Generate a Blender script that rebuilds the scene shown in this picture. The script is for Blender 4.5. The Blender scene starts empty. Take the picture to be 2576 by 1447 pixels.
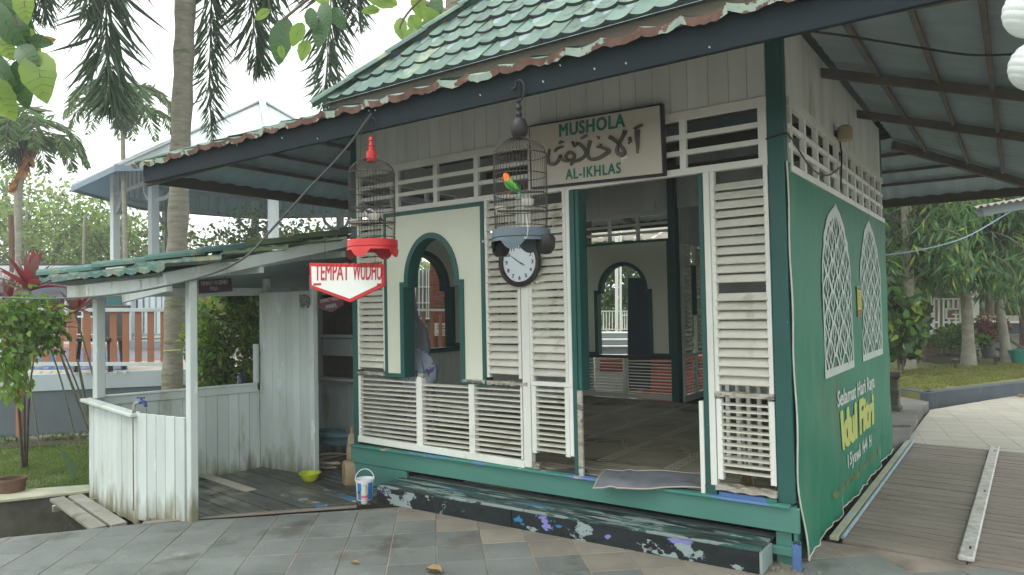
import bpy, bmesh, math, random
import numpy as np
from mathutils import Vector, Matrix
random.seed(7); rng=np.random.default_rng(7)
SC=bpy.context.scene; COL=SC.collection
R=math.radians
# ---------------------------------------------------------------- camera
CP=Vector((1.1392,-4.5243,1.5987)); YAW,PIT,ROL=-0.6193,0.0297,-0.0193
FPX=1785.85; PPX,PPY=-2.615,-3.351
_f=Vector((math.sin(YAW)*math.cos(PIT),math.cos(YAW)*math.cos(PIT),math.sin(PIT)))
_r=Vector((math.cos(YAW),-math.sin(YAW),0)); _u=_r.cross(_f)
CR=_r*math.cos(ROL)+_u*math.sin(ROL); CU=_u*math.cos(ROL)-_r*math.sin(ROL)
cd=bpy.data.cameras.new('camera'); cam=bpy.data.objects.new('camera',cd); COL.objects.link(cam)
cam.matrix_world=Matrix(((CR.x,CU.x,-_f.x,CP.x),(CR.y,CU.y,-_f.y,CP.y),(CR.z,CU.z,-_f.z,CP.z),(0,0,0,1)))
cd.sensor_fit='HORIZONTAL'; cd.sensor_width=36; cd.lens=36*FPX/2576
cd.shift_x=-PPX/2576; cd.shift_y=PPY/2576
cd.clip_start=.05; cd.clip_end=500; SC.camera=cam
# ---------------------------------------------------------------- sky, sun, exposure
W=bpy.data.worlds.new('World'); SC.world=W; W.use_nodes=True
nt=W.node_tree; N=nt.nodes; L=nt.links; N.clear()
out=N.new('ShaderNodeOutputWorld'); bg=N.new('ShaderNodeBackground'); bg.inputs[1].default_value=.15
sky=N.new('ShaderNodeTexSky'); sky.sky_type='NISHITA'; sky.sun_disc=False
SUN_EL,SUN_AZ=R(58),R(-150)
sky.sun_elevation=SUN_EL; sky.sun_rotation=SUN_AZ
mx=N.new('ShaderNodeMix'); mx.data_type='RGBA'; mx.inputs[0].default_value=.86
mx.inputs[7].default_value=(8.7,8.95,8.45,1)
L.new(sky.outputs[0],mx.inputs[6]); L.new(mx.outputs[2],bg.inputs[0]); L.new(bg.outputs[0],out.inputs[0])
sl=bpy.data.lights.new('sun','SUN'); sl.energy=1.0; sl.angle=R(25); sl.color=(1,.95,.86)
sun=bpy.data.objects.new('sun',sl); COL.objects.link(sun)
sd=Vector((math.sin(SUN_AZ)*math.cos(SUN_EL),math.cos(SUN_AZ)*math.cos(SUN_EL),math.sin(SUN_EL)))
sun.rotation_euler=sd.to_track_quat('Z','Y').to_euler()
SC.view_settings.view_transform='Standard'; SC.view_settings.look='None'
SC.view_settings.exposure=.76; SC.view_settings.gamma=1
# ---------------------------------------------------------------- picture point -> place
KS=4096/2576
def ray(u,v):
    return _f+CR*((u/KS-1288-PPX)/FPX)-CU*((v/KS-723.5-PPY)/FPX)
def az(u,v,z=0): d=ray(u,v); return CP+d*((z-CP.z)/d.z)
def ay(u,v,y=0): d=ray(u,v); return CP+d*((y-CP.y)/d.y)
def ax(u,v,x=0): d=ray(u,v); return CP+d*((x-CP.x)/d.x)
def ad(u,v,t): return CP+ray(u,v)*t
# ---------------------------------------------------------------- materials
MATS={}
def mat(name,c,c2=None,sc=6,rough=.7,bump=.15,bsc=None,spots=None,stretch=None,trans=0,isl=0,metal=0,emit=None,patches=None,spec=.35,detail=6,foot=None,var=(.93,1.06)):
    """c..c2 mixed by noise in world space; spots=(colour,scale,threshold) stains; patches=list of the same with hard edges"""
    if name in MATS: return MATS[name]
    m=bpy.data.materials.new(name); m.use_nodes=True; MATS[name]=m
    nt=m.node_tree; N=nt.nodes; L=nt.links; b=N['Principled BSDF']; o=N['Material Output']
    b.inputs['Roughness'].default_value=rough; b.inputs['Metallic'].default_value=metal
    b.inputs['Specular IOR Level'].default_value=spec
    g=N.new('ShaderNodeNewGeometry'); mp=N.new('ShaderNodeMapping'); L.new(g.outputs['Position'],mp.inputs[0])
    if stretch: mp.inputs['Scale'].default_value=stretch
    n=N.new('ShaderNodeTexNoise'); n.inputs['Scale'].default_value=sc; n.inputs['Detail'].default_value=detail; n.inputs['Roughness'].default_value=.62
    L.new(mp.outputs[0],n.inputs[0])
    mr=N.new('ShaderNodeMapRange'); mr.inputs[1].default_value=.32; mr.inputs[2].default_value=.68
    L.new(n.outputs[0],mr.inputs[0])
    def mix(a,bc,fac,ab=None):
        x=N.new('ShaderNodeMix'); x.data_type='RGBA'
        if isinstance(a,tuple): x.inputs[6].default_value=(*a,1)
        else: L.new(a,x.inputs[6])
        if isinstance(bc,tuple): x.inputs[7].default_value=(*bc,1)
        else: L.new(bc,x.inputs[7])
        L.new(fac,x.inputs[0]); return x.outputs[2]
    c2=c2 or tuple(v*.8 for v in c)
    col=mix(c,c2,mr.outputs[0])
    k=0
    for P,hard in ((spots or [],False),(patches or [],True)):
        for (pc,ps,th) in P:
            k+=1
            mp2=N.new('ShaderNodeMapping'); L.new(g.outputs['Position'],mp2.inputs[0]); mp2.inputs['Location'].default_value=(k*7.3,k*3.1,k*5.7)
            if stretch: mp2.inputs['Scale'].default_value=stretch
            n2=N.new('ShaderNodeTexNoise'); n2.inputs['Scale'].default_value=ps; n2.inputs['Detail'].default_value=8; n2.inputs['Roughness'].default_value=.6
            L.new(mp2.outputs[0],n2.inputs[0])
            m2=N.new('ShaderNodeMapRange'); w=.012 if hard else .12
            m2.inputs[1].default_value=th; m2.inputs[2].default_value=th+w; L.new(n2.outputs[0],m2.inputs[0])
            col=mix(col,pc,m2.outputs[0])
    if foot:   # splash dirt and algae near the ground: (colour, height, spread)
        sx=N.new('ShaderNodeSeparateXYZ'); L.new(g.outputs['Position'],sx.inputs[0])
        nf=N.new('ShaderNodeTexNoise'); nf.inputs['Scale'].default_value=7; nf.inputs['Detail'].default_value=8; mpf=N.new('ShaderNodeMapping'); mpf.inputs['Scale'].default_value=(1.6,1.6,.35); L.new(g.outputs['Position'],mpf.inputs[0]); L.new(mpf.outputs[0],nf.inputs[0])
        ma=N.new('ShaderNodeMath'); ma.operation='MULTIPLY_ADD'; ma.inputs[1].default_value=-1/foot[1]; ma.inputs[2].default_value=foot[2]; L.new(sx.outputs[2],ma.inputs[0])
        mb_=N.new('ShaderNodeMath'); mb_.operation='ADD'; L.new(ma.outputs[0],mb_.inputs[0]); L.new(nf.outputs[0],mb_.inputs[1])
        mf=N.new('ShaderNodeMapRange'); mf.inputs[1].default_value=.62; mf.inputs[2].default_value=.95; L.new(mb_.outputs[0],mf.inputs[0])
        col=mix(col,foot[0],mf.outputs[0])
    if isl:
        hv=N.new('ShaderNodeHueSaturation'); m3=N.new('ShaderNodeMapRange')
        m3.inputs[3].default_value=1-isl; m3.inputs[4].default_value=1+isl
        L.new(g.outputs['Random Per Island'],m3.inputs[0]); L.new(m3.outputs[0],hv.inputs['Value'])
        L.new(col,hv.inputs['Color'])
        m4=N.new('ShaderNodeMapRange'); m4.inputs[3].default_value=.5-.03; m4.inputs[4].default_value=.5+.02
        L.new(g.outputs['Random Per Island'],m4.inputs[0]); L.new(m4.outputs[0],hv.inputs['Hue'])
        col=hv.outputs[0]
    else:
        oi=N.new('ShaderNodeObjectInfo'); hv=N.new('ShaderNodeHueSaturation'); m3=N.new('ShaderNodeMapRange')
        m3.inputs[3].default_value=var[0]; m3.inputs[4].default_value=var[1]
        L.new(oi.outputs['Random'],m3.inputs[0]); L.new(m3.outputs[0],hv.inputs['Value']); L.new(col,hv.inputs['Color']); col=hv.outputs[0]
    L.new(col,b.inputs['Base Color'])
    if bump:
        bp=N.new('ShaderNodeBump'); bp.inputs['Strength'].default_value=bump; bp.inputs['Distance'].default_value=.01
        n3=N.new('ShaderNodeTexNoise'); n3.inputs['Scale'].default_value=bsc or sc*5; n3.inputs['Detail'].default_value=6
        L.new(mp.outputs[0],n3.inputs[0]); L.new(n3.outputs[0],bp.inputs['Height']); L.new(bp.outputs[0],b.inputs['Normal'])
    if trans:
        t=N.new('ShaderNodeBsdfTranslucent'); ms=N.new('ShaderNodeMixShader'); ms.inputs[0].default_value=trans
        hs=N.new('ShaderNodeHueSaturation'); hs.inputs['Value'].default_value=1.7; hs.inputs['Hue'].default_value=.485; L.new(col,hs.inputs['Color'])
        L.new(hs.outputs[0],t.inputs[0]); L.new(b.outputs[0],ms.inputs[1]); L.new(t.outputs[0],ms.inputs[2]); L.new(ms.outputs[0],o.inputs[0])
    if emit:
        b.inputs['Emission Color'].default_value=(*emit[0],1); b.inputs['Emission Strength'].default_value=emit[1]
    return m
GRIME=(.16,.15,.10)
WHITE=mat('aged_white_paint',(.76,.785,.735),(.66,.685,.64),3,.6,.1,spots=[((.38,.38,.30),2.2,.66)],patches=[((.30,.25,.19),9,.735)])
WHITEB=mat('board_white_paint',(.72,.76,.73),(.60,.65,.62),4,.6,.12,stretch=(1,1,.18),spots=[((.36,.37,.30),5,.60)])
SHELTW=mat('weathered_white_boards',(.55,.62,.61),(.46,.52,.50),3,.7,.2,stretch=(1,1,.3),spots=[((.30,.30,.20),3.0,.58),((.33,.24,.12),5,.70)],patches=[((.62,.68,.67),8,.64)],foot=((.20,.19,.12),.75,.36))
SLAT=mat('slat_paint',(.70,.70,.62),(.58,.58,.50),5,.7,.15,spots=[((.40,.38,.27),4,.60)])
GREEN=mat('green_trim_paint',(.020,.100,.088),(.016,.082,.072),3,.5,.1,patches=[((.30,.36,.34),22,.73)])
BASEG=mat('green_base_board_paint',(.080,.225,.185),(.060,.185,.150),2,.5,.12,stretch=(.4,.4,2),spots=[((.05,.16,.14),3,.66)],patches=[((.10,.22,.48),5,.72),((.30,.33,.30),26,.75)])
CREAM=mat('cream_panel_paint',(.70,.74,.62),(.64,.68,.56),2,.7,.04,patches=[((.35,.33,.25),40,.765)])
FASC=mat('fascia_dark_paint',(.017,.026,.031),(.012,.018,.022),2,.8,.1,spec=.12,spots=[((.07,.06,.035),3,.62)],stretch=(.3,.3,2))
BROWNF=mat('brown_weathered_wood',(.085,.075,.055),(.055,.048,.036),5,.85,.4,stretch=(.2,.2,2))
UNDER=mat('roof_sheet_underside',(.30,.375,.41),(.22,.28,.31),2.5,.65,.15,spots=[((.30,.36,.34),3,.62)])
RAFT=mat('rafter_wood',(.15,.135,.11),(.09,.08,.07),6,.85,.3)
TILE=mat('green_roof_tile_paint',(.160,.245,.205),(.115,.190,.170),1.3,.55,.15,spec=.25,spots=[((.26,.31,.22),3.2,.54),((.06,.085,.07),4,.58),((.10,.11,.07),1.1,.60)],var=(.8,1.15))
TILEE=mat('tile_dark_edge',(.035,.055,.045),(.02,.03,.025),9,.7,.3)
RUST=mat('rusty_tile_edge',(.19,.11,.085),(.11,.065,.05),9,.85,.3,patches=[((.33,.42,.36),7,.53)])
SHTILE=mat('shelter_tile_paint',(.060,.155,.130),(.042,.115,.10),2,.5,.15,spots=[((.20,.20,.12),2.4,.53),((.30,.38,.36),9,.60)])
MOSST=mat('mossy_ridge_tile',(.13,.17,.09),(.08,.11,.055),5,.8,.3)
STEP=mat('peeling_step_paint',(.006,.009,.012),(.012,.02,.02),4,.55,.3,patches=[((.23,.29,.29),2.8,.535),((.006,.009,.012),6.0,.56),((.18,.18,.44),3.1,.60),((.006,.009,.012),7,.60),((.02,.16,.34),4.0,.66)],stretch=(1,1,1.6))
STEPT=mat('peeling_step_tread',(.03,.05,.05),(.07,.10,.095),5,.6,.3,stretch=(.5,3,1),patches=[((.20,.26,.25),3.2,.49),((.03,.09,.08),5,.53),((.05,.17,.33),2.2,.60),((.02,.03,.03),6,.54)])
STONE=mat('grey_paving_stone',(.170,.190,.184),(.118,.132,.127),2.0,.72,.35,bsc=60,var=(.86,1.12),spots=[((.085,.09,.078),2.4,.55),((.23,.235,.215),5,.62),((.15,.13,.105),1.6,.64)])
STONET=mat('tan_paving_stone',(.235,.22,.185),(.165,.155,.13),3,.8,.25,bsc=60,var=(.85,1.12),spots=[((.17,.16,.12),4,.6)])
STONEF=mat('far_tan_paving',(.36,.345,.30),(.31,.30,.26),1.2,.8,.2,bsc=60,var=(.96,1.03),spots=[((.29,.28,.24),.8,.55)])
GROUT=mat('mortar_joint',(.36,.30,.25),(.10,.09,.075),2.2,.9,.2)
CONC=mat('mossy_concrete',(.11,.105,.08),(.04,.04,.03),3.5,.9,.5,spots=[((.05,.08,.03),5,.58),((.20,.18,.13),4,.62)])
CONCT=mat('painted_kerb_top',(.42,.42,.30),(.28,.29,.22),4,.8,.3,spots=[((.30,.42,.44),3,.55)])
DECK=mat('wet_deck_wood',(.10,.11,.095),(.04,.045,.04),3,.40,.35,spots=[((.22,.22,.19),2.4,.56)])
DECKB=mat('blue_flaked_deck_wood',(.10,.11,.10),(.06,.065,.06),4,.5,.3,patches=[((.06,.17,.31),2.6,.495),((.11,.12,.11),8,.51),((.36,.36,.28),8,.60),((.05,.055,.05),9,.62)])
DECKL=mat('new_pale_deck_wood',(.42,.40,.33),(.33,.31,.25),8,.7,.2)
RAMPW=mat('ramp_plank_wood',(.235,.205,.175),(.15,.13,.11),3,.75,.35,stretch=(1,8,1),spots=[((.09,.085,.08),3,.62)])
PIPE=mat('flaked_metal_rail',(.50,.52,.50),(.28,.25,.22),14,.5,.3,spots=[((.20,.30,.34),10,.62)],metal=.2)
SOIL=mat('dark_soil',(.055,.045,.03),(.03,.025,.018),3,.95,.6,spots=[((.06,.08,.03),2,.55)])
LAWN=mat('lawn_ground',(.085,.13,.035),(.05,.075,.025),3,.95,.6,spots=[((.10,.085,.05),1.6,.60)])
LAWNR=mat('lawn_ground_dry',(.16,.17,.06),(.10,.10,.045),2.5,.95,.6,spots=[((.17,.14,.09),1.2,.56)])
BARK=mat('palm_bark',(.27,.25,.20),(.16,.15,.12),6,.9,.6,stretch=(1,1,4),spots=[((.10,.13,.06),3,.56),((.36,.36,.32),8,.62)])
BARKP=mat('pale_bark',(.33,.32,.25),(.20,.19,.15),4,.9,.5,stretch=(1,1,2),spots=[((.13,.15,.08),4,.62),((.20,.13,.08),5,.68)])
TWIG=mat('twig_bark',(.16,.13,.10),(.09,.075,.06),8,.9,.4)
def leafm(n,c,c2,t=.35,i=.35,rough=.45): return mat(n,c,c2,2.5,rough,0,trans=t,isl=i,spec=.5)
LF_D=leafm('dark_leaf',(.035,.085,.02),(.02,.055,.015)); LF_M=leafm('mid_leaf',(.07,.15,.025),(.045,.10,.02))
LF_B=leafm('bright_leaf',(.17,.30,.045),(.10,.20,.03),.45); LF_Y=leafm('yellow_green_leaf',(.26,.34,.05),(.15,.25,.04),.5)
LF_P=leafm('palm_leaflet',(.07,.13,.06),(.045,.09,.045),.4); LF_W=leafm('willowy_leaf',(.075,.165,.05),(.05,.12,.04),.42)
LF_R=leafm('red_leaf',(.27,.04,.035),(.08,.018,.02),.3); LF_O=leafm('orange_dry_leaf',(.50,.28,.08),(.30,.14,.03),.4)
LF_PK=leafm('pinkish_brown_leaf',(.22,.11,.09),(.14,.07,.06),.3)
LF_F=leafm('far_leaf',(.19,.27,.07),(.13,.20,.055),.5)
GRASS=leafm('grass_blade',(.13,.20,.04),(.08,.13,.03),.4)
BLACK=mat('black_metal',(.012,.013,.014),(.02,.02,.02),8,.5,0); WIRE=mat('cage_wire',(.045,.035,.03),(.03,.025,.02),8,.5,0)
RED=mat('red_plastic',(.55,.03,.03),(.45,.025,.03),4,.35,0); REDP=mat('red_sign_paint',(.50,.02,.025),(.42,.02,.025),6,.5,0)
SIGNW=mat('sign_white',(.72,.75,.72),(.66,.69,.66),4,.5,0,patches=[((.30,.30,.28),22,.735)])
SIGNB=mat('sign_beige',(.56,.53,.46),(.50,.47,.41),2,.6,.03); SGREEN=mat('sign_green_letter',(.01,.19,.12),(.008,.16,.10),4,.5,0)
BRASS=mat('tarnished_letter',(.14,.13,.10),(.08,.075,.06),7,.4,.1,metal=.5)
PURP=mat('dark_purple_sign',(.055,.02,.04),(.045,.018,.035),4,.5,0); PURPL=mat('sign_pale_letter',(.40,.36,.38),(.35,.32,.34),6,.6,0)
GREYP=mat('blue_grey_plastic',(.08,.115,.14),(.065,.095,.12),4,.4,0); CUP=mat('milky_cup',(.62,.62,.56),(.55,.55,.5),6,.4,0,trans=.2)
# ---------------------------------------------------------------- helpers
def tag(o,label=None,cat=None,group=None,kind=None):
    if label: o['label']=label
    if cat: o['category']=cat
    if group: o['group']=group
    if kind: o['kind']=kind
    return o
def thing(name,label,cat,loc=(0,0,0),group=None,kind=None):
    o=bpy.data.objects.new(name,None); COL.objects.link(o); o.location=loc; o.empty_display_size=.1
    return tag(o,label,cat,group,kind)
def wloc(o):
    v=Vector((0,0,0))
    while o is not None: v+=Vector(o.location); o=o.parent
    return v
class MB:
    def __init__(s): s.v=[];s.f=[];s.m=[]
    def add(s,vs,fs,mi=0):
        n=len(s.v); s.v.extend([tuple(v) for v in vs]); s.f.extend([tuple(i+n for i in f) for f in fs]); s.m.extend([mi]*len(fs)); return s
    def hexa(s,c,mi=0):  # 8 corners: bottom 4 ccw, top 4 ccw
        return s.add(c,[(3,2,1,0),(4,5,6,7),(0,1,5,4),(1,2,6,5),(2,3,7,6),(3,0,4,7)],mi)
    def box(s,x0,x1,y0,y1,z0,z1,mi=0):
        return s.hexa([(x0,y0,z0),(x1,y0,z0),(x1,y1,z0),(x0,y1,z0),(x0,y0,z1),(x1,y0,z1),(x1,y1,z1),(x0,y1,z1)],mi)
    def beam(s,a,b,w,h,up=(0,0,1),mi=0,top=False):
        a=Vector(a);b=Vector(b);d=(b-a).normalized();up=Vector(up)
        sd=d.cross(up)
        if sd.length<1e-5: sd=d.cross(Vector((1,0,0)))
        sd.normalize(); u=sd.cross(d).normalized()
        c=[]
        lo,hi=(-h,0) if top else (-h/2,h/2)
        for p in (a,b):
            c.append([p-sd*w/2+u*lo,p+sd*w/2+u*lo,p+sd*w/2+u*hi,p-sd*w/2+u*hi])
        A,B=c
        return s.add(A+B,[(0,1,2,3),(7,6,5,4),(0,4,5,1),(1,5,6,2),(2,6,7,3),(3,7,4,0)],mi)
    def tube(s,pts,r,n=8,mi=0,cap=True):
        pts=[Vector(p) for p in pts]; rs=r if isinstance(r,(list,tuple)) else [r]*len(pts)
        vs=[];prev=None
        for i,p in enumerate(pts):
            d=(pts[min(i+1,len(pts)-1)]-pts[max(i-1,0)]).normalized()
            if prev is None:
                prev=d.cross(Vector((0,0,1)))
                if prev.length<1e-3: prev=Vector((1,0,0))
            prev=(prev-d*prev.dot(d)).normalized(); q=d.cross(prev)
            for k in range(n):
                a=2*math.pi*k/n; vs.append(p+(prev*math.cos(a)+q*math.sin(a))*rs[i])
        fs=[]
        for i in range(len(pts)-1):
            for k in range(n): fs.append((i*n+k,i*n+(k+1)%n,(i+1)*n+(k+1)%n,(i+1)*n+k))
        if cap: fs.append(tuple(range(n-1,-1,-1))); fs.append(tuple((len(pts)-1)*n+k for k in range(n)))
        return s.add(vs,fs,mi)
    def lathe(s,prof,c=(0,0,0),n=24,mi=0,a0=0,a1=2*math.pi,wob=None):
        c=Vector(c);vs=[];full=abs(a1-a0-2*math.pi)<1e-6;m=n if full else n+1
        for (r,z) in prof:
            for k in range(m):
                a=a0+(a1-a0)*k/n; rr=r*(wob(a) if wob else 1); vs.append(c+Vector((rr*math.cos(a),rr*math.sin(a),z)))
        fs=[]
        for i in range(len(prof)-1):
            for k in range(n):
                k2=(k+1)%m; fs.append((i*m+k,i*m+k2,(i+1)*m+k2,(i+1)*m+k))
        return s.add(vs,fs,mi)
    def prism(s,poly,T,d0,d1,mi=0):
        """poly: 2D outline (s,z); T(s,d,z)->world"""
        n=len(poly); vs=[T(a,d0,b) for a,b in poly]+[T(a,d1,b) for a,b in poly]
        fs=[tuple(range(n-1,-1,-1)),tuple(range(n,2*n))]+[(i,(i+1)%n,n+(i+1)%n,n+i) for i in range(n)]
        return s.add(vs,fs,mi)
    def mesh(s,name,mats,org=(0,0,0),smooth=False):
        me=bpy.data.meshes.new(name); ox,oy,oz=org
        me.from_pydata([(a-ox,b-oy,c-oz) for a,b,c in s.v],[],s.f)
        for m in (mats if isinstance(mats,(list,tuple)) else [mats]): me.materials.append(m)
        me.polygons.foreach_set('material_index',s.m)
        if smooth: me.polygons.foreach_set('use_smooth',[True]*len(s.f))
        me.update(); return me
    def build(s,name,mats,parent=None,smooth=False,bevel=0,**tg):
        org=wloc(parent) if parent else Vector((0,0,0))
        loc=None
        if not parent:
            a=np.array(s.v); c=(a.min(0)+a.max(0))/2; loc=Vector((c[0],c[1],a[:,2].min())); org=loc
        me=s.mesh(name,mats,org,smooth); o=bpy.data.objects.new(name,me); COL.objects.link(o)
        if parent: o.parent=parent
        else: o.location=loc
        if smooth:
            try: me.set_sharp_from_angle(angle=R(40))
            except Exception: pass
        if bevel:
            md=o.modifiers.new('bevel','BEVEL'); md.width=bevel; md.segments=1; md.limit_method='ANGLE'
        return tag(o,**tg) if tg else o
def inst(name,me,parent,loc,rot=(0,0,0),scale=(1,1,1),matrix=None):
    o=bpy.data.objects.new(name,me); COL.objects.link(o)
    if parent: o.parent=parent; base=wloc(parent)
    else: base=Vector((0,0,0))
    if matrix is not None:
        M=matrix.copy(); M.translation=M.translation-base; o.matrix_local=M
    else:
        o.location=Vector(loc)-base; o.rotation_euler=rot; o.scale=scale
    return o
def box(name,m,parent,*b,bevel=.002,**k): return MB().box(*b).build(name,m,parent,bevel=bevel,**k)
def beam(name,m,parent,a,b,w,h,bevel=.002,top=False,**k): return MB().beam(a,b,w,h,top=top).build(name,m,parent,bevel=bevel,**k)
def tube(name,m,parent,pts,r,n=8,**k): return MB().tube(pts,r,n).build(name,m,parent,smooth=True,**k)
def smoothpath(pts,n=6):
    P=[Vector(p) for p in pts]; P=[P[0]*2-P[1]]+P+[P[-1]*2-P[-2]]; o=[]
    for i in range(1,len(P)-2):
        a,b,c,d=P[i-1:i+3]
        for k in range(n):
            t=k/n; o.append(.5*((2*b)+(c-a)*t+(2*a-5*b+4*c-d)*t*t+(3*b-a-3*c+d)*t**3))
    o.append(P[-2]); return o
def textmesh(s,bold=0,ext=0,align='LEFT',spacing=1):
    c=bpy.data.curves.new('lettering','FONT'); c.body=s; c.size=1; c.offset=bold; c.extrude=ext; c.resolution_u=3; c.space_character=spacing
    o=bpy.data.objects.new('t',c); COL.objects.link(o)
    dg=bpy.context.evaluated_depsgraph_get(); dg.update(); me=bpy.data.meshes.new_from_object(o.evaluated_get(dg))
    bpy.data.objects.remove(o); bpy.data.curves.remove(c); return me
def fatten(me,b):
    """bold lettering: the glyphs laid over themselves, each copy nudged sideways"""
    if b<=0: return me
    vs=[tuple(v.co) for v in me.vertices]; fs=[tuple(p.vertices) for p in me.polygons]; V=[];F=[]
    for k,(dx,dy) in enumerate(((0,0),(b,0),(-b,0),(0,b*.6),(0,-b*.6),(b*.7,b*.5),(-b*.7,-b*.5),(b*.7,-b*.5),(-b*.7,b*.5))):
        n=len(V); V+=[(x+dx,y+dy,k) for x,y,z in vs]; F+=[tuple(i+n for i in f) for f in fs]
    bpy.data.meshes.remove(me); o=bpy.data.meshes.new('lettering'); o.from_pydata(V,[],F); return o
def text(s,m,parent,p0,p1,h,up=(0,0,1),bold=.02,off=.002,name='lettering',ext=0,spacing=1,ref=None,bend=None,**k):
    """lettering whose bounding box runs p0->p1 (baseline) with capital height h"""
    me=fatten(textmesh(s,0,0,spacing=spacing),bold); co=np.zeros(len(me.vertices)*3); me.vertices.foreach_get('co',co); co=co.reshape(-1,3)
    x0,x1=co[:,0].min(),co[:,0].max(); capm=.73
    p0=Vector(p0);p1=Vector(p1); d=(p1-p0); wdt=d.length; d.normalize(); up=Vector(up); up=(up-d*up.dot(d)).normalized(); nn=d.cross(up).normalized()
    org=wloc(parent)
    res=[]
    for x,y,z in co:
        q=p0+d*((x-x0)/(x1-x0)*wdt)+up*(y/capm*h)+nn*(off+z*.00012)
        if bend: q=bend(q)
        res.append(q-org)
    me.vertices.foreach_set('co',[c for q in res for c in q]); me.materials.clear(); me.materials.append(m); me.update()
    o=bpy.data.objects.new(name,me); COL.objects.link(o); o.parent=parent; return tag(o,**k) if k else o
def clip(poly,a,b):
    """keep the part of a 2D polygon on the right of a->b"""
    o=[]
    def sd(p): return -((b[0]-a[0])*(p[1]-a[1])-(b[1]-a[1])*(p[0]-a[0]))
    for i in range(len(poly)):
        p,q=poly[i],poly[(i+1)%len(poly)]; s,t=sd(p),sd(q)
        if s>=0: o.append(p)
        if (s>0 and t<0) or (s<0 and t>0):
            r=s/(s-t); o.append((p[0]+(q[0]-p[0])*r,p[1]+(q[1]-p[1])*r))
    return o
def slab(mb,poly,z0,z1,mi=0):
    return mb.prism(poly,lambda s,d,z:(s,z,d),z0,z1,mi)
def area(p): return abs(sum(p[i][0]*p[(i+1)%len(p)][1]-p[(i+1)%len(p)][0]*p[i][1] for i in range(len(p))))/2
# leaves -----------------------------------------------------------------
def leaves(mb_list,P,D,Lg,Wd,mi=0,shape='rh',U=None):
    """numpy leaf cards: P base points, D directions, lengths, widths; folded along the midrib"""
    P=np.asarray(P,float);D=np.asarray(D,float);D/=np.linalg.norm(D,axis=1,keepdims=True)+1e-9
    n=len(P); r=rng.normal(size=(n,3)) if U is None else np.asarray(U,float)
    S=np.cross(D,r); S/=np.linalg.norm(S,axis=1,keepdims=True)+1e-9; Nn=np.cross(S,D)
    Lg=np.broadcast_to(np.asarray(Lg,float),(n,))[:,None]; Wd=np.broadcast_to(np.asarray(Wd,float),(n,))[:,None]
    if shape=='rh':
        V=np.stack([P,P+D*Lg*.45+S*Wd*.5+Nn*Wd*.12,P+D*Lg-Nn*Lg*.12,P+D*Lg*.45-S*Wd*.5+Nn*Wd*.12],1).reshape(-1,3)
        b=(np.arange(n)*4)[:,None]; F=np.concatenate([b+[0,1,2],b+[0,2,3]],0)
    else: # rounder leaf, six rim points
        V=np.stack([P,P+D*Lg*.25+S*Wd*.40+Nn*Wd*.08,P+D*Lg*.6+S*Wd*.5+Nn*Wd*.06,P+D*Lg-Nn*Lg*.15,P+D*Lg*.6-S*Wd*.5+Nn*Wd*.06,P+D*Lg*.25-S*Wd*.40+Nn*Wd*.08,P+D*Lg*.5-Nn*Wd*.05],1).reshape(-1,3)
        b=(np.arange(n)*7)[:,None]; F=np.concatenate([b+[i,(i+1)%6,6] for i in range(6)],0)
    mb_list.append((V,F,mi))
def leafobj(name,parts,mats,parent=None,smooth=False,**k):
    Vs=[];Fs=[];M=[];n=0
    for V,F,mi in parts:
        Vs.append(V);Fs.append(F+n);M.append(np.full(len(F),mi));n+=len(V)
    V=np.concatenate(Vs);F=np.concatenate(Fs);M=np.concatenate(M)
    org=np.array(wloc(parent)) if parent else np.array([(V[:,0].min()+V[:,0].max())/2,(V[:,1].min()+V[:,1].max())/2,V[:,2].min()])
    V=V-org
    me=bpy.data.meshes.new(name); me.vertices.add(len(V)); me.vertices.foreach_set('co',V.ravel())
    me.loops.add(F.size); me.loops.foreach_set('vertex_index',F.ravel().astype(np.int32))
    me.polygons.add(len(F)); me.polygons.foreach_set('loop_start',np.arange(0,F.size,3,dtype=np.int32)); me.polygons.foreach_set('loop_total',np.full(len(F),3,np.int32))
    for m in (mats if isinstance(mats,(list,tuple)) else [mats]): me.materials.append(m)
    me.polygons.foreach_set('material_index',M.astype(np.int32)); me.update(calc_edges=True); me.validate()
    o=bpy.data.objects.new(name,me); COL.objects.link(o)
    if parent: o.parent=parent
    else: o.location=org
    return tag(o,**k) if k else o
def blobpts(n,c,r,clumps=0,cr=.35):
    c=np.array(c,float); r=np.array(r,float)
    if clumps:
        d=rng.normal(size=(clumps,3)); d/=np.linalg.norm(d,axis=1,keepdims=True); cc=c+d*r*(rng.uniform(.35,1,(clumps,1)))**.6
        k=rng.integers(0,clumps,n); q=rng.normal(size=(n,3)); q/=np.linalg.norm(q,axis=1,keepdims=True)
        P=cc[k]+q*r*cr*rng.uniform(.2,1,(n,1)); return P,P-cc[k]
    d=rng.normal(size=(n,3)); d/=np.linalg.norm(d,axis=1,keepdims=True); P=c+d*r*rng.uniform(.3,1,(n,1)); return P,P-c
# ================================================================ GROUND
W_,D_=3.88,3.95
def gnd(name,poly,z0,z1,m): 
    b=MB(); slab(b,poly,z0,z1); return b.build(name,m,kind='structure')
gnd('ground',[(-150,-60),(90,-60),(90,170),(-150,170)],-.9,-.5,SOIL)
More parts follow.
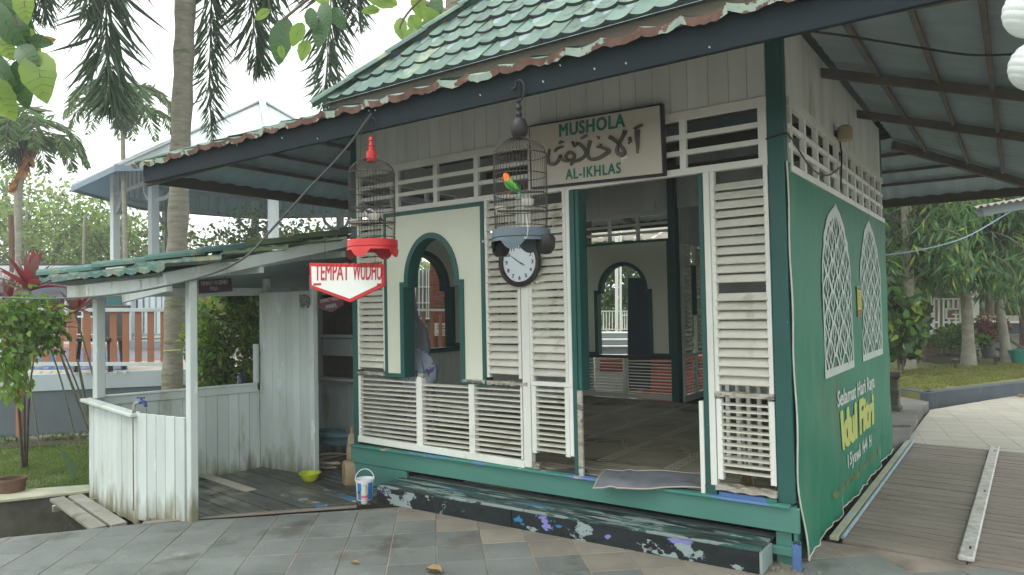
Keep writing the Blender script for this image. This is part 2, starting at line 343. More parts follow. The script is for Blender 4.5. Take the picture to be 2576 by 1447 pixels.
# ---- pavement: base bed, then every stone as its own slab
TA=R(41.5); TS=.307; TO=(-3.426,-1.256)
ex=(math.cos(TA),math.sin(TA)); ey=(math.sin(TA),-math.cos(TA))
EDGE=[(-6.2,-6.5),(-4.95,-2.60),(-4.80,-2.16),(-4.36,-1.72),(-4.14,-1.43),(-3.29,-.53),(-2.2,.6)]
def clipE(p):
    for a,b in zip(EDGE[:-1],EDGE[1:]):
        p=clip(p,a,b)
        if len(p)<3: return []
    return p
RAMP0=.60
base=clipE([(-7,-7.5),(9,-7.5),(9,.58),(-7,.58)])
pav=bpy.data.objects.new("pavement",None); COL.objects.link(pav); pav["kind"]="structure"
slab(MB(),base,-.5,-.012).build('bedding',GROUT,pav) if False else None
_b=MB(); slab(_b,base,-.5,-.0035); _b.build('bedding',GROUT,pav)
nst=0; rest=MB()
for i in range(-14,30):
    for j in range(-24,22):
        ox=TO[0]+ex[0]*i*TS+ey[0]*j*TS; oy=TO[1]+ex[1]*i*TS+ey[1]*j*TS
        g=.0035; q=[]
        for a,b in ((g,g),(TS-g,g),(TS-g,TS-g),(g,TS-g)):
            q.append((ox+ex[0]*a+ey[0]*b,oy+ex[1]*a+ey[1]*b))
        if area(q)<1e-4: continue
        # order clockwise check for clip: keep as is
        q=clipE(q)
        if len(q)<3: continue
        q=clip(q,(9,.575),(-9,.575)) if False else [p for p in q]
        cx=sum(p[0] for p in q)/len(q); cy=sum(p[1] for p in q)/len(q)
        if cy>.45 or cx>6 or cx<-6.5 or cy<-7: continue
        if cy>.1 and cx<-.1 : continue
        # seen by the camera?
        dv=Vector((cx,cy,0))-CP; z_=dv.dot(_f)
        if z_<.8: continue
        uu=dv.dot(CR)/z_*FPX; vv=dv.dot(CU)/z_*FPX
        vis=abs(uu)<1600 and abs(vv)<950
        if not vis: continue
        if area(q)<.004: continue
        tan=(cy>-.56-.05*(cx+3) and -3.1<cx<-.35) or (cx>-.6 and cx<.12 and cy>-.5)
        zt=rng.uniform(-.0015,.0015); m=STONET if tan else STONE
        b=MB(); slab(b,q,-.011,zt)
        b.build('paving_stone',m,pav,bevel=.003); nst+=1
print('stones',nst)
# ---- far light paving on the right, beyond / beside the ramp
farp=bpy.data.objects.new('far_pavement',None); COL.objects.link(farp); farp['kind']='structure'
_b=MB(); slab(_b,[(.06,4.50),(.06,7.4),(1.1,9.8),(30,40),(30,4.50)],-.5,-.003); _b.build('bedding',STONEF,farp)
cnt=0
for i in range(0,60):
    for j in range(0,60):
        a=R(12); s=.30
        ox=.0+math.cos(a)*i*s-math.sin(a)*j*s-1.2; oy=4.2+math.sin(a)*i*s+math.cos(a)*j*s
        q=[(ox+math.cos(a)*p-math.sin(a)*t,oy+math.sin(a)*p+math.cos(a)*t) for p,t in ((.004,.004),(.296,.004),(.296,.296),(.004,.296))]
        cx,cy=ox,oy
        if cy<4.3 or cx<-.5 or cx>4.5 or cy>11: continue
        q=clip(q,(.06,4.2),(.06,7.4)) 
        if len(q)<3: continue
        q=clip(q,(.06,7.4),(1.1,9.8))
        if len(q)>2: q=clip(q,(9,4.505),(-9,4.505)) if False else clip(q,(-9,4.505),(9,4.505)) if False else q
        if len(q)<3 or area(q)<.01: continue
        dv=Vector((cx,cy,0))-CP; z_=dv.dot(_f); uu=dv.dot(CR)/z_*FPX
        if uu>1450: continue
        b=MB(); slab(b,q,-.011,rng.uniform(-.001,.001)); b.build('paving_stone',STONEF,farp,bevel=.002); cnt+=1
print('far stones',cnt)
_b=MB(); slab(_b,[(4.3,4.6),(30,4.6),(30,60),(4.3,11)],-.012,-.004); _b.build('paving_beyond',STONEF,farp)
# ---- wooden ramp
rp=thing('plank_ramp','grey wooden plank ramp lying along the green banner wall, with two flaked metal rails','ramp',(.9,2.5,0))
yy=.60;k=0
while yy<4.46:
    w=rng.uniform(.075,.125); sk=-.045
    for (x0,x1) in ((.14,.835),(.842,1.62),(1.63,2.5)):
        zt=.012+rng.uniform(-.002,.003); y0=yy+sk*(x0) ; y1=yy+sk*(x1)
        b=MB(); gp=rng.uniform(.007,.018)
        b.hexa([(x0,y0+gp,-.012),(x1,y1+gp,-.012),(x1,y1+w,-.012),(x0,y0+w,-.012),(x0,y0+gp,zt),(x1,y1+gp,zt),(x1,y1+w,zt),(x0,y0+w,zt)])
        b.build('plank',RAMPW,rp,bevel=.003)
    yy+=w
MB().box(.03,2.6,.52,4.5,-.45,-.02).build('bearer',BROWNF,rp)
MB().beam((.092,.58,.022),(.10,4.5,.022),.055,.03).build('side_board',CONCT,rp,bevel=.006)
tube('metal_rail',mat('blue_metal_rail',(.16,.30,.38),(.30,.38,.40),14,.4,.2,metal=.3),rp,[(.145,.60,.034),(.15,4.5,.034)],.013)
MB().beam((.835,.55,.035),(.895,4.52,.035),.085,.03).build('middle_rail',PIPE,rp,bevel=.008)
for y in (.75,2.35,4.2):
    MB().beam((.838+.015*y,y-.03,.0505),(.838+.015*y,y+.03,.0505),.012,.003).build('slot_hole',BLACK,rp)
# ---- black trench strip between banner and ramp is left open (bedding stops at .06)
# ================================================================ THE PRAYER HALL
hall=thing('prayer_hall','small green and white timber prayer hall with louvred walls and a two tier tiled roof','prayer hall',(-1.94,1.95,0))
ZB,ZF=.36,.385
# plinth
front_boards=[(.205,.355),(.02,.200)]
for (a,b) in front_boards:
    MB().box(-3.9,.03 if a>.1 else -3.2,-.045,-.01,a,b).build('base_board',BASEG,hall,bevel=.004)
MB().box(-3.885,-.02,-.075,-.012,.355,.372).build('threshold',mat('threshold_flaked_paint',(.05,.22,.18),(.05,.2,.17),3,.6,.2,patches=[((.10,.20,.42),4.5,.575),((.35,.33,.27),9,.60)],stretch=(.6,1,1)),hall,bevel=.003)
MB().box(-3.9,-3.87,-.01,D_,.02,.355).build('base_board',BASEG,hall,bevel=.004)
MB().box(-3.9,0,D_-.03,D_,.1,.355).build('base_board',BASEG,hall,bevel=.004)
MB().box(-.03,0,0,D_,.02,.355).build('base_board',BASEG,hall,bevel=.004)
for x,y in ((-.12,.0),(-3.8,.1),(-1.9,.3),(-.1,3.8),(-3.8,3.8)):
    MB().box(x,x+.11,y,y+.12,-.05,.22).build('stump_post',BASEG,hall,bevel=.004)
MB().beam((-.17,-.02,.085),(-.01,-.02,.085),.03,.05).build('stump_brace',BASEG,hall,bevel=.003)
MB().box(-.005,.045,-.09,-.065,-.005,.17).build('loose_blue_board',mat('blue_flaked_board',(.08,.16,.36),(.06,.12,.28),5,.6,.2,patches=[((.02,.03,.035),6,.56),((.06,.22,.2),8,.62)]),hall,bevel=.004)
# floor boards
for k in range(13):
    y0=k*.305; MB().box(-3.86,-.02,y0,y0+.303,.345,.372).build('floor_board',BROWNF,hall)
# corner posts
MB().box(-.095,.002,-.02,.075,.372,3.45).build('corner_post',GREEN,hall,bevel=.004)
MB().box(-3.885,-3.815,-.02,.06,.372,3.45).build('corner_post',GREEN,hall,bevel=.004)
MB().box(-.09,0,D_-.09,D_,.372,3.45).build('corner_post',GREEN,hall,bevel=.004)
MB().box(-3.885,-3.80,D_-.09,D_,.372,3.45).build('corner_post',GREEN,hall,bevel=.004)
# ---- upper wall planks
x=-3.815
while x<-.1:
    w=min(.13+rng.uniform(-.012,.012),-.097-x)
    if w<.02: break
    MB().box(x+.001,x+w-.0015,-.012+rng.uniform(-.002,.002),.012,2.887+rng.uniform(-.004,0),3.44).build('wall_plank',WHITEB,hall,bevel=.0025)
    x+=w
y=.075
while y<D_-.09:
    w=min(.16+rng.uniform(-.015,.015),D_-.092-y)
    if w<.02: break
    MB().box(-.018,-.004+rng.uniform(0,.002),y+.001,y+w-.0015,2.887,3.42).build('wall_plank',WHITEB,hall,bevel=.0025)
    y+=w
for k in range(14):
    MB().box(-3.885,-3.86,.06+k*.272,.06+k*.272+.27,2.887,3.5).build('wall_plank',WHITEB,hall)
for k in range(18):
    MB().box(-3.80+k*.207,-3.80+k*.207+.205,D_-.04,D_-.015,2.80,3.5).build('wall_plank',WHITEB,hall)
# ---- transoms (open lattice band under the planks)
def lattice(T,s0,s1,z0,z1,ss,name='lattice',m=WHITE,rails=(.33,.66),rw=.034,parent=hall,vw=.044):
    """T(s,d,z): outer face at d=0"""
    def bx(a,b,d0,d1,za,zb,nm):
        mb=MB(); mb.prism([(a,za),(b,za),(b,zb),(a,zb)],T,d0,d1); return mb.build(nm,m,parent,bevel=.002)
    bx(s0,s1,-.02,.02,z1-.058,z1,name+'_rail'); bx(s0,s1,-.024,.026,z0-.045,z0,name+'_beam')
    for f in rails:
        z=z0+(z1-.058-z0)*f; bx(s0,s1,-.013,.013,z-rw/2,z+rw/2,name+'_rail')
    for s in ss: bx(s-vw/2,s+vw/2,-.018,.018,z0,z1-.058,name+'_stile')
TF=lambda s,d,z:(s,-d,z); TR=lambda s,d,z:(d,s,z); TL=lambda s,d,z:(-3.86-d,s,z); TBk=lambda s,d,z:(s,D_-.03-d,z)
sx=[ay(1590,700,0).x,ay(1744,680,0).x,ay(1906,620,0).x,-1.87,-1.45,-1.0,ay(2733,560,0).x]
lattice(TF,-3.815,-.095,2.50,2.885,sx)
MB().box(-.15,-.097,-.026,.02,2.5,2.884).build('lattice_stile',WHITE,hall,bevel=.002)
MB().box(-3.813,-3.77,-.026,.02,2.5,2.884).build('lattice_stile',WHITE,hall,bevel=.002)
lattice(TR,.075,D_-.09,2.455,2.885,[.12]+[.12+.36*k for k in range(1,11)])
lattice(TL,.06,D_-.09,2.45,2.885,[.5*k for k in range(1,8)])
lattice(TBk,-3.80,-2.42,2.43,2.80,[-3.25,-2.84],m=WHITE)
lattice(TBk,-1.2,-.09,2.43,2.80,[-.8,-.4],m=WHITE)
# ---- louvres: each slat its own board
def slatmesh(name,Lx,wd,th,m):
    b=MB(); b.box(-Lx/2,Lx/2,-wd/2,wd/2,-th/2,th/2); return b.mesh(name,m)
def louvre(name,T,Rz,s0,s1,z0,z1,pitch,tilt,wd,miss=(),jamb=.028,m=SLAT,fm=WHITE,depth=.045,top=True,parent=hall,bottom=True,jz=None):
    for a,b in ((s0,s0+jamb),(s1-jamb,s1)):
        mb=MB(); mb.prism([(a,z0 if jz is None else jz),(b,z0 if jz is None else jz),(b,z1),(a,z1)],T,-depth/2,depth/2)
        p=mb.build('louvre_jamb',fm,parent,bevel=.002)
    me=slatmesh('slat',s1-s0-2*jamb+.016,wd,.008,m)
    z=z1-pitch*.75;k=0
    while z>z0+pitch*.35:
        if k not in miss:
            P=Vector(T((s0+s1)/2,.004+rng.uniform(-.003,.003),z+rng.uniform(-.0018,.0018)))
            M=Matrix.Translation(P)@Matrix.Rotation(Rz,4,'Z')@Matrix.Rotation(tilt+rng.uniform(-.06,.06),4,'X')@Matrix.Rotation(rng.uniform(-.010,.010)+(rng.uniform(-.03,.03) if rng.random()<.07 else 0),4,'Y')
            inst('slat',me,p,None,matrix=M)
        z-=pitch;k+=1
    return p
UP=(R(44),.064)
louvre('a',TF,0,-3.812,-3.455,1.055,2.455,.0595,*UP)
louvre('b',TF,0,-2.325,-1.985,1.045,2.455,.0595,*UP)
louvre('c',TF,0,-1.905,-1.565,1.035,2.455,.0595,*UP,miss=(0,))
louvre('d',TF,0,-.468,-.100,1.03,2.455,.0595,*UP,miss=(0,12))
LO=(R(8),.045)
louvre('e',TF,0,-3.812,-3.065,.44,1.0,.041,*LO,jamb=.03)
louvre('f',TF,0,-3.060,-2.49,.44,.985,.041,*LO,jamb=.02)
louvre('g',TF,0,-2.487,-1.985,.43,.985,.041,*LO,jamb=.02)
louvre('h',TF,0,-1.90,-1.565,.49,1.0,.041,*LO,jamb=.04)
louvre('i',TF,0,-.465,-.100,.47,.985,.043,*LO,jamb=.035)
# stiles, rails
for b in ((-3.075,-3.02,-.03,.03,.43,1.02),(-2.51,-2.45,-.03,.03,.40,1.01)): MB().box(*b).build('louvre_stile',WHITE,hall,bevel=.003)
MB().beam((-3.815,-.005,.425),(-1.97,-.005,.395),.06,.055).build('bottom_rail',WHITE,hall,bevel=.003)
MB().box(-1.975,-1.905,-.028,.03,.376,2.455).build('mullion',WHITE,hall,bevel=.003)
MB().box(-1.90,-1.53,-.03,.03,1.002,1.034).build('sill_rail',WHITE,hall,bevel=.003)
ROT=mat('rotten_flaked_wood',(.52,.53,.48),(.27,.23,.18),9,.9,.7,patches=[((.20,.17,.14),7,.56)],stretch=(1,1,3))
def rag(name,x0,x1,y0,y1,z0,z1,n=14,amp=.012):
    mb=MB();vs=[]
    for i in range(n+1):
        x=x0+(x1-x0)*i/n
        for (y,z) in ((y0,z0),(y1,z0),(y1,z1),(y0,z1)): vs.append((x,y+rng.uniform(-.3,.3)*amp,z+rng.uniform(-1,1)*amp))
    fs=[(0,1,2,3),tuple(n*4+k for k in (3,2,1,0))]
    for i in range(n):
        for k in range(4): fs.append((i*4+k,(i+1)*4+k,(i+1)*4+(k+1)%4,i*4+(k+1)%4))
    mb.add(vs,fs); return mb.build(name,ROT,hall)
rag('rotten_rail',-3.81,-3.47,-.032,.03,1.015,1.042,14,.007); rag('rotten_rail',-2.56,-2.33,-.042,.04,1.0,1.022,14,.008); rag('rotten_rail',-2.325,-1.93,-.032,.03,.993,1.018,16,.007)
rag('rotten_rail',-.47,-.10,-.035,.03,.998,1.03,10,.004); rag('rotten_rail',-.475,-.095,-.05,.02,.405,.44,12,.007)
rag('rotten_block',-3.06,-3.0,-.03,.03,1.02,1.045,5,.01)
MB().box(-1.89,-1.83,-.04,.0,.376,.42).build('rotten_block',ROT,hall)
# door jambs
for b,m in (((-1.562,-1.53,-.026,.03,.50,2.455),WHITE),((-1.528,-1.487,-.03,.035,.372,2.452),GREEN),((-1.486,-1.455,-.02,.10,.98,2.45),GREEN),((-.545,-.512,-.03,.06,.372,2.452),GREEN),((-.510,-.470,-.032,.03,.43,2.455),WHITE)):
    MB().box(*b).build('door_jamb',m,hall,bevel=.003)
for b in ((-1.486,-1.447,-.045,-.022,.345,.985),(-.575,-.546,-.04,.0,.36,.965)): MB().box(*b).build('door_jamb_patch',ROT if b[0]<-1 else WHITE,hall,bevel=.003)
MB().box(-.545,-.47,-.04,.02,.36,.43).build('door_jamb',GREEN,hall,bevel=.003)
MB().box(-.46,-.10,-.028,-.0,.36,.372+.02).build('blue_sill_strip',MATS['threshold_flaked_paint'],hall,bevel=.002)
# ---- arch panels
def archpts(cx,a,zs,zt,n=22,e=2.0):
    return [(cx-a*math.cos(math.pi*i/n),zs+(zt-zs)*abs(math.sin(math.pi*i/n))**(2/e)) for i in range(n+1)]
def archpanel(T,x0,x1,z0l,z0r,z1,cx,ro,zs,zt,ao,tw,d0,d1,fill,trim,parent=hall,bw=.035):
    """x0..x1 panel; ao = arch outer half width at spring, zs spring, zt outer top; ro = capital outer half width; tw = trim width"""
    opn=[(cx-ro+tw,z0l)]+[(cx-ro+tw,zs-.045),(cx-ao+tw,zs-.045)]+archpts(cx,ao-tw,zs,zt-tw)+[(cx+ao-tw,zs-.045),(cx+ro-tw,zs-.045),(cx+ro-tw,z0r)]
    out=[(cx-ro,z0l)]+[(cx-ro,zs),(cx-ao,zs)]+archpts(cx,ao,zs+.001,zt)[1:-1]+[(cx+ao,zs),(cx+ro,zs),(cx+ro,z0r)]
    def ring(outer,inner): return outer+inner[::-1]
    mb=MB(); mb.prism([(x0+bw,z0l+bw)]+[(x0+bw,z1-bw),(x1-bw,z1-bw),(x1-bw,z0r+bw)]+[(p[0],max(p[1],z0r+bw)) for p in out[::-1][:1]]+out[::-1][1:-1]+[(out[0][0],z0l+bw)],T,d0+.004,d1-.006)
    mb.build('arch_panel',fill,parent)
    mb=MB(); mb.prism(ring(out,opn),T,d0-.03,d1+.004); mb.build('arch_trim',trim,parent)
    mb=MB(); mb.prism([(x0,z0l),(x0,z1),(x1,z1),(x1,z0r),(x1-bw,z0r),(x1-bw,z1-bw),(x0+bw,z1-bw),(x0+bw,z0l)],T,d0,d1); mb.build('panel_frame',trim,parent,bevel=.002)
    mb=MB(); mb.box(0,0,0,0,0,0) if False else None
    for a,b,z in ((x0,cx-ro,z0l),(cx+ro,x1,z0r)):
        mb=MB(); mb.prism([(a+.001,z-.001),(b,z-.001),(b,z+bw),(a+.001,z+bw)],T,d0+.002,d1+.002); mb.build('panel_frame',trim,parent,bevel=.002)
archpanel(TF,-3.452,-2.322,1.005,.985,2.452,-2.896,.36,1.835,2.245,.308,.046,-.06,.035,CREAM,GREEN)
archpanel(TBk,-3.71,-2.40,.945,.945,2.43,-3.063,.417,1.80,2.163,.356,.05,-.02,.05,CREAM,GREEN)
archpanel(TL,.10,1.55,1.19,1.19,2.44,.86,.50,1.83,2.20,.42,.05,-.03,.04,CREAM,GREEN)
archpanel(TL,2.2,3.65,1.19,1.19,2.44,2.95,.50,1.83,2.20,.42,.05,-.03,.04,CREAM,GREEN)
# left wall lower boarding
for k in range(24): MB().box(-3.885,-3.862,.06+k*.16,.06+k*.16+.158,.36,1.14).build('wall_plank',WHITEB,hall)
MB().box(-3.895,-3.80,.06,D_-.09,1.141,1.188).build('sill_rail',GREEN,hall,bevel=.003)
MB().box(-3.885,-3.85,1.55,2.2,1.19,2.44).build('wall_board',WHITEB,hall)
# back wall: lower open rails, posts
MB().box(-3.80,-2.40,D_-.06,D_-.02,.905,.943).build('sill_rail',BROWNF,hall)
louvre('j',TBk,0,-3.795,-3.075,.45,.905,.0405,R(4),.035,jamb=.02,fm=WHITE)
louvre('k',TBk,0,-3.055,-2.405,.45,.905,.0405,R(4),.035,jamb=.02,fm=WHITE)
MB().box(-3.085,-3.045,D_-.07,D_-.02,.40,.905).build('louvre_stile',WHITE,hall)
MB().box(-3.80,-2.40,D_-.065,D_-.02,.395,.45).build('bottom_rail',WHITE,hall)
for x in (-2.395,-1.21): MB().box(x,x+.10,D_-.12,D_-.0,.372,3.45).build('inner_post',GREEN,hall,bevel=.003)
# right part of back wall, closed boards
for k in range(7): MB().box(-1.105+k*.145,-1.105+k*.145+.143,D_-.04,D_-.02,.36,2.43).build('wall_plank',WHITEB,hall)
# niche behind the back wall
TN=lambda s,d,z:(-2.30+d,s,z)
louvre('n',TN,R(90),4.0,4.28,.97,2.35,.0595,R(-40),.064); louvre('n2',TN,R(90),4.44,4.72,.97,2.35,.0595,R(-40),.064)
louvre('n3',TN,R(90),4.0,4.38,.45,.93,.041,R(-4),.04); louvre('n4',TN,R(90),4.42,4.85,.45,.93,.041,R(-4),.04)
mb=MB(); mb.prism([(4.285,1.45),(4.285,2.10),(4.435,2.10),(4.435,1.45),(4.31,1.45),(4.31,1.475),(4.41,1.475),(4.41,2.075),(4.31,2.075),(4.31,1.45)],TN,-.02,.03); mb.build('niche_window_frame',GREEN,hall)
for b in ((-2.33,-2.27,3.95,4.9,.93,.968),(-2.33,-2.27,3.95,4.9,.372,.45),(-2.33,-2.27,3.95,4.9,2.35,3.2),(-2.33,-2.27,4.73,4.9,.97,2.35)): MB().box(*b).build('niche_board',WHITEB,hall)
for k in range(7): MB().box(-2.26+k*.15,-2.26+k*.15+.148,4.85,4.87,.36,3.2).build('wall_plank',WHITEB,hall)
for k in range(6): MB().box(-1.16,-1.14,3.96+k*.15,3.96+k*.15+.148,.36,3.2).build('wall_plank',WHITEB,hall)
MB().box(-2.3,-1.15,3.9,4.87,.33,.371).build('niche_floor',BROWNF,hall)
# right side wall: boards behind the banner
for k in range(24): MB().box(-.028,-.004,.075+k*.1575,.075+k*.1575+.155,.36,2.41).build('wall_plank',WHITEB,hall)
# header board above back-wall lattice inside dim
# ---- tie beams
for y in (.9,2.0,3.1): MB().box(-3.8,-.1,y-.04,y+.04,3.05,3.16).build('tie_beam',BROWNF,hall)
# ================================================================ ROOFS of the hall
XL,XR,YF,YB=-5.17,1.50,-1.27,5.5; ZE=2.86
IL,IR,IF,IB=-4.0,.10,-.10,4.05; ZI=ZE+.41*1.17
def sheet(a,b,c,d,n,amp,dz=0):
    """corrugated sheet: eave a->b, top d->c ; waves counted along the eave"""
    a,b,c,d=map(Vector,(a,b,c,d)); vs=[];fs=[];m=6
    for i in range(n*m+1):
        t=i/(n*m); h=amp*math.sin(2*math.pi*i/m)
        e=a.lerp(b,t)
        # straight up the slope: clip against hips by lerping only the top line
        vs.append(e+Vector((0,0,h+dz))); 
        tt=d.lerp(c,t); vs.append(tt+Vector((0,0,h+dz)))
    for i in range(n*m): fs.append((2*i,2*i+2,2*i+3,2*i+1))
    return vs,fs
def slope_sheet(name,ea,eb,ta,tb,pitch,amp,m):
    """true parallel corrugation: ribs run straight up the slope; hips cut them"""
    ea,eb,ta,tb=map(Vector,(ea,eb,ta,tb)); ed=(eb-ea); Lh=ed.length; ed.normalize()
    s1=(ta-ea).dot(ed); s2=(tb-ea).dot(ed); upv=((ta-ea)-ed*s1)
    n=int(Lh/pitch*5); vs=[];fs=[]
    for i in range(n+1):
        s=Lh*i/n
        f=1.0
        if s<s1: f=s/s1
        if s>s2: f=min(f,(Lh-s)/(Lh-s2))
        h=amp*math.sin(2*math.pi*i/5)
        p=ea+ed*s; vs.append(p+Vector((0,0,h))); vs.append(p+upv*max(f,.001)+Vector((0,0,h)))
    for i in range(n): fs.append((2*i,2*i+2,2*i+3,2*i+1))
    return MB().add(vs,fs).build(name,m,hall,smooth=False)
E4=[(XL,YF,ZE),(XR,YF,ZE),(XR,YB,ZE),(XL,YB,ZE)]; I4=[(IL,IF,ZI),(IR,IF,ZI),(IR,IB,ZI),(IL,IB,ZI)]
for k in range(4):
    slope_sheet('roof_sheet',E4[k],E4[(k+1)%4],I4[k],I4[(k+1)%4],.19,.007,UNDER)
# fascia boards round the eave
MB().beam((XL-.01,YF,2.855),(XR,YF,2.855),.03,.165).build('fascia_board',FASC,hall,bevel=.003)
MB().beam((XL,YF+.02,2.855),(XL,YB,2.855),.035,.165).build('fascia_board',BROWNF,hall,bevel=.003)
MB().beam((XL,YB,2.845),(XR,YB,2.845),.03,.165).build('fascia_board',BROWNF,hall,bevel=.003)
MB().beam((XR,YF,2.855),(XR,YB,2.855),.03,.165).build('fascia_board',BROWNF,hall,bevel=.003)
# purlins and rafters under the skirt
def zr(t): return ZE+(ZI-ZE)*t
def up(p,dz=-.035): return Vector(p)+Vector((0,0,dz))
for t,w in ((.32,.022),(.54,.022),(.80,.025)):
    a=[Vector(E4[k]).lerp(Vector(I4[k]),t) for k in range(4)]
    for k in range(4): MB().beam(up(a[k]),up(a[(k+1)%4]),w*1.3,.035).build('purlin',RAFT,hall,bevel=.002)
for k in range(4): MB().beam(up(E4[k],-.08),up(I4[k],-.08),.045,.085).build('hip_rafter',RAFT,hall,bevel=.003)
for y in (1.14,2.6):
    MB().beam((XR,y,ZE-.05),(-.08,y,ZI-.005),.036,.07).build('rafter',RAFT,hall,bevel=.003)
    MB().beam((XL,y,ZE-.085),(-3.88,y,ZI-.085+.02),.045,.09).build('rafter',RAFT,hall,bevel=.003)
for x in (-3.6,-2.6,-1.5,-.5):
    MB().beam((x,YF+.03,ZE-.035),(x,.1,ZI-.02),.045,.08).build('rafter',RAFT,hall,bevel=.003)
    MB().beam((x,YB,ZE-.075),(x,D_,ZI-.085),.045,.08).build('rafter',RAFT,hall,bevel=.003)
# pale electric cable under the right eave
tube('roof_cable',BLACK,hall,smoothpath([ad(3240,125,3.35),ad(3420,150,3.5),ad(3640,185,3.6),ad(3880,220,3.6),ad(4096,215,3.5),ad(4200,210,3.4)]),.006)
# --- scalloped metal tiles
TW=.18
def tilemesh(name,w,l,top,edge,sag=.024,drop=.03,lift=.03,rag=0):
    n=8;vs=[];fs=[];mi=[]
    def h(i): 
        t=i/n; return -sag*math.sin(math.pi*t)**.8
    for i in range(n+1):
        x=w*i/n-w/2; r=rng.uniform(-rag,rag)
        vs+= [(x,0,h(i)+lift),(x,l,h(i)*.9),(x,-.004+r*.5,h(i)+lift-drop+r)]
    for i in range(n):
        a=3*i;b=3*(i+1); fs.append((a,b,b+1,a+1)); mi.append(0); fs.append((a+2,b+2,b,a)); mi.append(1)
    m=MB(); m.v=vs;m.f=fs;m.m=mi; return m.mesh(name,[top,edge])
def tiles(me,parent,org,ed,up_,nrow,rowlen,x_of_row,name='roof_tile',jit=.004,lift=0):
    org=Vector(org);ed=Vector(ed).normalized();up_=Vector(up_).normalized();nn=ed.cross(up_).normalized();c=0
    for r in range(nrow):
        s0,s1=x_of_row(r); k=math.ceil(s0/TW)
        while k*TW<s1:
            P=org+ed*(k*TW)+up_*(r*rowlen)+nn*(lift+rng.uniform(-jit,jit))
            M=Matrix((( ed.x,up_.x,nn.x,P.x),(ed.y,up_.y,nn.y,P.y),(ed.z,up_.z,nn.z,P.z),(0,0,0,1)))
            M=M@Matrix.Rotation(rng.uniform(-.02,.02),4,'X')@Matrix.Rotation(rng.uniform(-.012,.012),4,'Y')
            inst(name,me,parent,None,matrix=M); k+=1; c+=1
    return c
# upper pyramid: eave at y=-.17, z=3.54, 45 degrees
UX0,UX1,UY0,UY1,UZ=-4.08,.20,-.17,4.12,3.545
RL=.2*math.sqrt(2)
tm=tilemesh('roof_tile',TW,RL+.03,TILE,TILEE)
c=tiles(tm,hall,(UX0,UY0,UZ),(1,0,0),(0,1,1),9,RL,lambda r:(r*.2+.14,(UX1-UX0)-r*.2-.05))
print('upper tiles',c)
AP=((UX0+UX1)/2,(UY0+UY1)/2,UZ+(UX1-UX0)/2)
cor=[(UX0,UY0,UZ),(UX1,UY0,UZ),(UX1,UY1,UZ),(UX0,UY1,UZ)]
mb=MB()
for k in range(4): mb.add([up(cor[k],-.02),up(cor[(k+1)%4],-.02),up(AP,-.02)],[(0,1,2)])
mb.build('roof_deck',UNDER,hall)
# other three faces: ribbed sheet
for k in (1,2,3):
    slope_sheet('roof_sheet',up(cor[k],.02),up(cor[(k+1)%4],.02),up(Vector(cor[k]).lerp(Vector(AP),.995),.02),up(Vector(cor[(k+1)%4]).lerp(Vector(AP),.995),.02),.18,.018,TILE)
# hip caps in overlapping lengths
for k in range(4):
    a=Vector(cor[k])+Vector((0,0,.035)); b=Vector(AP)+Vector((0,0,.035)); n=9
    if k==0: a=a+(a-b).normalized()*.10-Vector((0,0,.02))
    for i in range(n):
        p=a.lerp(b,i/n); q=a.lerp(b,(i+1.08)/n); lift=Vector((0,0,.010))
        d=(q-p).normalized(); sdv=d.cross(Vector((0,0,1))).normalized(); un=sdv.cross(d).normalized()
        mb=MB();vs=[]
        for (P,l) in ((p,.014),(q,0)):
            for ang in range(0,181,30):
                vs.append(P+sdv*math.cos(R(ang))*.075+un*(math.sin(R(ang))*.055+l))
        m_=7; fs=[(j,j+1,m_+j+1,m_+j) for j in range(6)]+[tuple(range(6,-1,-1))]
        mb.add(vs,fs); mb.build('hip_cap',TILE,hall)
# fascia under the upper eave
for k in range(4):
    a=Vector(cor[k]);b=Vector(cor[(k+1)%4]); c0=Vector(((UX0+UX1)/2,(UY0+UY1)/2,UZ))
    a=a.lerp(c0,.02)+Vector((0,0,-.085));b=b.lerp(c0,.02)+Vector((0,0,-.085)); MB().beam(a,b,.02,.17).build('upper_fascia',BROWNF,hall,bevel=.002)
# lower skirt tiles: the rust-eaten front row, then plain rows behind
su=(ZI-ZE)/1.17; upd=(0,1,su); RL2=.30
rm=[tilemesh('rusty_tile',TW*1.22,RL2+.04,TILE,RUST,.022,.040,.035,.006) for _ in range(4)]
sv=TW; TW=TW*1.2
k=0
while XL-.08+k*TW<XR-.0:
    P=Vector((XL-.02+k*TW,YF-.055,ZE+.070+rng.uniform(-.006,.006)-(.012 if k<3 else 0))); ed=Vector((1,0,0));u_=Vector(upd).normalized();nn=ed.cross(u_)
    M=Matrix(((ed.x,u_.x,nn.x,P.x),(ed.y,u_.y,nn.y,P.y),(ed.z,u_.z,nn.z,P.z),(0,0,0,1)))@Matrix.Rotation(rng.uniform(-.06,.05),4,'X')@Matrix.Rotation(rng.uniform(-.05,.05),4,'Y')
    inst('roof_tile',rm[k%4],hall,None,matrix=M); k+=1
tm2=tilemesh('roof_tile',TW,RL2+.04,TILE,TILEE,.022,.03,.03)
c=tiles(tm2,hall,(XL,YF-.05,ZE+.07),(1,0,0),upd,4,RL2,lambda r:(r*.28,1.7) if r>0 else (1,0))
TW=sv
mb=MB(); mb.add([(XL,YF,ZE+.03),(XR,YF,ZE+.03),(IR,IF,ZI+.03),(IL,IF,ZI+.03)],[(0,1,2,3)]); mb.add([(XL,YF,ZE+.03),(IL,IF,ZI+.03),(IL,IB,ZI+.03),(XL,YB,ZE+.03)],[(0,1,2,3)])
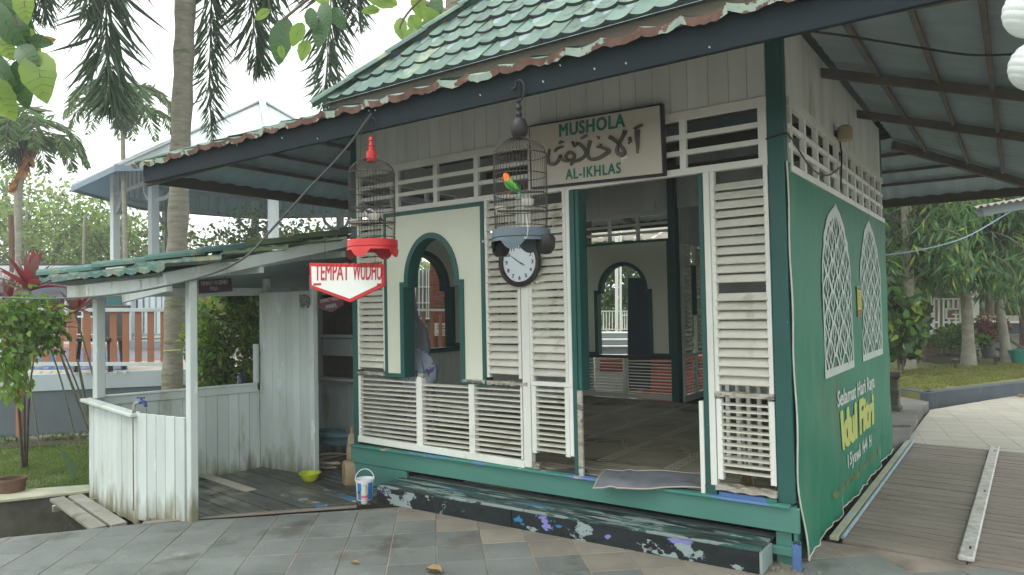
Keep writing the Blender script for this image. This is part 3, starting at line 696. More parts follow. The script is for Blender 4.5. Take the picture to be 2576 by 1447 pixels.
mb.add([(XR,YF,ZE+.03),(IR,IF,ZI+.03),(IR,IB,ZI+.03),(XR,YB,ZE+.03)],[(3,2,1,0)]); mb.add([(XL,YB,ZE+.03),(IL,IB,ZI+.03),(IR,IB,ZI+.03),(XR,YB,ZE+.03)],[(0,1,2,3)])
mb.build('skirt_roof_deck',TILE,hall)
MB().beam((XL-.06,YF-.05,ZE+.085),(IL,IF,ZI+.11),.12,.03).build('hip_cap',TILE,hall,bevel=.01)
MB().beam((XR,YF-.05,ZE+.085),(IR,IF,ZI+.11),.12,.03).build('hip_cap',TILE,hall,bevel=.01)
sp=MB()
for _ in range(11):
    x=rng.uniform(-4.2,.3); z=rng.uniform(2.80,2.91); r=rng.uniform(.004,.006)
    for (q,h_) in ((0,r),(1,r*.7)): sp.tube([(x+q*r,YF-.017,z-q*r),(x+q*r+.004,YF-.017-r*.6,z-q*r+r)],[r*.6,r*.25],6)
sp.build('pale_snail_shells',WHITE,hall,kind='stuff')
# ================================================================ CARPET inside
CAR=mat('olive_prayer_carpet',(.31,.285,.205),(.22,.205,.15),3,.95,.5,bsc=300,spots=[((.07,.065,.05),1.5,.55)])
CARL=mat('carpet_pale_line',(.60,.55,.43),(.46,.42,.32),30,.95,.3)
car=thing('carpet','olive prayer carpet with pale woven arch lines, covering the hall floor','carpet',(-1.94,1.9,.372))
MB().box(-3.80,-.10,.17,3.80,.373,.383).build('carpet_field',CAR,car)
def strip(poly,wd,z=.3845):
    vs=[];fs=[]
    for i,p in enumerate(poly):
        a=Vector(poly[max(i-1,0)]);b=Vector(poly[min(i+1,len(poly)-1)]); d=(b-a).normalized(); n=Vector((-d.y,d.x))*wd/2
        vs+=[(p[0]+n.x,p[1]+n.y,z),(p[0]-n.x,p[1]-n.y,z)]
    fs=[(2*i,2*i+1,2*i+3,2*i+2) for i in range(len(poly)-1)]
    return vs,fs
lm=MB()
for r in range(3):
    y0=.32+r*1.18
    for dy in (0,.05,1.10): lm.add(*strip([(-3.8,y0+dy),(-.1,y0+dy)],.012,.3845))
    for c_ in range(8):
        x0=-3.75+c_*.56; cx=x0+.24
        pr_=[(-.24,.12),(-.24,.62),(-.20,.70),(-.14,.74),(-.16,.82),(-.08,.86),(-.05,.93),(0,1.0)]
        pts=[(cx+a,y0+b) for a,b in pr_]+[(cx-a,y0+b) for a,b in pr_[::-1][1:]]
        pts=[p for p in pts if -3.79<p[0]<-.11]
        if len(pts)>2: lm.add(*strip(pts,.010,.3848))
        for q in range(14):
            for h_ in (-.012,.012,.036):
                px=cx-.30+h_; 
                if -3.78<px<-.13: lm.add([(px-.008,y0+.1+q*.07,.3847),(px+.008,y0+.1+q*.07,.3847),(px+.008,y0+.14+q*.07,.3847),(px-.008,y0+.14+q*.07,.3847)],[(0,1,2,3)])
lm.build('woven_lines',CARL,car)
MB().box(-3.0,-.12,.02,.165,.372,.3775).build('worn_threshold_floor',mat('worn_floor_paint',(.36,.33,.27),(.25,.22,.18),5,.8,.3,patches=[((.06,.06,.07),4,.60),((.10,.10,.22),6,.66)]),hall)
# ================================================================ DOORMAT
MATG=mat('grey_towel_mat',(.24,.27,.31),(.17,.19,.22),6,.98,.9,bsc=220,spots=[((.11,.12,.14),4,.60)]); MATE=mat('mat_binding',(.42,.36,.33),(.36,.31,.28),8,.9,.2)
nx,ny=28,10; vs=[];rim=[]
c00,c10,c11,c01=[tuple(az(u_,v_,.388).xy) for u_,v_ in ((2372,1935),(2818,1955),(2822,1893),(2425,1880))]
for j in range(ny+1):
    for i in range(nx+1):
        s=i/nx;t=j/ny
        x=(c00[0]*(1-s)+c10[0]*s)*(1-t)+(c01[0]*(1-s)+c11[0]*s)*t; y=(c00[1]*(1-s)+c10[1]*s)*(1-t)+(c01[1]*(1-s)+c11[1]*s)*t
        y+=.006*math.sin(s*9)*(1-t)
        z=.388+.006*math.sin(s*9+t*3)+.004*math.sin(t*9)+.012*math.exp(-((s-.16-.08*t)/.035)**2)
        if y<-.09: z-=min(.03,(-.09-y)*.3)
        vs.append((x,y,z))
fs=[(j*(nx+1)+i,j*(nx+1)+i+1,(j+1)*(nx+1)+i+1,(j+1)*(nx+1)+i) for j in range(ny) for i in range(nx)]
dm=thing('doormat','crumpled blue grey towel doormat with pale binding, on the doorway threshold','doormat',(-1.0,0,.38))
MB().add(vs,fs).build('mat_cloth',MATG,dm,smooth=True)
idx=[i for i in range(nx+1)]+[ (j)*(nx+1)+nx for j in range(1,ny+1)]+[ny*(nx+1)+i for i in range(nx-1,-1,-1)]+[j*(nx+1) for j in range(ny-1,-1,-1)]
tube('binding',MATE,dm,[vs[i] for i in idx],.006,6)
# ================================================================ STEP
st=thing('wooden_step','long low wooden step with black, grey and violet peeling paint, in front of the hall','step',(-1.7,-.17,0))
def SL(x): # front line of the step
    return -.345+(x+3.25)*(.09/3.1)
for (x0,x1) in ((-3.25,-1.905),(-1.9,-.15)):
    MB().hexa([(x0,SL(x0),.0),(x1,SL(x1),.0),(x1,SL(x1)+.022,.0),(x0,SL(x0)+.022,.0),(x0,SL(x0),.128),(x1,SL(x1),.128),(x1,SL(x1)+.022,.128),(x0,SL(x0)+.022,.128)]).build('riser_board',STEP,st,bevel=.003)
for i in range(4):
    for (x0,x1) in ((-3.255,-1.8-.05*i),(-1.797-.05*i,-.145)):
        f=lambda x,k:SL(x)-.006+(.10-SL(x)+.006)*k
        z=.146+rng.uniform(-.002,.002)
        a,b=i/4+.006,(i+1)/4-.004
        MB().hexa([(x0,f(x0,a),.128),(x1,f(x1,a),.128),(x1,f(x1,b),.128),(x0,f(x0,b),.128),(x0,f(x0,a),z),(x1,f(x1,a),z),(x1,f(x1,b),z),(x0,f(x0,b),z)]).build('tread_plank',STEPT if i<3 else mat('step_back_plank',(.20,.26,.25),(.14,.19,.18),4,.7,.3,stretch=(.5,3,1),patches=[((.06,.13,.11),4,.62)]),st,bevel=.003)
ENDP=mat('step_end_paint',(.26,.33,.32),(.20,.27,.26),3,.6,.2,patches=[((.02,.025,.03),5,.66)])
MB().hexa([(-.15,SL(-.15)+.004,0),(-.132,SL(-.15)+.004,0),(-.132,-.04,0),(-.15,-.04,0),(-.15,SL(-.15)+.004,.1275),(-.132,SL(-.15)+.004,.1275),(-.132,-.04,.1275),(-.15,-.04,.1275)]).build('end_board',ENDP,st,bevel=.002)
MB().box(-3.25,-3.235,-.32,-.05,0,.1275).build('end_board',ENDP,st)
# rubble of mortar by the corner
mb=MB()
for _ in range(26):
    x,y=rng.uniform(-.20,.14),rng.uniform(-.16,-.02); r=rng.uniform(.008,.022)
    mb.lathe([(0.001,-.004),(r,0),(r*.7,r*.6),(0.001,r*.8)],(x,y,0),6)
tag(mb.build('mortar_crumbs',STONET),kind='stuff')
# ================================================================ BANNER on the right wall
BAN=mat('green_banner_print',(.010,.165,.095),(.010,.145,.085),1.2,.55,.4,bsc=7,spots=[((.06,.19,.11),1.1,.52),((.10,.10,.03),1.4,.63),((.015,.09,.075),2.2,.66)],stretch=(1,1,.45),spec=.25)
bn=thing('festival_banner','green holiday greeting banner with two white lattice arches, stretched over the side wall','banner',(.01,2,0))
zb=lambda y:.012+(.012*y/3.9); ny,nz=70,30; vs=[];fs=[]
def bx_(y,z):
    low=max(0,(.5-z)/.5); near=max(0,(.5-y)/.5)
    return .014+.006*math.sin(y*7+z*2.2)*(.3+low)+.004*math.sin(z*9+y*3)+.007*math.sin(y*17+z*4)*low+.004*math.sin(y*31-z*6)*(.3+low)+.02*near*low
def ytop(t,z): # near edge swings in at the foot
    return .0
for j in range(nz+1):
    for i in range(ny+1):
        s=i/ny;t=j/nz
        ya=.0+.03*(1-t)+(.075*max(0,(.16-t)/.16)); yb_=3.9+.06*(1-t)
        y=ya+(yb_-ya)*s; z=zb(y)*(1-t)+2.465*t
        if t<.12: z+=.01*math.sin(s*40)*(1-t/.12)
        vs.append((bx_(y,z),y,z))
fs=[(j*(ny+1)+i,j*(ny+1)+i+1,(j+1)*(ny+1)+i+1,(j+1)*(ny+1)+i) for j in range(nz) for i in range(ny)]
MB().add(vs,fs).build('banner_sheet',BAN,bn,smooth=True)
HEM=mat('banner_hem',(.58,.60,.55),(.45,.45,.40),9,.7,.2)
tube('hem',HEM,bn,[Vector(vs[j*(ny+1)])+Vector((.002,-.002,0)) for j in range(nz+1)],.0055,6)
tube('hem',HEM,bn,[Vector(vs[i])+Vector((.004,0,-.003)) for i in range(ny+1)],.0045,6)
PRW=mat('banner_white_print',(.46,.52,.50),(.40,.47,.44),2,.45,0); PRY=mat('banner_yellow_print',(.42,.47,.10),(.36,.42,.10),3,.45,0); PRS=mat('banner_faded_print',(.20,.21,.06),(.13,.14,.05),4,.5,0)
def onb(q): return Vector((bx_(q.y,q.z)+.0065,q.y,q.z))
def btext(s,m,a,b,h,bold=.02,spacing=1): 
    p0,p1=ax(*a,.015),ax(*b,.015); text(s,m,bn,p0,p1,h,bold=bold,name='printed_text',spacing=spacing,bend=onb)
btext('Selamat Hari Raya',PRW,(3350,1631),(3496,1547),.125,.035)
btext('Idul Fitri',PRY,(3366,1796),(3493,1688),.285,.075)
btext('1 Syawal 1444 H',PRW,(3387,1872),(3485,1781),.105,.035)
btext('Minal Aidin Wal Faidzin | Mohon Maaf Lahir dan Batin',PRS,(3332,2003),(3520,1808),.062,.02)
# two lattice arches (flat print)
def archwin(y0,y1,z0,zs,zt):
    w=y1-y0; cy=(y0+y1)/2; a=w/2
    prof=[(1,0),(1,.0),(1,.62),(.985,.66),(.94,.70),(.90,.715),(.87,.73),(.86,.76),(.84,.79),(.76,.815),(.70,.83),(.66,.85),(.60,.88),(.45,.92),(.25,.955),(.12,.975),(0,1.0)]
    Ht=zt-z0
    ro=[(cy+a*p,z0+Ht*q) for p,q in prof]; lo=[(cy-a*p,z0+Ht*q) for p,q in prof][::-1][1:]
    outl=ro+lo
    inn=[]
    for p,q in prof: inn.append((cy+max(a*p-.035,0),z0+.05+(Ht-.12)*q if q>0 else z0+.06))
    inn=inn+[(2*cy-p[0],p[1]) for p in inn[::-1][1:]]
    mb=MB(); n=len(outl)
    vs=[onb(Vector((0,p[0],p[1]))) for p in outl]+[onb(Vector((0,p[0],p[1]))) for p in inn]
    fs=[(i,(i+1)%n,n+(i+1)%n,n+i) for i in range(n)]
    mb.add(vs,fs); mb.build('printed_arch_border',PRW,bn)
    def inside(y,z):
        t=(z-z0)/Ht
        if t<.035 or t>.965: return False
        for (p,q),(p2,q2) in zip(prof[1:],prof[2:]):
            if q<=t<=q2 and q2>q:
                pp=p+(p2-p)*(t-q)/(q2-q); return abs(y-cy)<a*pp-.018
        return False
    mb=MB()
    def seg(A,B,wd):
        A=Vector((A[0],A[1]));B=Vector((B[0],B[1])); n=max(1,int((B-A).length/.022))
        d=(B-A).normalized(); nn=Vector((-d.y,d.x))*wd/2
        run=None
        for i in range(n):
            p=A.lerp(B,i/n);q=A.lerp(B,(i+1)/n)
            if inside(*((p+q)/2)): mb.add([onb(Vector((0,*v))) for v in (p+nn,p-nn,q-nn,q+nn)],[(0,1,2,3)])
    dx=w/3.0; dz=.118; row=0; z=z0+.03
    while z<zt:
        off=0 if row%2==0 else dx/2
        for c in range(-3,5):
            x=cy+off+c*dx-dx
            seg((x-dx*.12,z),(x+dx*.12,z),.030)
            for sg in (-1,1):
                seg((x+sg*dx*.10,z),(x+sg*dx*.40,z+dz),.017)
                seg((x+sg*dx*.06,z),(x+sg*dx*.10,z+dz*.5),.018)
                seg((x+sg*dx*.10,z+dz*.5),(x-sg*dx*.16,z+dz*1.25),.018)
                seg((x-sg*dx*.16,z+dz*1.25),(x,z+dz*2),.018)
                seg((x+sg*dx*.12,z),(x+sg*dx*.46,z-dz*.95),.021)
        z+=dz; row+=1
    mb.build('printed_lattice',PRW,bn)
archwin(.835,1.915,1.05,1.9,2.35); archwin(2.36,3.43,1.06,1.9,2.355)
po=thing('notice_poster','small yellow notice taped to the green banner between its two white arches','poster',(.02,2.2,1.6))
YEL=mat('poster_yellow',(.50,.42,.04),(.45,.38,.04),4,.6,0); MB().box(.024,.028,2.13,2.30,1.46,1.72).build('paper',YEL,po)
MB().box(.0283,.0293,2.135,2.295,1.462,1.52).build('printed_band',mat('poster_brown',(.25,.08,.05),(.1,.08,.08),30,.6,0),po)
MB().box(.0283,.0293,2.14,2.29,1.69,1.715).build('printed_band',mat('poster_dark',(.06,.07,.08),(.1,.1,.1),30,.6,0),po)
for k in range(7): MB().box(.0283,.0291,2.16,2.27-.015*(k%3),1.545+k*.019,1.552+k*.019).build('printed_line',MATS['poster_brown'],po)
# lamp with its cable on the side wall
wl=thing('wall_lamp','cream bulkhead lamp with a black cable, on the side wall above the green banner','lamp',(.03,1.56,2.94))
MB().lathe([(.001,.0),(.055,.004),(.06,.05),(.055,.11),(.03,.125),(.001,.13)],(.07,1.56,2.86),16).build('lamp_shade',mat('cream_lamp',(.42,.36,.22),(.36,.31,.2),5,.5,0),wl,smooth=True)
MB().box(-.002,.03,1.53,1.59,2.90,2.95).build('bracket',BLACK,wl)
tube('cable',BLACK,wl,smoothpath([(.03,1.56,2.90),(.04,1.57,2.75),(.035,1.56,2.6),(.03,1.55,2.48)]),.006)
tube('cable',BLACK,wl,smoothpath([(.035,1.56,2.66),(.03,1.1,2.53),(.03,.6,2.5),(.02,.1,2.62),(.01,-.03,2.63),(-.1,-.035,2.61)]),.005)
# ================================================================ SIGNS
# main name board
YS=-.075
sg=thing('name_board','large cream name board lettered in green with raised dark arabic script, above the doorway','sign',(-1.3,YS,2.5))
q=[ay(u,v,YS) for u,v in ((2123,757),(2658,700),(2646,412),(2113,503))]
def quad_slab(name,m,par,q,y0,y1,bevel=.003,**k):
    return MB().hexa([(p.x,y0,p.z) for p in (q[0],q[1])]+[(p.x,y1,p.z) for p in (q[1],q[0])]+[(p.x,y0,p.z) for p in (q[3],q[2])]+[(p.x,y1,p.z) for p in (q[2],q[3])]).build(name,m,par,bevel=bevel,**k)
cx_=sum((p for p in q),Vector())/4
quad_slab('board_frame',BLACK,sg,[cx_+(p-cx_)*1.0 for p in q],YS,YS+.05)
def shr(p,d): 
    return Vector((p.x+(d if p.x<cx_.x else -d),p.y,p.z+(d if p.z<cx_.z else -d)))
quad_slab('board_face',SIGNB,sg,[shr(p,.014) for p in q],YS-.006,YS+.01)
yl=YS-.0095
text('MUSHOLA',SGREEN,sg,ay(2236,547,yl),ay(2501,506,yl),.095,bold=.045,off=.0,spacing=1.12)
text('AL-IKHLAS',SGREEN,sg,ay(2262,719,yl),ay(2484,692,yl),.078,bold=.035,off=.0,spacing=1.15)
def zp(x,y,yy): return ay(2000+x/1.929,400+y/1.929,yy)
def stroke(pts,w,name='raised_script',m=BRASS,dep=.016):
    P=[zp(a,b,YS-.007) for a,b in pts]; P=[Vector((p.x,p.z)) for p in P]; P3=smoothpath([(p.x,0,p.y) for p in P],5); P=[Vector((p.x,p.z)) for p in P3]
    n=len(P); w=[w]*n if not isinstance(w,(list,tuple)) else list(np.interp(np.linspace(0,1,n),np.linspace(0,1,len(w)),w))
    Lf=[];Rt=[]
    for i,p in enumerate(P):
        d=(P[min(i+1,n-1)]-P[max(i-1,0)]).normalized(); nn=Vector((-d.y,d.x))*w[i]/2
        Lf.append((p.x+nn.x,p.y+nn.y)); Rt.append((p.x-nn.x,p.y-nn.y))
    mb=MB()
    y0,y1=YS-.007-dep,YS-.004
    for i in range(n-1):
        a,b,c,d=Lf[i],Lf[i+1],Rt[i+1],Rt[i]
        mb.hexa([(a[0],y0,a[1]),(b[0],y0,b[1]),(b[0],y1,b[1]),(a[0],y1,a[1]),(d[0],y0,d[1]),(c[0],y0,c[1]),(c[0],y1,c[1]),(d[0],y1,d[1])])
    mb.build(name,m,sg)
stroke([(1064,235),(1062,290),(1066,350),(1063,415)],[.036,.032,.022,.006])
stroke([(1038,224),(1104,194)],.014)
stroke([(1010,286),(1003,303),(1012,318),(994,338)],[.01,.02,.014,.008])
stroke([(972,236),(955,275),(930,325),(908,375),(910,410),(935,428),(962,412),(958,385),(930,350),(888,312),(846,286)],[.030,.024,.022,.022,.024,.024,.024,.02,.022,.024,.028])
stroke([(942,465),(990,434)],.014,m=SIGNW)
stroke([(752,285),(768,290),(762,305)],.010); stroke([(772,345),(786,348)],.014)
stroke([(750,362),(790,370),(828,384),(842,400),(800,432),(750,455),(700,458),(680,425),(685,380),(700,315)],[.016,.022,.024,.026,.026,.024,.022,.020,.020,.026])
stroke([(612,340),(640,362),(665,400),(655,435),(620,462),(570,480),(548,506)],[.026,.024,.02,.02,.022,.02,.012])
stroke([(628,300),(676,274)],.014); stroke([(562,322),(574,355),(580,362),(590,350),(604,328)],[.012,.012,.01,.012,.012])
stroke([(545,470),(510,440),(540,405),(572,420),(574,450),(545,468),(505,472),(475,455),(470,425)],[.016,.018,.02,.022,.02,.02,.02,.018,.014])
stroke([(470,425),(458,460),(440,485),(410,498),(382,488),(372,450),(380,415),(386,380)],[.014,.02,.022,.024,.024,.022,.018,.012])
stroke([(425,400),(450,375),(492,360)],[.012,.02,.01]); stroke([(460,340),(472,326),(468,318)],.012); stroke([(482,330),(492,324)],.010)
# hanging red and white arrow sign
def T13(yy): return lambda s,d,z:(s,yy-d,z)
def arrow_sign(label,pts,yy,frame,face,inset,th=.014,group=None,name='hanging_sign'):
    P=[ay(u,v,yy) for u,v in pts]; c=sum(P,Vector())/len(P)
    s=thing(name,label,'sign',(c.x,yy,c.z),group); 
    pol=[(p.x,p.z) for p in P]
    MB().prism(pol,T13(yy),-th/2,th/2).build('sign_board',frame,s,bevel=.002)
    if inset:
        n=len(pol); pin=[]
        for i in range(n):
            a=Vector(pol[i-1]);b=Vector(pol[i]);d=Vector(pol[(i+1)%n]); e1=(b-a).normalized();e2=(d-b).normalized()
            n1=Vector((e1.y,-e1.x));n2=Vector((e2.y,-e2.x))
            if n1.dot(Vector((c.x,c.z))-b)<0:n1=-n1
            if n2.dot(Vector((c.x,c.z))-b)<0:n2=-n2
            k=(n1+n2).normalized(); pin.append(tuple(b+k*inset/max(.3,k.dot(n1))))
        MB().prism(pin,T13(yy),th/2,th/2+.002).build('sign_face',face,s)
    return s
s1=arrow_sign('white arrow shaped sign with red border and red lettering, hanging below the red based cage',[(1240,1052),(1538,1057),(1540,1145),(1403,1210),(1243,1152)],-1.3,REDP,SIGNW,.024,name='ablution_sign')
yl=-1.3-.0105
text('TEMPAT',REDP,s1,ay(1259,1121,yl),ay(1396,1119,yl),.118,bold=.02,off=0); text('WUDHU',REDP,s1,ay(1411,1119,yl),ay(1526,1119,yl),.118,bold=.02,off=0)
for a,b in ((1253,1284),(1508,1534)):
    A=ay(a,1134,yl);B=ay(b,1141,yl); MB().box(A.x,B.x,yl,yl+.002,B.z,A.z).build('painted_bar',REDP,s1)
for u in (1300,1500):
    a=ay(u,1054,-1.3); tube('hanging_wire',BLACK,s1,[a,(a.x,-1.285,2.78)],.0015,5)
# purple signs
s2=arrow_sign('dark purple sign reading pria, hanging under the shelter roof beside its post',[(797,1120),(922,1112),(929,1166),(797,1175)],-.9,PURP,None,0,name='men_ablution_sign')
yl=-.9-.0095
text('TEMPAT WUDHU',PURPL,s2,ay(802,1144,yl),ay(910,1135,yl),.037,bold=.05,off=0); text('PRIA',PURPL,s2,ay(840,1163,yl),ay(873,1161,yl),.036,bold=.05,off=0)
for u in (830,900):
    a=ay(u,1118,-.9); tube('hanging_wire',BLACK,s2,[a,(a.x,-.9,a.z+.12)],.0015,5)
s3=arrow_sign('maroon pointed sign reading wanita, hanging in the dark passage behind the white arrow sign',[(1272,1198),(1375,1180),(1377,1220),(1330,1250),(1277,1236)],-.05,mat('maroon_sign',(.12,.035,.06),(.10,.03,.05),4,.5,0),None,0,name='women_ablution_sign')
yl=-.05-.0095
text('TEMPAT WUDHU',PURPL,s3,ay(1279,1213,yl),ay(1370,1196,yl),.033,bold=.05,off=0); text('WANITA',PURPL,s3,ay(1303,1235,yl),ay(1347,1228,yl),.036,bold=.05,off=0)
tube('hanging_wire',BLACK,s3,[ay(1300,1196,-.05),ay(1310,1150,-.05)],.0015,5)
# ================================================================ CLOCK
ck=thing('wall_clock','round wall clock with dark bronze rim and white dial on the mullion','clock',(-1.967,-.05,1.944))
cc=Vector((-1.962,-.035,1.944)); RXm=Matrix.Rotation(R(90),4,'X')
def ycyl(prof,n=40,mi=0,mb=None):
    m=MB(); m.lathe(prof,(0,0,0),n); m.v=[(cc.x+x,cc.y-z,cc.z+y) for x,y,z in m.v]; return m
ycyl([(.001,.0),(.186,.0),(.194,.02),(.188,.038),(.172,.046),(.160,.040),(.152,.028)]).build('rim',mat('bronze_rim',(.055,.045,.035),(.03,.026,.02),8,.45,.2,metal=.3),ck,smooth=True)
ycyl([(.001,.022),(.153,.022)]).build('dial',mat('clock_dial',(.66,.74,.80),(.62,.70,.76),2,.4,0),ck)
BLK=mat('print_black',(.02,.02,.025),(.02,.02,.02),3,.5,0)
for h_ in range(1,13):
    a=R(90-30*h_); x,z=cc.x+.120*math.cos(a),cc.z+.120*math.sin(a); w=.022 if h_<10 else .032
    text(str(h_),BLK,ck,(x-w/2,cc.y-.024,z-.015),(x+w/2,cc.y-.024,z-.015),.03,bold=.03,off=0,name='numeral')
def hand(ang,l,w,name,m,o=.027):
    d=Vector((math.sin(ang),0,math.cos(ang))); n=Vector((d.z,0,-d.x)); b=cc+Vector((0,-o,0))
    mb=MB(); pts=[b-d*.025-n*w*.5,b-d*.025+n*w*.5,b+d*l*.45+n*w,b+d*l+n*.001,b+d*l-n*.001,b+d*l*.45-n*w]
    mb.add(pts+[p+Vector((0,-.0015,0)) for p in pts],[(0,1,2,3,4,5),(11,10,9,8,7,6)]+[(i,(i+1)%6,6+(i+1)%6,6+i) for i in range(6)]); mb.build(name,m,ck)
hand(R(116),.062,.004,'hour_hand',BLK); hand(R(-56),.098,.003,'minute_hand',BLK,.029); hand(R(128),.05,.001,'second_hand',REDP,.031)
# ================================================================ BIRD CAGES
def cage(nm,label,cx,cy,zb,r,hs,hd,fin,finz,basem,skm,hookm,footm,dark):
    """zb base ring height, hs shoulder height above it, hd dome height"""
    c=thing(nm,label,'bird cage',(cx,cy,zb))
    nb=46; prof=[(r*.97,0),(r,hs*.3),(r,hs*.8),(r*.985,hs)]
    for i in range(1,8):
        a=R(90)*i/7; prof.append((r*math.cos(a)*.985+.0,hs+hd*math.sin(a)))
    mb=MB()
    for k in range(nb):
        a=2*math.pi*k/nb; pts=[(cx+max(q,.02)*math.cos(a),cy+max(q,.02)*math.sin(a),zb+z) for q,z in prof]
        mb.tube(pts,.0013,4,cap=False)
    mb.build('cage_bars',WIRE,c,kind='stuff')
    for z,rr in ((.004,r*.99),(.10,r*.995),(hs*.45,r*1.005),(hs*.72,r*1.005),(hs,r*1.0)):
        mb=MB(); mb.tube([(cx+rr*math.cos(a),cy+rr*math.sin(a),zb+z) for a in np.linspace(0,2*math.pi,41)],.0028,5,cap=False); mb.build('hoop',WIRE,c,smooth=True)
    # base tray and skirt with scalloped feet
    MB().lathe([(r*.9,-.012),(r*1.08,-.012),(r*1.10,-.055),(r*1.02,-.06),(r*1.02,-.02),(.001,-.02)],(cx,cy,zb),48).build('base_tray',basem,c,smooth=True)
    n=96;vs=[]
    def foot(a,m):  # hang depth
        t=(a/(2*math.pi)*m)%1; return .022+.050*max(0,math.cos(2*math.pi*t))**.7
    for k in range(n+1):
        a=2*math.pi*k/n; h=foot(a-.3,4)
        for rr,z in ((r*1.06,-.056),(r*1.10,-.056-h*.5),(r*1.12,-.056-h)):
            vs.append((cx+rr*math.cos(a),cy+rr*math.sin(a),zb+z))
    fs=[(3*k+j,3*k+j+1,3*k+4+j,3*k+3+j) for k in range(n) for j in (0,1)]
    MB().add(vs,fs).build('pierced_skirt',skm,c)
    # perches, cups, finial, hook
    tube('perch',BROWNF,c,[(cx-r*.95,cy-.03,zb+hs*.5),(cx+r*.95,cy+.02,zb+hs*.47)],.006)
    tube('perch',BROWNF,c,[(cx-r*.5,cy-r*.8,zb+hs*.22),(cx+r*.55,cy+r*.75,zb+hs*.25)],.006)
    for sx_,dz in ((-1,.0),(1,.02)):
        px,py=cx+sx_*r*.62,cy-r*.45; MB().lathe([(.001,-.045),(.022,-.042),(.033,-.02),(.036,.0),(.033,.0),(.02,-.034),(.001,-.036)],(px,py,zb+hs*.30+dz),16).build('seed_cup',CUP,c,smooth=True)
    MB().lathe(fin,(cx,cy,finz),20).build('finial',footm,c,smooth=True)
    return c
BX2=-1.075
cage2=cage('hooked_bird_cage','dome topped bird cage with blue grey base and black finial, hanging before the clock',BX2,-1.31,2.035,.148,.40,.10,
   [(.028,-.015),(.045,.01),(.05,.05),(.036,.09),(.014,.105),(.02,.12),(.01,.135),(.018,.155),(.008,.18),(.014,.19),(.004,.20)],2.545,GREYP,GREYP,BLACK,BLACK,True)
tube('hook',BLACK,cage2,smoothpath([(BX2,-1.31,2.735),(BX2+.03,-1.31,2.76),(BX2+.04,-1.31,2.81),(BX2+.02,-1.31,2.85),(BX2-.015,-1.31,2.85),(BX2-.02,-1.31,2.82),(BX2-.045,-1.31,2.815)]),.006)
tube('hook_wire',BLACK,cage2,[(BX2,-1.31,2.74),(BX2-.004,-1.295,2.87)],.002,5)
for sx_ in (-1,1):
    px=BX2+sx_*.14
    tube('wire_clip',mat('bright_wire',(.5,.5,.5),(.45,.45,.45),5,.3,0,metal=.8),cage2,smoothpath([(px,-1.46,2.07),(px+.012,-1.47,2.0),(px+.004,-1.475,1.955),(px-.006,-1.475,1.965)]),.0016,6)
    MB().lathe([(.001,.05),(.04,.045),(.055,.02),(.05,-.03),(.03,-.06),(.001,-.065)],(BX2+sx_*.150,-1.30,1.945),14).build('corner_boss',BLACK,cage2,smooth=True)
BX1=-2.245
cage1=cage('red_based_bird_cage','dark wire bird cage with red base and red finial, hanging left of the arched window',BX1,-1.31,2.06,.148,.42,.10,
   [(.030,-.01),(.034,.01),(.034,.055),(.024,.060),(.018,.064),(.016,.09),(.021,.095),(.012,.105),(.011,.125),(.016,.13),(.014,.145),(.004,.155)],2.57,RED,RED,BLACK,RED,True)
tube('hook',BLACK,cage1,smoothpath([(BX1,-1.31,2.74),(BX1+.04,-1.31,2.77),(BX1+.045,-1.31,2.82),(BX1,-1.31,2.85),(BX1-.05,-1.31,2.80),(BX1-.07,-1.31,2.80)]),.0022,6)
tube('hook_wire',BLACK,cage1,[(BX1,-1.31,2.74),(BX1+.01,-1.30,2.86)],.002,5); tube('hook_wire',BLACK,cage1,[(BX1-.10,-1.31,2.60),(BX1-.10,-1.30,2.86)],.0018,5)
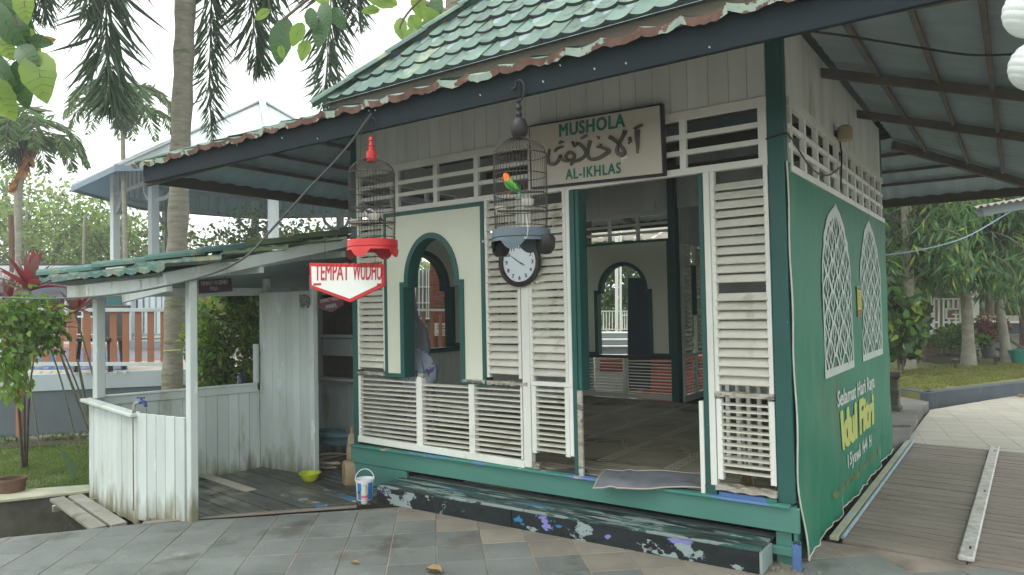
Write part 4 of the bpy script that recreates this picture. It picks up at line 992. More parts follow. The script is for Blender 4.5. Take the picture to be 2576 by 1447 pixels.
# birds: one continuous feathered body each, folded wings and tail as parts
def bird(label,pos,face,headm,bodym,wingm,tailm,beakm,s=1.0,tail=.05):
    b=thing('cage_bird',label,'bird',pos)
    P=Vector(pos); fw=Vector((math.cos(face),math.sin(face),0)); sd_=Vector((-fw.y,fw.x,0)); upz=Vector((0,0,1))
    ax_=[(-.045,.010,.008),(-.03,.018,.016),(-.008,.030,.024),(.012,.045,.027),(.026,.062,.024),(.034,.076,.0185),(.040,.088,.0195),(.046,.099,.019),(.050,.109,.013),(.051,.115,.003)]
    mb=MB();n=14
    for i,(x,z,r) in enumerate(ax_):
        for k in range(n):
            a=2*math.pi*k/n; o=(fw*.35+upz*.94)
            d1=sd_; d2=(upz*.55-fw*.83).normalized() if i<6 else (upz*.25-fw*.97).normalized()
            q=P+(fw*x+upz*z+d1*math.cos(a)*r*.92+d2*math.sin(a)*r)*s; mb.v.append(tuple(q))
    for i in range(len(ax_)-1):
        for k in range(n):
            mb.f.append((i*n+k,i*n+(k+1)%n,(i+1)*n+(k+1)%n,(i+1)*n+k)); mb.m.append(1 if i>=4 else 0)
    mb.f.append(tuple(range(n)));mb.m.append(0)
    mb.build('body',[bodym,headm],b,smooth=True)
    for sg_ in (-1,1):
        w=MB();vs=[]
        for t,wd in ((0,.004),(.25,.017),(.55,.018),(.8,.011),(1,.002)):
            c=P+(fw*(.024-.085*t)+upz*(.062-.055*t)+sd_*sg_*(.024-.016*t*t))*s
            for e in (-1,1): 
                vs.append(c+(upz*.75-fw*.2)*wd*e*s); 
            vs.append(c+sd_*sg_*.005*s)
        fs=[]
        for i in range(4):
            for j,k_ in ((0,2),(2,1),(1,0)): fs.append((3*i+j,3*i+k_,3*i+3+k_,3*i+3+j))
        w.add(vs,fs); w.build('wing',wingm,b,smooth=True)
        tube('foot',beakm,b,[P+(fw*.002+sd_*sg_*.009+upz*.012)*s,P+(fw*.006+sd_*sg_*.009-upz*.004)*s,P+(fw*.018+sd_*sg_*.009-upz*.004)*s],.0022*s,5)
        MB().lathe([(.001,-.0028),(.0028,0),(.001,.0028)],P+(fw*.050+sd_*sg_*.0165+upz*.098)*s,8).build('eye',BLACK,b,smooth=True)
    MB().beam(P+(-fw*.035+upz*.010)*s,P+(-fw*(.04+tail)-upz*(tail*.55))*s,.016*s,.004).build('tail',tailm,b)
    MB().tube([P+(fw*.060+upz*.100)*s,P+(fw*.074+upz*.094)*s,P+(fw*.078+upz*.085)*s],[.0065*s,.004*s,.001*s],7).build('beak',beakm,b,smooth=True)
    return b
OR=mat('orange_feather',(.80,.13,.01),(.80,.25,.02),60,.7,.2); GRf=mat('green_feather',(.05,.30,.02),(.16,.40,.03),50,.7,.2); GRd=mat('dark_green_feather',(.02,.17,.02),(.03,.22,.03),60,.7,.2)
bird('orange headed green lovebird perched in the blue grey based cage',(BX2-.045,-1.33,2.035+.195),R(165),OR,GRf,GRd,mat('tail_feather',(.06,.35,.12),(.04,.25,.15),40,.6,0),mat('beak_horn',(.75,.25,.12),(.7,.2,.1),9,.4,0),1.05,.045)
BF=mat('black_feather',(.012,.013,.018),(.02,.02,.025),60,.6,.2)
bird('small black bird with a pale breast perched in the red based cage',(BX1+.02,-1.33,2.05+.11),R(200),BF,mat('pale_feather',(.45,.43,.40),(.3,.3,.3),40,.8,.3),BF,BF,mat('grey_beak',(.05,.05,.05),(.05,.05,.05),9,.4,0),1.25,.07)
# ================================================================ HANGING GARMENTS in the arched opening
CL1=mat('grey_cloth',(.20,.22,.25),(.13,.145,.17),9,.95,.5,stretch=(1,1,.4)); CL2=mat('pale_floral_cloth',(.36,.42,.48),(.26,.32,.40),6,.95,.4,patches=[((.10,.09,.22),9,.60),((.45,.05,.12),22,.72)])
CL3=mat('printed_cloth',(.36,.33,.36),(.30,.28,.31),12,.95,.4,patches=[((.18,.12,.12),18,.55)])
hg=thing('hanging_prayer_robes','grey and pale blue patterned prayer robes bunched on a hook inside the arched window','garment',(-3.2,.35,1.0))
def drape(name,m,c,z0,z1,prof,fold,amp,ph=0):
    n=30;vs=[]; Z=np.linspace(z1,z0,14)
    for i,z in enumerate(Z):
        t=i/13; r=np.interp(t,[p[0] for p in prof],[p[1] for p in prof]); ox=np.interp(t,[p[0] for p in prof],[p[2] for p in prof])
        for k in range(n):
            a=2*math.pi*k/n; rr=r*(1+amp*math.sin(fold*a+ph+t*2.5)+amp*.4*math.sin(2.3*fold*a+ph))
            vs.append((c[0]+ox+rr*math.cos(a),c[1]+rr*.7*math.sin(a),z+.008*math.sin(fold*a)))
    fs=[(i*n+k,i*n+(k+1)%n,(i+1)*n+(k+1)%n,(i+1)*n+k) for i in range(13) for k in range(n)]+[tuple(range(n-1,-1,-1))]
    MB().add(vs,fs).build(name,m,hg,smooth=True)
gc=ay(1665,1400,.34)
drape('grey_robe',CL1,(gc.x-.03,.34),1.10,1.85,[(0,.03,-.02),(.3,.045,-.02),(.45,.06,.0),(.6,.12,.03),(.8,.14,.05),(1,.13,.04)],5,.12)
drape('pale_robe',CL2,(gc.x+.03,.30),.86,1.24,[(0,.08,0),(.25,.15,.02),(.5,.17,.05),(.8,.17,.05),(1,.14,.0)],7,.14,1)
drape('printed_skirt',CL3,(gc.x+.04,.34),.46,.93,[(0,.12,0),(.5,.16,.01),(1,.17,.02)],9,.12,2)
bb=thing('blue_bag','crumpled shiny blue plastic bag hanging beside the grey prayer robes','plastic bag',ay(1668,1300,.40))
p_=ay(1666,1305,.42); vs_=[]
for i in range(9):
    for k in range(14):
        t=i/8; a=2*math.pi*k/14; r=.055*math.sin(math.pi*min(1,t*.9+.1))*(1+.2*math.sin(3*a+i)+.15*math.sin(5*a-i*2)); vs_.append((p_.x+r*math.cos(a),p_.y+r*.7*math.sin(a),p_.z+.085-.15*t+.01*math.sin(4*a)))
MB().add(vs_,[(i*14+k,i*14+(k+1)%14,(i+1)*14+(k+1)%14,(i+1)*14+k) for i in range(8) for k in range(14)]).build('bag_film',mat('blue_plastic_film',(.01,.06,.36),(.01,.04,.25),20,.2,.4,spec=.6),bb)
# ---- inside: folded white rack behind the right louvre, and a broom
rk=thing('folded_rack','folded white rack of upright bars, stored behind the louvre right of the doorway','rack',(-.3,.35,.39))
for k in range(8):
    x=-.62+k*.072; MB().box(x,x+.028,.40,.425,.47,1.05).build('bar',WHITE,rk,bevel=.002)
for z in (.50,1.02): MB().box(-.64,-.06,.43,.445,z,z+.035).build('cross_bar',WHITE,rk)
for x in (-.62,-.11): MB().box(x,x+.03,.43,.46,.384,.5).build('foot',WHITE,rk)
br=thing('broom','straw broom with a pale stick, standing head down behind the right louvre','broom',(-.33,.2,.385))
tube('stick',SIGNB,br,[(-.36,.22,.50),(-.43,.30,1.15)],.010)
mb=MB()
for k in range(40):
    a=rng.uniform(0,6.28); r=rng.uniform(0,.02); mb.tube([(-.355+r*math.cos(a),.215+r*math.sin(a),.50),(-.35+r*3*math.cos(a),.20+r*2.4*math.sin(a),.386)],.0022,4)
mb.build('straw_head',mat('straw',(.30,.21,.09),(.2,.14,.06),30,.9,.3),br,kind='stuff')
# ================================================================ ABLUTION SHELTER
sh=thing('ablution_shelter','open white boarded washing shelter with a mossy green tiled roof, left of the prayer hall','shelter',(-4.9,-.8,0))
def boards(pts,z0,z1,n,m=SHELTW,name='wall_board',th=.022,zt=None):
    (x0,y0),(x1,y1)=pts; d=Vector((x1-x0,y1-y0,0)); Ln=d.length; d.normalize(); nn=Vector((d.y,-d.x,0)); w=Ln/n
    for k in range(n):
        a=Vector((x0,y0,0))+d*(k*w+.0015); b=Vector((x0,y0,0))+d*((k+1)*w-.0015); o=nn*rng.uniform(-.003,.003)
        t=z1 if zt is None else z1+(zt-z1)*(k+.5)/n
        zz=z0+rng.uniform(-.01,.008)
        c=[a+o,b+o,b+o-nn*th,a+o-nn*th]
        MB().hexa([(p.x,p.y,zz) for p in c]+[(p.x,p.y,t) for p in c]).build(name,m,sh,bevel=.003)
A_,B_,C_,E_=(-5.66,-1.53),(-4.58,-1.645),(-4.13,-1.515),(-5.29,-.03)
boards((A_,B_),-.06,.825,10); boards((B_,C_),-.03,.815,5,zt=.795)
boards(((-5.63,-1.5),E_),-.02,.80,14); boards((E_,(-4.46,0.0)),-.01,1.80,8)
MB().beam((A_[0]-.03,A_[1]-.02,.845),(B_[0],B_[1]-.01,.80),.09,.03).build('cap_rail',SHELTW,sh,bevel=.006)
MB().beam((-5.63,-1.5,.82),(E_[0],E_[1]-.03,.815),.03,.075).build('cap_rail',SHELTW,sh,bevel=.004)
MB().beam((-5.635,-1.5,.865),(E_[0]-.01,E_[1]-.03,.862),.075,.018).build('cap_rail',SHELTW,sh,bevel=.004)
for n_,(x,y,w,z0,z1) in enumerate(((-4.105,-1.465,.066,-.03,1.88),(-5.56,-1.49,.078,.86,1.80),(-4.46,.0,.06,0,1.95),(-5.27,.05,.06,0,1.95))):
    MB().box(x-w/2,x+w/2,y-w/2,y+w/2,z0,z1).build('post',SHELTW,sh,bevel=.006)
MB().box(-5.34,-5.275,-.075,-.045,.87,1.27).build('short_board',SHELTW,sh,bevel=.003)
# plank bench beside the pit
for k in range(2):
    o=Vector((-.045,-.13,0))*k
    MB().beam(Vector((-5.72,-1.62,.0))+o,Vector((-4.55,-1.80,-.02))+o,.11,.028).build('gangplank',mat('dirty_plank',(.27,.27,.24),(.17,.17,.14),4,.7,.3,spots=[((.10,.10,.07),3,.55)]),sh,bevel=.004)
MB().beam((-5.6,-1.85,-.04),(-5.5,-1.5,-.03),.05,.05).build('gangplank_bearer',SHELTW,sh)
# deck boards
A2=az(818,1905,0);B2=az(1004,1966,0); dd=Vector((B2.x-A2.x,B2.y-A2.y)).normalized(); pp=Vector((-dd.y,dd.x)); o0=Vector((A2.x,A2.y))
PE=EDGE[2:6]
DKM=[DECK,DECKB]
w_=.098
for k in range(-22,26):
    cuts=sorted(rng.uniform(-1.2,2.6,2)); seg_=[-3.5]+list(cuts)+[4.2]
    for a,b in zip(seg_[:-1],seg_[1:]):
        if k==-1 or k==0: pass
        q=[o0+dd*(a+.004)+pp*(k*w_),o0+dd*(b-.004)+pp*(k*w_),o0+dd*(b-.004)+pp*((k+1)*w_-.010),o0+dd*(a+.004)+pp*((k+1)*w_-.010)]
        q=[(p.x,p.y) for p in q]
        for s_,e_ in zip(PE[:-1],PE[1:]): 
            q=clip(q,e_,s_) if len(q)>2 else q
        for s_,e_ in (((-5.68,-1.6),(-5.27,0)),((-5.27,0),(-5.27,3)),((-3.15,3),(-3.15,-3)),((-6,.82),(0,.82))):
            q=clip(q,s_,e_) if len(q)>2 else q
        q=clip(q,(-4.5,-1.61),(-6.2,-1.42)) if len(q)>2 else q
        if len(q)<3 or area(q)<.003: continue
        c=Vector((sum(p[0] for p in q)/len(q),sum(p[1] for p in q)/len(q)))
        m=DECKB if (c.x>-4.12 and c.y<.3) else DECK
        mb=MB(); slab(mb,q,-.03,.001+rng.uniform(-.003,.003)); mb.build('deck_board',m,sh,bevel=.003)
MB().beam((A2.x,A2.y,.006),(B2.x,B2.y,.006),.105,.012).build('deck_board',DECKL,sh,bevel=.003)
for a_,b_ in zip(EDGE[3:5],EDGE[4:6]): MB().beam((*a_,.004),(*b_,.004),.06,.012).build('edge_mortar',STONET,sh,bevel=.003)
# roof of the shelter
RX=-3.98; z0r,y0r=1.90,-1.80
tipL=ay(175,1135,y0r); ridge=ax(1400,945,-3.95); print('tip',tipL,'ridge',ridge)
slp=(2.25-1.90)/1.80
eL=Vector((tipL.x,y0r,z0r-.01)); eR=Vector((RX,y0r,z0r+.0)); yT=.55; rR=Vector((RX,yT,z0r+slp*(yT-y0r)))
hd=Vector((rR.x-eL.x,rR.y-eL.y,rR.z-eL.z))
mb=MB(); mb.add([eL,eR,rR],[(0,1,2)]); mb.add([eL,rR,Vector((RX,.95,2.2)),Vector((-6.1,.95,1.75))],[(0,1,2,3)]); mb.build('roof_sheet',UNDER,sh)
ed=Vector((1,0,0)); u_=Vector((0,1,slp)).normalized(); nn=ed.cross(u_)
rows=[(-1.83),(-1.29),(-.72),(-.12),(.3)]
tmS=[tilemesh('roof_tile',.19,.62,SHTILE,SHTILE,.024,.035,.045,.004) for _ in range(3)]; tmM=tilemesh('roof_tile',.19,.62,MOSST,MOSST,.02,.03,.045)
for r,yr in enumerate(rows):
    f=(yr-y0r)/(yT-y0r); xl=eL.x+(rR.x-eL.x)*max(f,0); x=xl+.10
    while x<RX+.10:
        P=Vector((x,yr,z0r+slp*(yr-y0r)+.018+rng.uniform(-.004,.006)))
        M=Matrix(((ed.x,u_.x,nn.x,P.x),(ed.y,u_.y,nn.y,P.y),(ed.z,u_.z,nn.z,P.z),(0,0,0,1)))@Matrix.Rotation(rng.uniform(-.02,.02),4,'X')
        inst('roof_tile',(tmM if r>=2 and x>-4.8 else tmS[r%3]),sh,None,matrix=M); x+=.19
n=7
for i in range(n):
    p=eL.lerp(rR,i/n-.01)+Vector((-.0,0,.055)); q=eL.lerp(rR,(i+1.1)/n)+Vector((0,0,.050)); d=(q-p).normalized(); sdv=d.cross(Vector((0,0,1))).normalized(); un=sdv.cross(d)
    vs=[]
    for (P,l,w) in ((p,.016,.085),(q,0,.075)):
        for ang in range(0,181,30): vs.append(P+sdv*math.cos(R(ang))*w+un*(math.sin(R(ang))*.06+l))
    MB().add(vs,[(j,j+1,8+j,7+j) for j in range(6)]+[tuple(range(6,-1,-1))]).build('ridge_cap',SHTILE if i<4 else MOSST,sh)
# white timber under it
MB().beam((eL.x+.25,-1.70,1.80),(-4.05,-1.66,1.825),.03,.12).build('eave_board',SHELTW,sh,bevel=.004)
ra=ax(735,1133,-4.0); rb=ax(1401,962,-3.93); MB().beam((-4.03,-1.72,1.855),(rb.x-.02,rb.y-.02,rb.z-.01),.03,.10).build('barge_board',SHELTW,sh,bevel=.004)
for x in (-4.45,-4.9,-5.4): MB().beam((x,-1.70,1.83),(x,.25,1.83+slp*1.9),.045,.07).build('rafter',SHELTW,sh,bevel=.003)
for y in (-.9,.0): MB().beam((-5.7+(y+1.7)*.6,y,1.86+slp*(y+1.7)-.06),(-4.0,y,1.86+slp*(y+1.7)-.06),.04,.06).build('tie',SHELTW,sh,bevel=.003)
MB().beam((-5.60,-1.45,1.80),(-5.25,.8,1.82),.045,.08).build('side_plate',SHELTW,sh,bevel=.003); MB().beam((-4.68,-1.7,1.73),(-4.02,-1.7,1.80),.03,.07).build('eave_bracket',SHELTW,sh,bevel=.003)
# dim women's side: back wall, counter rails
WOV=mat('woven_bamboo_mat',(.10,.075,.045),(.05,.04,.025),40,.9,.6,stretch=(1,1,.3))
boards(((-5.50,.80),(-3.92,.80)),-.02,.86,10); MB().box(-5.50,-3.9,.82,.84,.86,2.1).build('woven_screen',WOV,sh)
MB().box(-5.25,-3.9,.72,.79,1.30,1.335).build('shelf_rail',SHELTW,sh); MB().box(-5.25,-3.9,.63,.78,.84,.865).build('shelf_rail',SHELTW,sh); MB().box(-5.25,-3.9,.76,.79,1.10,1.29).build('rail_board',SHELTW,sh)
boards(((-5.285,.02),(-5.285,.80)),-.02,1.80,8)
# taps
TB_=mat('blue_tap_plastic',(.02,.05,.20),(.02,.04,.15),5,.35,0); TG=mat('grey_pipe',(.30,.30,.27),(.22,.2,.17),9,.6,.2)
def tap(label,p,d):
    t=thing('water_tap',label,'tap',p,'taps on the washing shelter walls'); p=Vector(p);d=Vector(d)
    tube('pipe',TG,t,smoothpath([p+Vector((0,0,-.07)),p+Vector((0,0,.01)),p+d*.02+Vector((0,0,.035)),p+d*.06+Vector((0,0,.04))]),.012)
    tube('spout',TB_,t,smoothpath([p+d*.055+Vector((0,0,.04)),p+d*.10+Vector((0,0,.045)),p+d*.125+Vector((0,0,.01))]),.013)
    MB().beam(p+d*.03+Vector((0,0,.078)),p+d*.11+Vector((0,0,.078)),.016,.012).build('handle',TB_,t,bevel=.003); tube('stem',TB_,t,[p+d*.075+Vector((0,0,.04)),p+d*.075+Vector((0,0,.08))],.008)
tap('blue tap on a rusty stub where the two front wall panels meet',(-4.62,-1.65,.86),(.9,.3,0)); tap('blue tap on the mossy low wall, left of the shelter post',(-5.42,-.72,.88),(.9,-.3,0)); tap('blue tap on the low wall in front of the bush',(-5.335,-.25,.88),(.9,-.3,0))
tube('tap_pipe',mat('rust_pipe',(.22,.19,.14),(.12,.10,.07),9,.8,.3),sh,[(-4.605,-1.668,.84),(-4.60,-1.668,.05)],.005)
# ================================================================ small things on the deck
bk=thing('paint_bucket','white paint pail with blue label, red lettering and a raised wire handle, beside the step','bucket',(-3.40,-.36,0)); bc=(-3.40,-.335)
def lath(prof,c,n=28): return MB().lathe(prof,c,n)
PW=mat('white_plastic',(.70,.73,.76),(.66,.70,.74),4,.35,0); PB=mat('label_blue',(.03,.22,.60),(.03,.19,.52),4,.4,0); PG=mat('label_green',(.01,.12,.04),(.01,.1,.04),4,.4,0)
lath([(.001,.004),(.080,.004),(.083,.008),(.092,.20),(.099,.20),(.101,.222),(.096,.222),(.090,.205),(.078,.01),(.001,.012)],(*bc,0)).build('pail',PW,bk,smooth=True)
va=math.atan2(CP.y-bc[1],CP.x-bc[0])
for a0,a1,z0,z1,m in ((-.95,-.42,.018,.19,PB),(.38,1.0,.018,.19,PB),(-.96,-.5,.085,.105,PG)):
    o=.0015 if m is PG else 0
    lath([(.084+o+.0008,z0),(.084+.0092*(z1/.2)+o+.0008,z1)],(*bc,0)) if False else MB().lathe([(.0845+.0085*(z0/.2)+o,z0),(.0845+.0085*(z1/.2)+o,z1)],(*bc,0),10,a0=va+a0,a1=va+a1).build('label_band',m,bk)
def bendb(q):
    # q carries (angle-arc, -, z) ; wrap on the pail
    s=q.x; a=va+s/.089; r=.0865+.0085*(q.z/.2); return Vector((bc[0]+r*math.cos(a),bc[1]+r*math.sin(a),q.z))
text('MOWILex',REDP,bk,(.022,0,.035),(.022,0,.18),.034,up=(-1,0,0),bold=.03,off=0,bend=bendb)
bk.scale=(.8,.8,.8); hn=Vector((-math.sin(va),math.cos(va),0)); pts=[]
for k in range(13):
    a=math.pi*k/12; pts.append(Vector((bc[0],bc[1],.205))+hn*.099*math.cos(a)*1.0+Vector((0,0,.115*math.sin(a)))+Vector((math.cos(va),math.sin(va),0))*-.01*math.sin(a))
tube('handle',PW,bk,pts,.005)
bt=thing('plastic_bottle','small translucent bottle with a pink cap band, standing before the paint pail','bottle',(-3.30,-.40,0))
lath([(.001,0),(.026,0),(.027,.01),(.027,.10),(.020,.125),(.020,.15),(.001,.15)],(-3.315,-.425,0),16).build('bottle_body',CUP,bt,smooth=True); lath([(.0285,.05),(.030,.053),(.030,.066),(.0285,.07)],(-3.315,-.425,0),16).build('pink_band',mat('pink_plastic',(.65,.14,.28),(.6,.12,.25),4,.4,0),bt)
bw=thing('plastic_bowl','lime yellow plastic bowl on the wet deck by the tall white wall','bowl',(-4.34,-.16,0))
lath([(.001,.003),(.05,.003),(.075,.03),(.088,.070),(.104,.074),(.104,.080),(.085,.077),(.070,.034),(.046,.01),(.001,.01)],(-4.34,-.16,0)).build('bowl_shell',mat('lime_plastic',(.48,.55,.02),(.42,.50,.02),4,.35,0),bw,smooth=True)
JER=mat('yellowed_plastic',(.40,.31,.19),(.30,.22,.12),5,.5,.1,spots=[((.20,.14,.07),5,.6)],trans=.15)
def jerry(label,p,rotz,lay,s=1.0,wx=.13,h=.26):
    t=thing('jerry_can',label,'jerry can',p,None); t.rotation_euler=(0,0,0)
    M=Matrix.Translation(Vector(p))@Matrix.Rotation(rotz,4,'Z')@(Matrix.Translation((0,0,wx*.75*s))@Matrix.Rotation(R(90),4,'Y') if lay else Matrix())
    mb=MB(); prof=[]; Z=[0,.02,h*.65,h*.82,h*.92,h*.98]; S=[.88,1,1,.86,.55,.3]
    n=20;vs=[]
    for z,sc in zip(Z,S):
        for k in range(n):
            a=2*math.pi*k/n; ca,sa=math.cos(a),math.sin(a); e=.55
            vs.append(M@Vector((wx*sc*abs(ca)**e*(1 if ca>=0 else -1)*s-(0 if sc>.8 else .03*s),wx*.72*sc*abs(sa)**e*(1 if sa>=0 else -1)*s,z*s)))
    fs=[(i*n+k,i*n+(k+1)%n,(i+1)*n+(k+1)%n,(i+1)*n+k) for i in range(len(Z)-1) for k in range(n)]+[tuple(range(n-1,-1,-1)),tuple((len(Z)-1)*n+k for k in range(n))]
    mb.add(vs,fs).build('can_body',JER,t,smooth=True)
    hp=[M@Vector(v) for v in ((wx*.75*s,0,h*.70*s),(wx*.80*s,0,h*.97*s),(wx*.3*s,0,h*1.04*s),(-wx*.2*s,0,h*.97*s))]
    tube('can_handle',JER,t,smoothpath(hp),.014*s)
    cp=[M@Vector((-.03*s,0,h*.98*s)),M@Vector((-.03*s,0,h*1.10*s))]; tube('can_neck',JER,t,cp,.028*s,14)
jerry('yellowed jerry can lying on its side on the blue flaked deck',az(1375,1938,0),R(60),True,.95)
jerry('tall upright tan jerry can squeezed against the hall plinth corner',(-3.995,.10,0),R(20),False,.9,.09,.50)
def coil(name,label,c,r0,n,m,rt,cat='hose',jz=.03,fl=1):
    pts=[]
    for k in range(n*18):
        a=2*math.pi*k/18; r=r0*(1+.18*math.sin(k*.37)+.1*math.sin(k*.113)); pts.append((c[0]+r*math.cos(a),c[1]+r*.8*math.sin(a),c[2]+rt+jz*abs(math.sin(k*.21))+k/18*rt*.7))
    b=MB(); b.tube(pts,rt,6); return tag(b.build(name,m,smooth=True),label,cat)
coil('garden_hose','tangled pale hose heaped on the floor of the dim passage',az(1330,1862,0),.24,6,mat('pale_hose',(.48,.40,.32),(.34,.27,.22),9,.6,.1),.013)
coil('coiled_blue_hose','thick coiled blue grey hose resting above the tangled pale hose',az(1350,1800,.1)+Vector((0,0,.06)),.25,4,mat('blue_hose',(.13,.26,.31),(.09,.19,.24),9,.5,.1),.030)
MB().box(-4.6,-4.05,.28,.60,0,.10).build('hose_crate',BROWNF,label='low dark crate under the coiled blue grey hose',cat='crate')
c_=[ay(1670,1160,.1),] 
tag(coil('rope_bundle','',(-4.52,-.06,1.62),.045,6,mat('grey_rope',(.22,.22,.20),(.15,.15,.14),30,.9,.4),.010,jz=.09),'grey rope bundle hanging at the top corner of the tall white wall','rope')
# cable slung from the eave
cb=[ay(1486,455,-1.30),ay(1380,600,-1.36),ay(1230,760,-1.45),ay(1090,915,-1.6),ay(985,1025,-1.75),ay(860,1090,-1.88),ay(700,1135,-1.95),ay(520,1170,-2.0),ay(330,1190,-2.0),ay(150,1195,-2.0),ay(-40,1188,-2.0)]
tag(MB().tube(smoothpath(cb,8),.008,7).build('power_cable',mat('cable_grey',(.07,.08,.08),(.05,.055,.055),9,.5,0),smooth=True),'thick dark cable slung from the hall eave down over the shelter roof','cable')
# dry leaves
DRY=mat('dry_leaf',(.35,.25,.12),(.22,.14,.07),20,.8,.4)
def dryleaf(label,p,l,w,h,rz):
    vs=[];n=8
    for i in range(n+1):
        t=i/n; ww=w*math.sin(math.pi*min(max(t,.02),.98))**.8
        for e in (-1,0,1): vs.append((l*(t-.5),e*ww/2,h*(.15+.85*abs(e))*(.4+.6*math.sin(math.pi*t))+.1*h*math.sin(t*9)))
    M=Matrix.Translation(Vector(p)+Vector((0,0,.002)))@Matrix.Rotation(rz,4,'Z'); vs=[M@Vector(v) for v in vs]
    fs=[(3*i+j,3*i+j+1,3*i+4+j,3*i+3+j) for i in range(n) for j in (0,1)]
    tag(MB().add(vs,fs).build('dry_leaf',DRY,smooth=True),label,'leaf','dry leaves fallen on the paving')
dryleaf('small curled brown leaf lying on the grey paving stones',az(1420,2258),.055,.025,.02,.4); dryleaf('large curled tan leaf at the bottom edge of the paving',az(1735,2292),.11,.08,.04,.2)
dryleaf('pale dry leaf lying by the dark kerb on the far paving',az(4085,1590),.12,.07,.05,.2)
mb=MB()
for _ in range(60):
    x,y=rng.uniform(-5,.5),rng.uniform(-2.6,-.5); r=rng.uniform(.002,.005)
    if y>-.6 and x>-3.4: continue
    mb.lathe([(r,0),(r*.5,r*.6)],(x,y,.0015),5)
tag(mb.build('paving_debris',mat('debris',(.08,.06,.04),(.4,.38,.33),60,.9,0)),kind='stuff')
# white ribbed lanterns at the top right
lan=thing('ribbed_lanterns','two white spiral ribbed paper lanterns hanging one above the other under the right eave','lantern',ad(4110,250,2.4))
LM=mat('white_paper_shell',(.70,.74,.72),(.62,.67,.66),6,.6,.05,trans=.2)
for (u,v,rr) in ((4135,40,.088),(4150,262,.082)):
    c=ad(u,v,2.4); prof=[]
    for i in range(61):
        a=math.pi*i/60; prof.append((max(rr*math.sin(a)*(1+.035*abs(math.sin(i*.55))),.002),-rr*1.05*math.cos(a)))
    m=MB().lathe(prof,(0,0,0),36); Mx=Matrix.Translation(c)@Matrix.Rotation(R(28),4,'Y'); m.v=[tuple(Mx@Vector(v)) for v in m.v]; m.build('lantern_shell',LM,lan,smooth=False)
c0=ad(4140,40,2.4); tube('cord',WHITE,lan,[c0+Vector((0,0,.42)),c0+Vector((0,0,-.42))],.003,6)
# ================================================================ SURROUNDINGS, LEFT
HF=Vector((_f.x,_f.y,0)).normalized()
def card(name,m,par,u0,u1,v0,v1,t,th=.05,bevel=0,dt=0,**k):
    """an upright block facing the camera side, t metres ahead; dt = extra distance of its right end"""
    a,b=ad(u0,v1,t),ad(u1,v1,t+dt); c,d=ad(u1,v0,t+dt),ad(u0,v0,t); o=HF*th
    return MB().hexa([a,b,b+o,a+o,d,c,c+o,d+o]).build(name,m,par,bevel=bevel,**k)
RT=[(-9.0,-5.2),(-7.4,-3.10),(-6.53,-1.92),(-6.05,-1.36),(-5.75,-1.0)]; RN=[(-8.6,-5.3),(-7.0,-3.25),(-6.12,-2.06),(-5.78,-1.45),(-5.68,-1.35)]
mb=MB()
for i in range(4):
    a,b,c,d=RT[i],RT[i+1],RN[i+1],RN[i]; mb.hexa([(d[0],d[1],-.52),(c[0],c[1],-.52),(b[0],b[1],-.52),(a[0],a[1],-.52),(d[0]-.05,d[1],-.015),(c[0]-.05,c[1],-.015),(b[0],b[1],-.015),(a[0],a[1],-.015)])
rw=mb.build('drain_wall',CONC,None); tag(rw,kind='structure')
mb=MB()
for i in range(4):
    a,b,c,d=RT[i],RT[i+1],RN[i+1],RN[i]; mb.hexa([(d[0]-.01,d[1],-.015),(c[0]-.01,c[1],-.015),(b[0],b[1],-.015),(a[0],a[1],-.015),(d[0]-.01,d[1],.004),(c[0]-.01,c[1],.004),(b[0],b[1],.004),(a[0],a[1],.004)])
tag(mb.build('drain_wall_coping',CONCT,None),kind='structure')
lw=MB(); slab(lw,[(-9.0,-5.2),(-7.4,-3.10),(-6.53,-1.92),(-6.05,-1.36),(-5.3,-.5),(-5.3,6),(-12,14),(-60,60),(-70,-40)],-.5,-.03); tag(lw.build('lawn',LAWN),kind='structure')
# grass blades, moss tufts
def grass(name,poly_uv,n,z,hgt,m,parts=None):
    P=[];
    us=[p[0] for p in poly_uv];vs_=[p[1] for p in poly_uv]
    k=0
    while len(P)<n and k<n*6:
        k+=1; u=rng.uniform(min(us),max(us)); v=rng.uniform(min(vs_),max(vs_))
        ins=False;j=len(poly_uv)-1
        for i in range(len(poly_uv)):
            a,b=poly_uv[i],poly_uv[j]
            if (a[1]>v)!=(b[1]>v) and u<(b[0]-a[0])*(v-a[1])/(b[1]-a[1])+a[0]: ins=not ins
            j=i
        if not ins: continue
        p=az(u,v,z); 
        if math.sin(p.x*3.1)*math.cos(p.y*2.7+1)+.5*math.sin(p.x*7+p.y*5)>.75 and rng.random()<.8: continue
        P.append((p.x,p.y,z))
    P=np.array(P); D=np.stack([rng.normal(0,.55,len(P)),rng.normal(0,.55,len(P)),np.ones(len(P))],1); pl=[]
    leaves(pl,P,D,rng.uniform(.4,1,len(P))*hgt,hgt*.34)
    return leafobj(name,pl,m,kind='stuff')
grass('short_grass',[(-60,1760),(372,1745),(372,1945),(0,1985),(-60,1990)],16000,-.03,.038,GRASS)
grass('wall_foot_weeds',[(-40,1700),(372,1690),(372,1760),(-40,1775)],1100,-.02,.10,LF_M)
SP=MB(); slab(SP,[(-9.9,-1.2),(-9.2,-.3),(-8.4,.7),(-8.0,.4),(-8.9,-.85),(-9.6,-1.75)],-.03,-.012); tag(SP.build('soil_bed',SOIL),kind='structure')
PT=MB(); slab(PT,[(-9.92,-.95),(-9.2,-.08),(-8.3,1.0),(-8.15,.85),(-9.05,-.25),(-9.75,-1.12)],-.02,.02); tag(PT.build('garden_path',STONET),kind='structure')
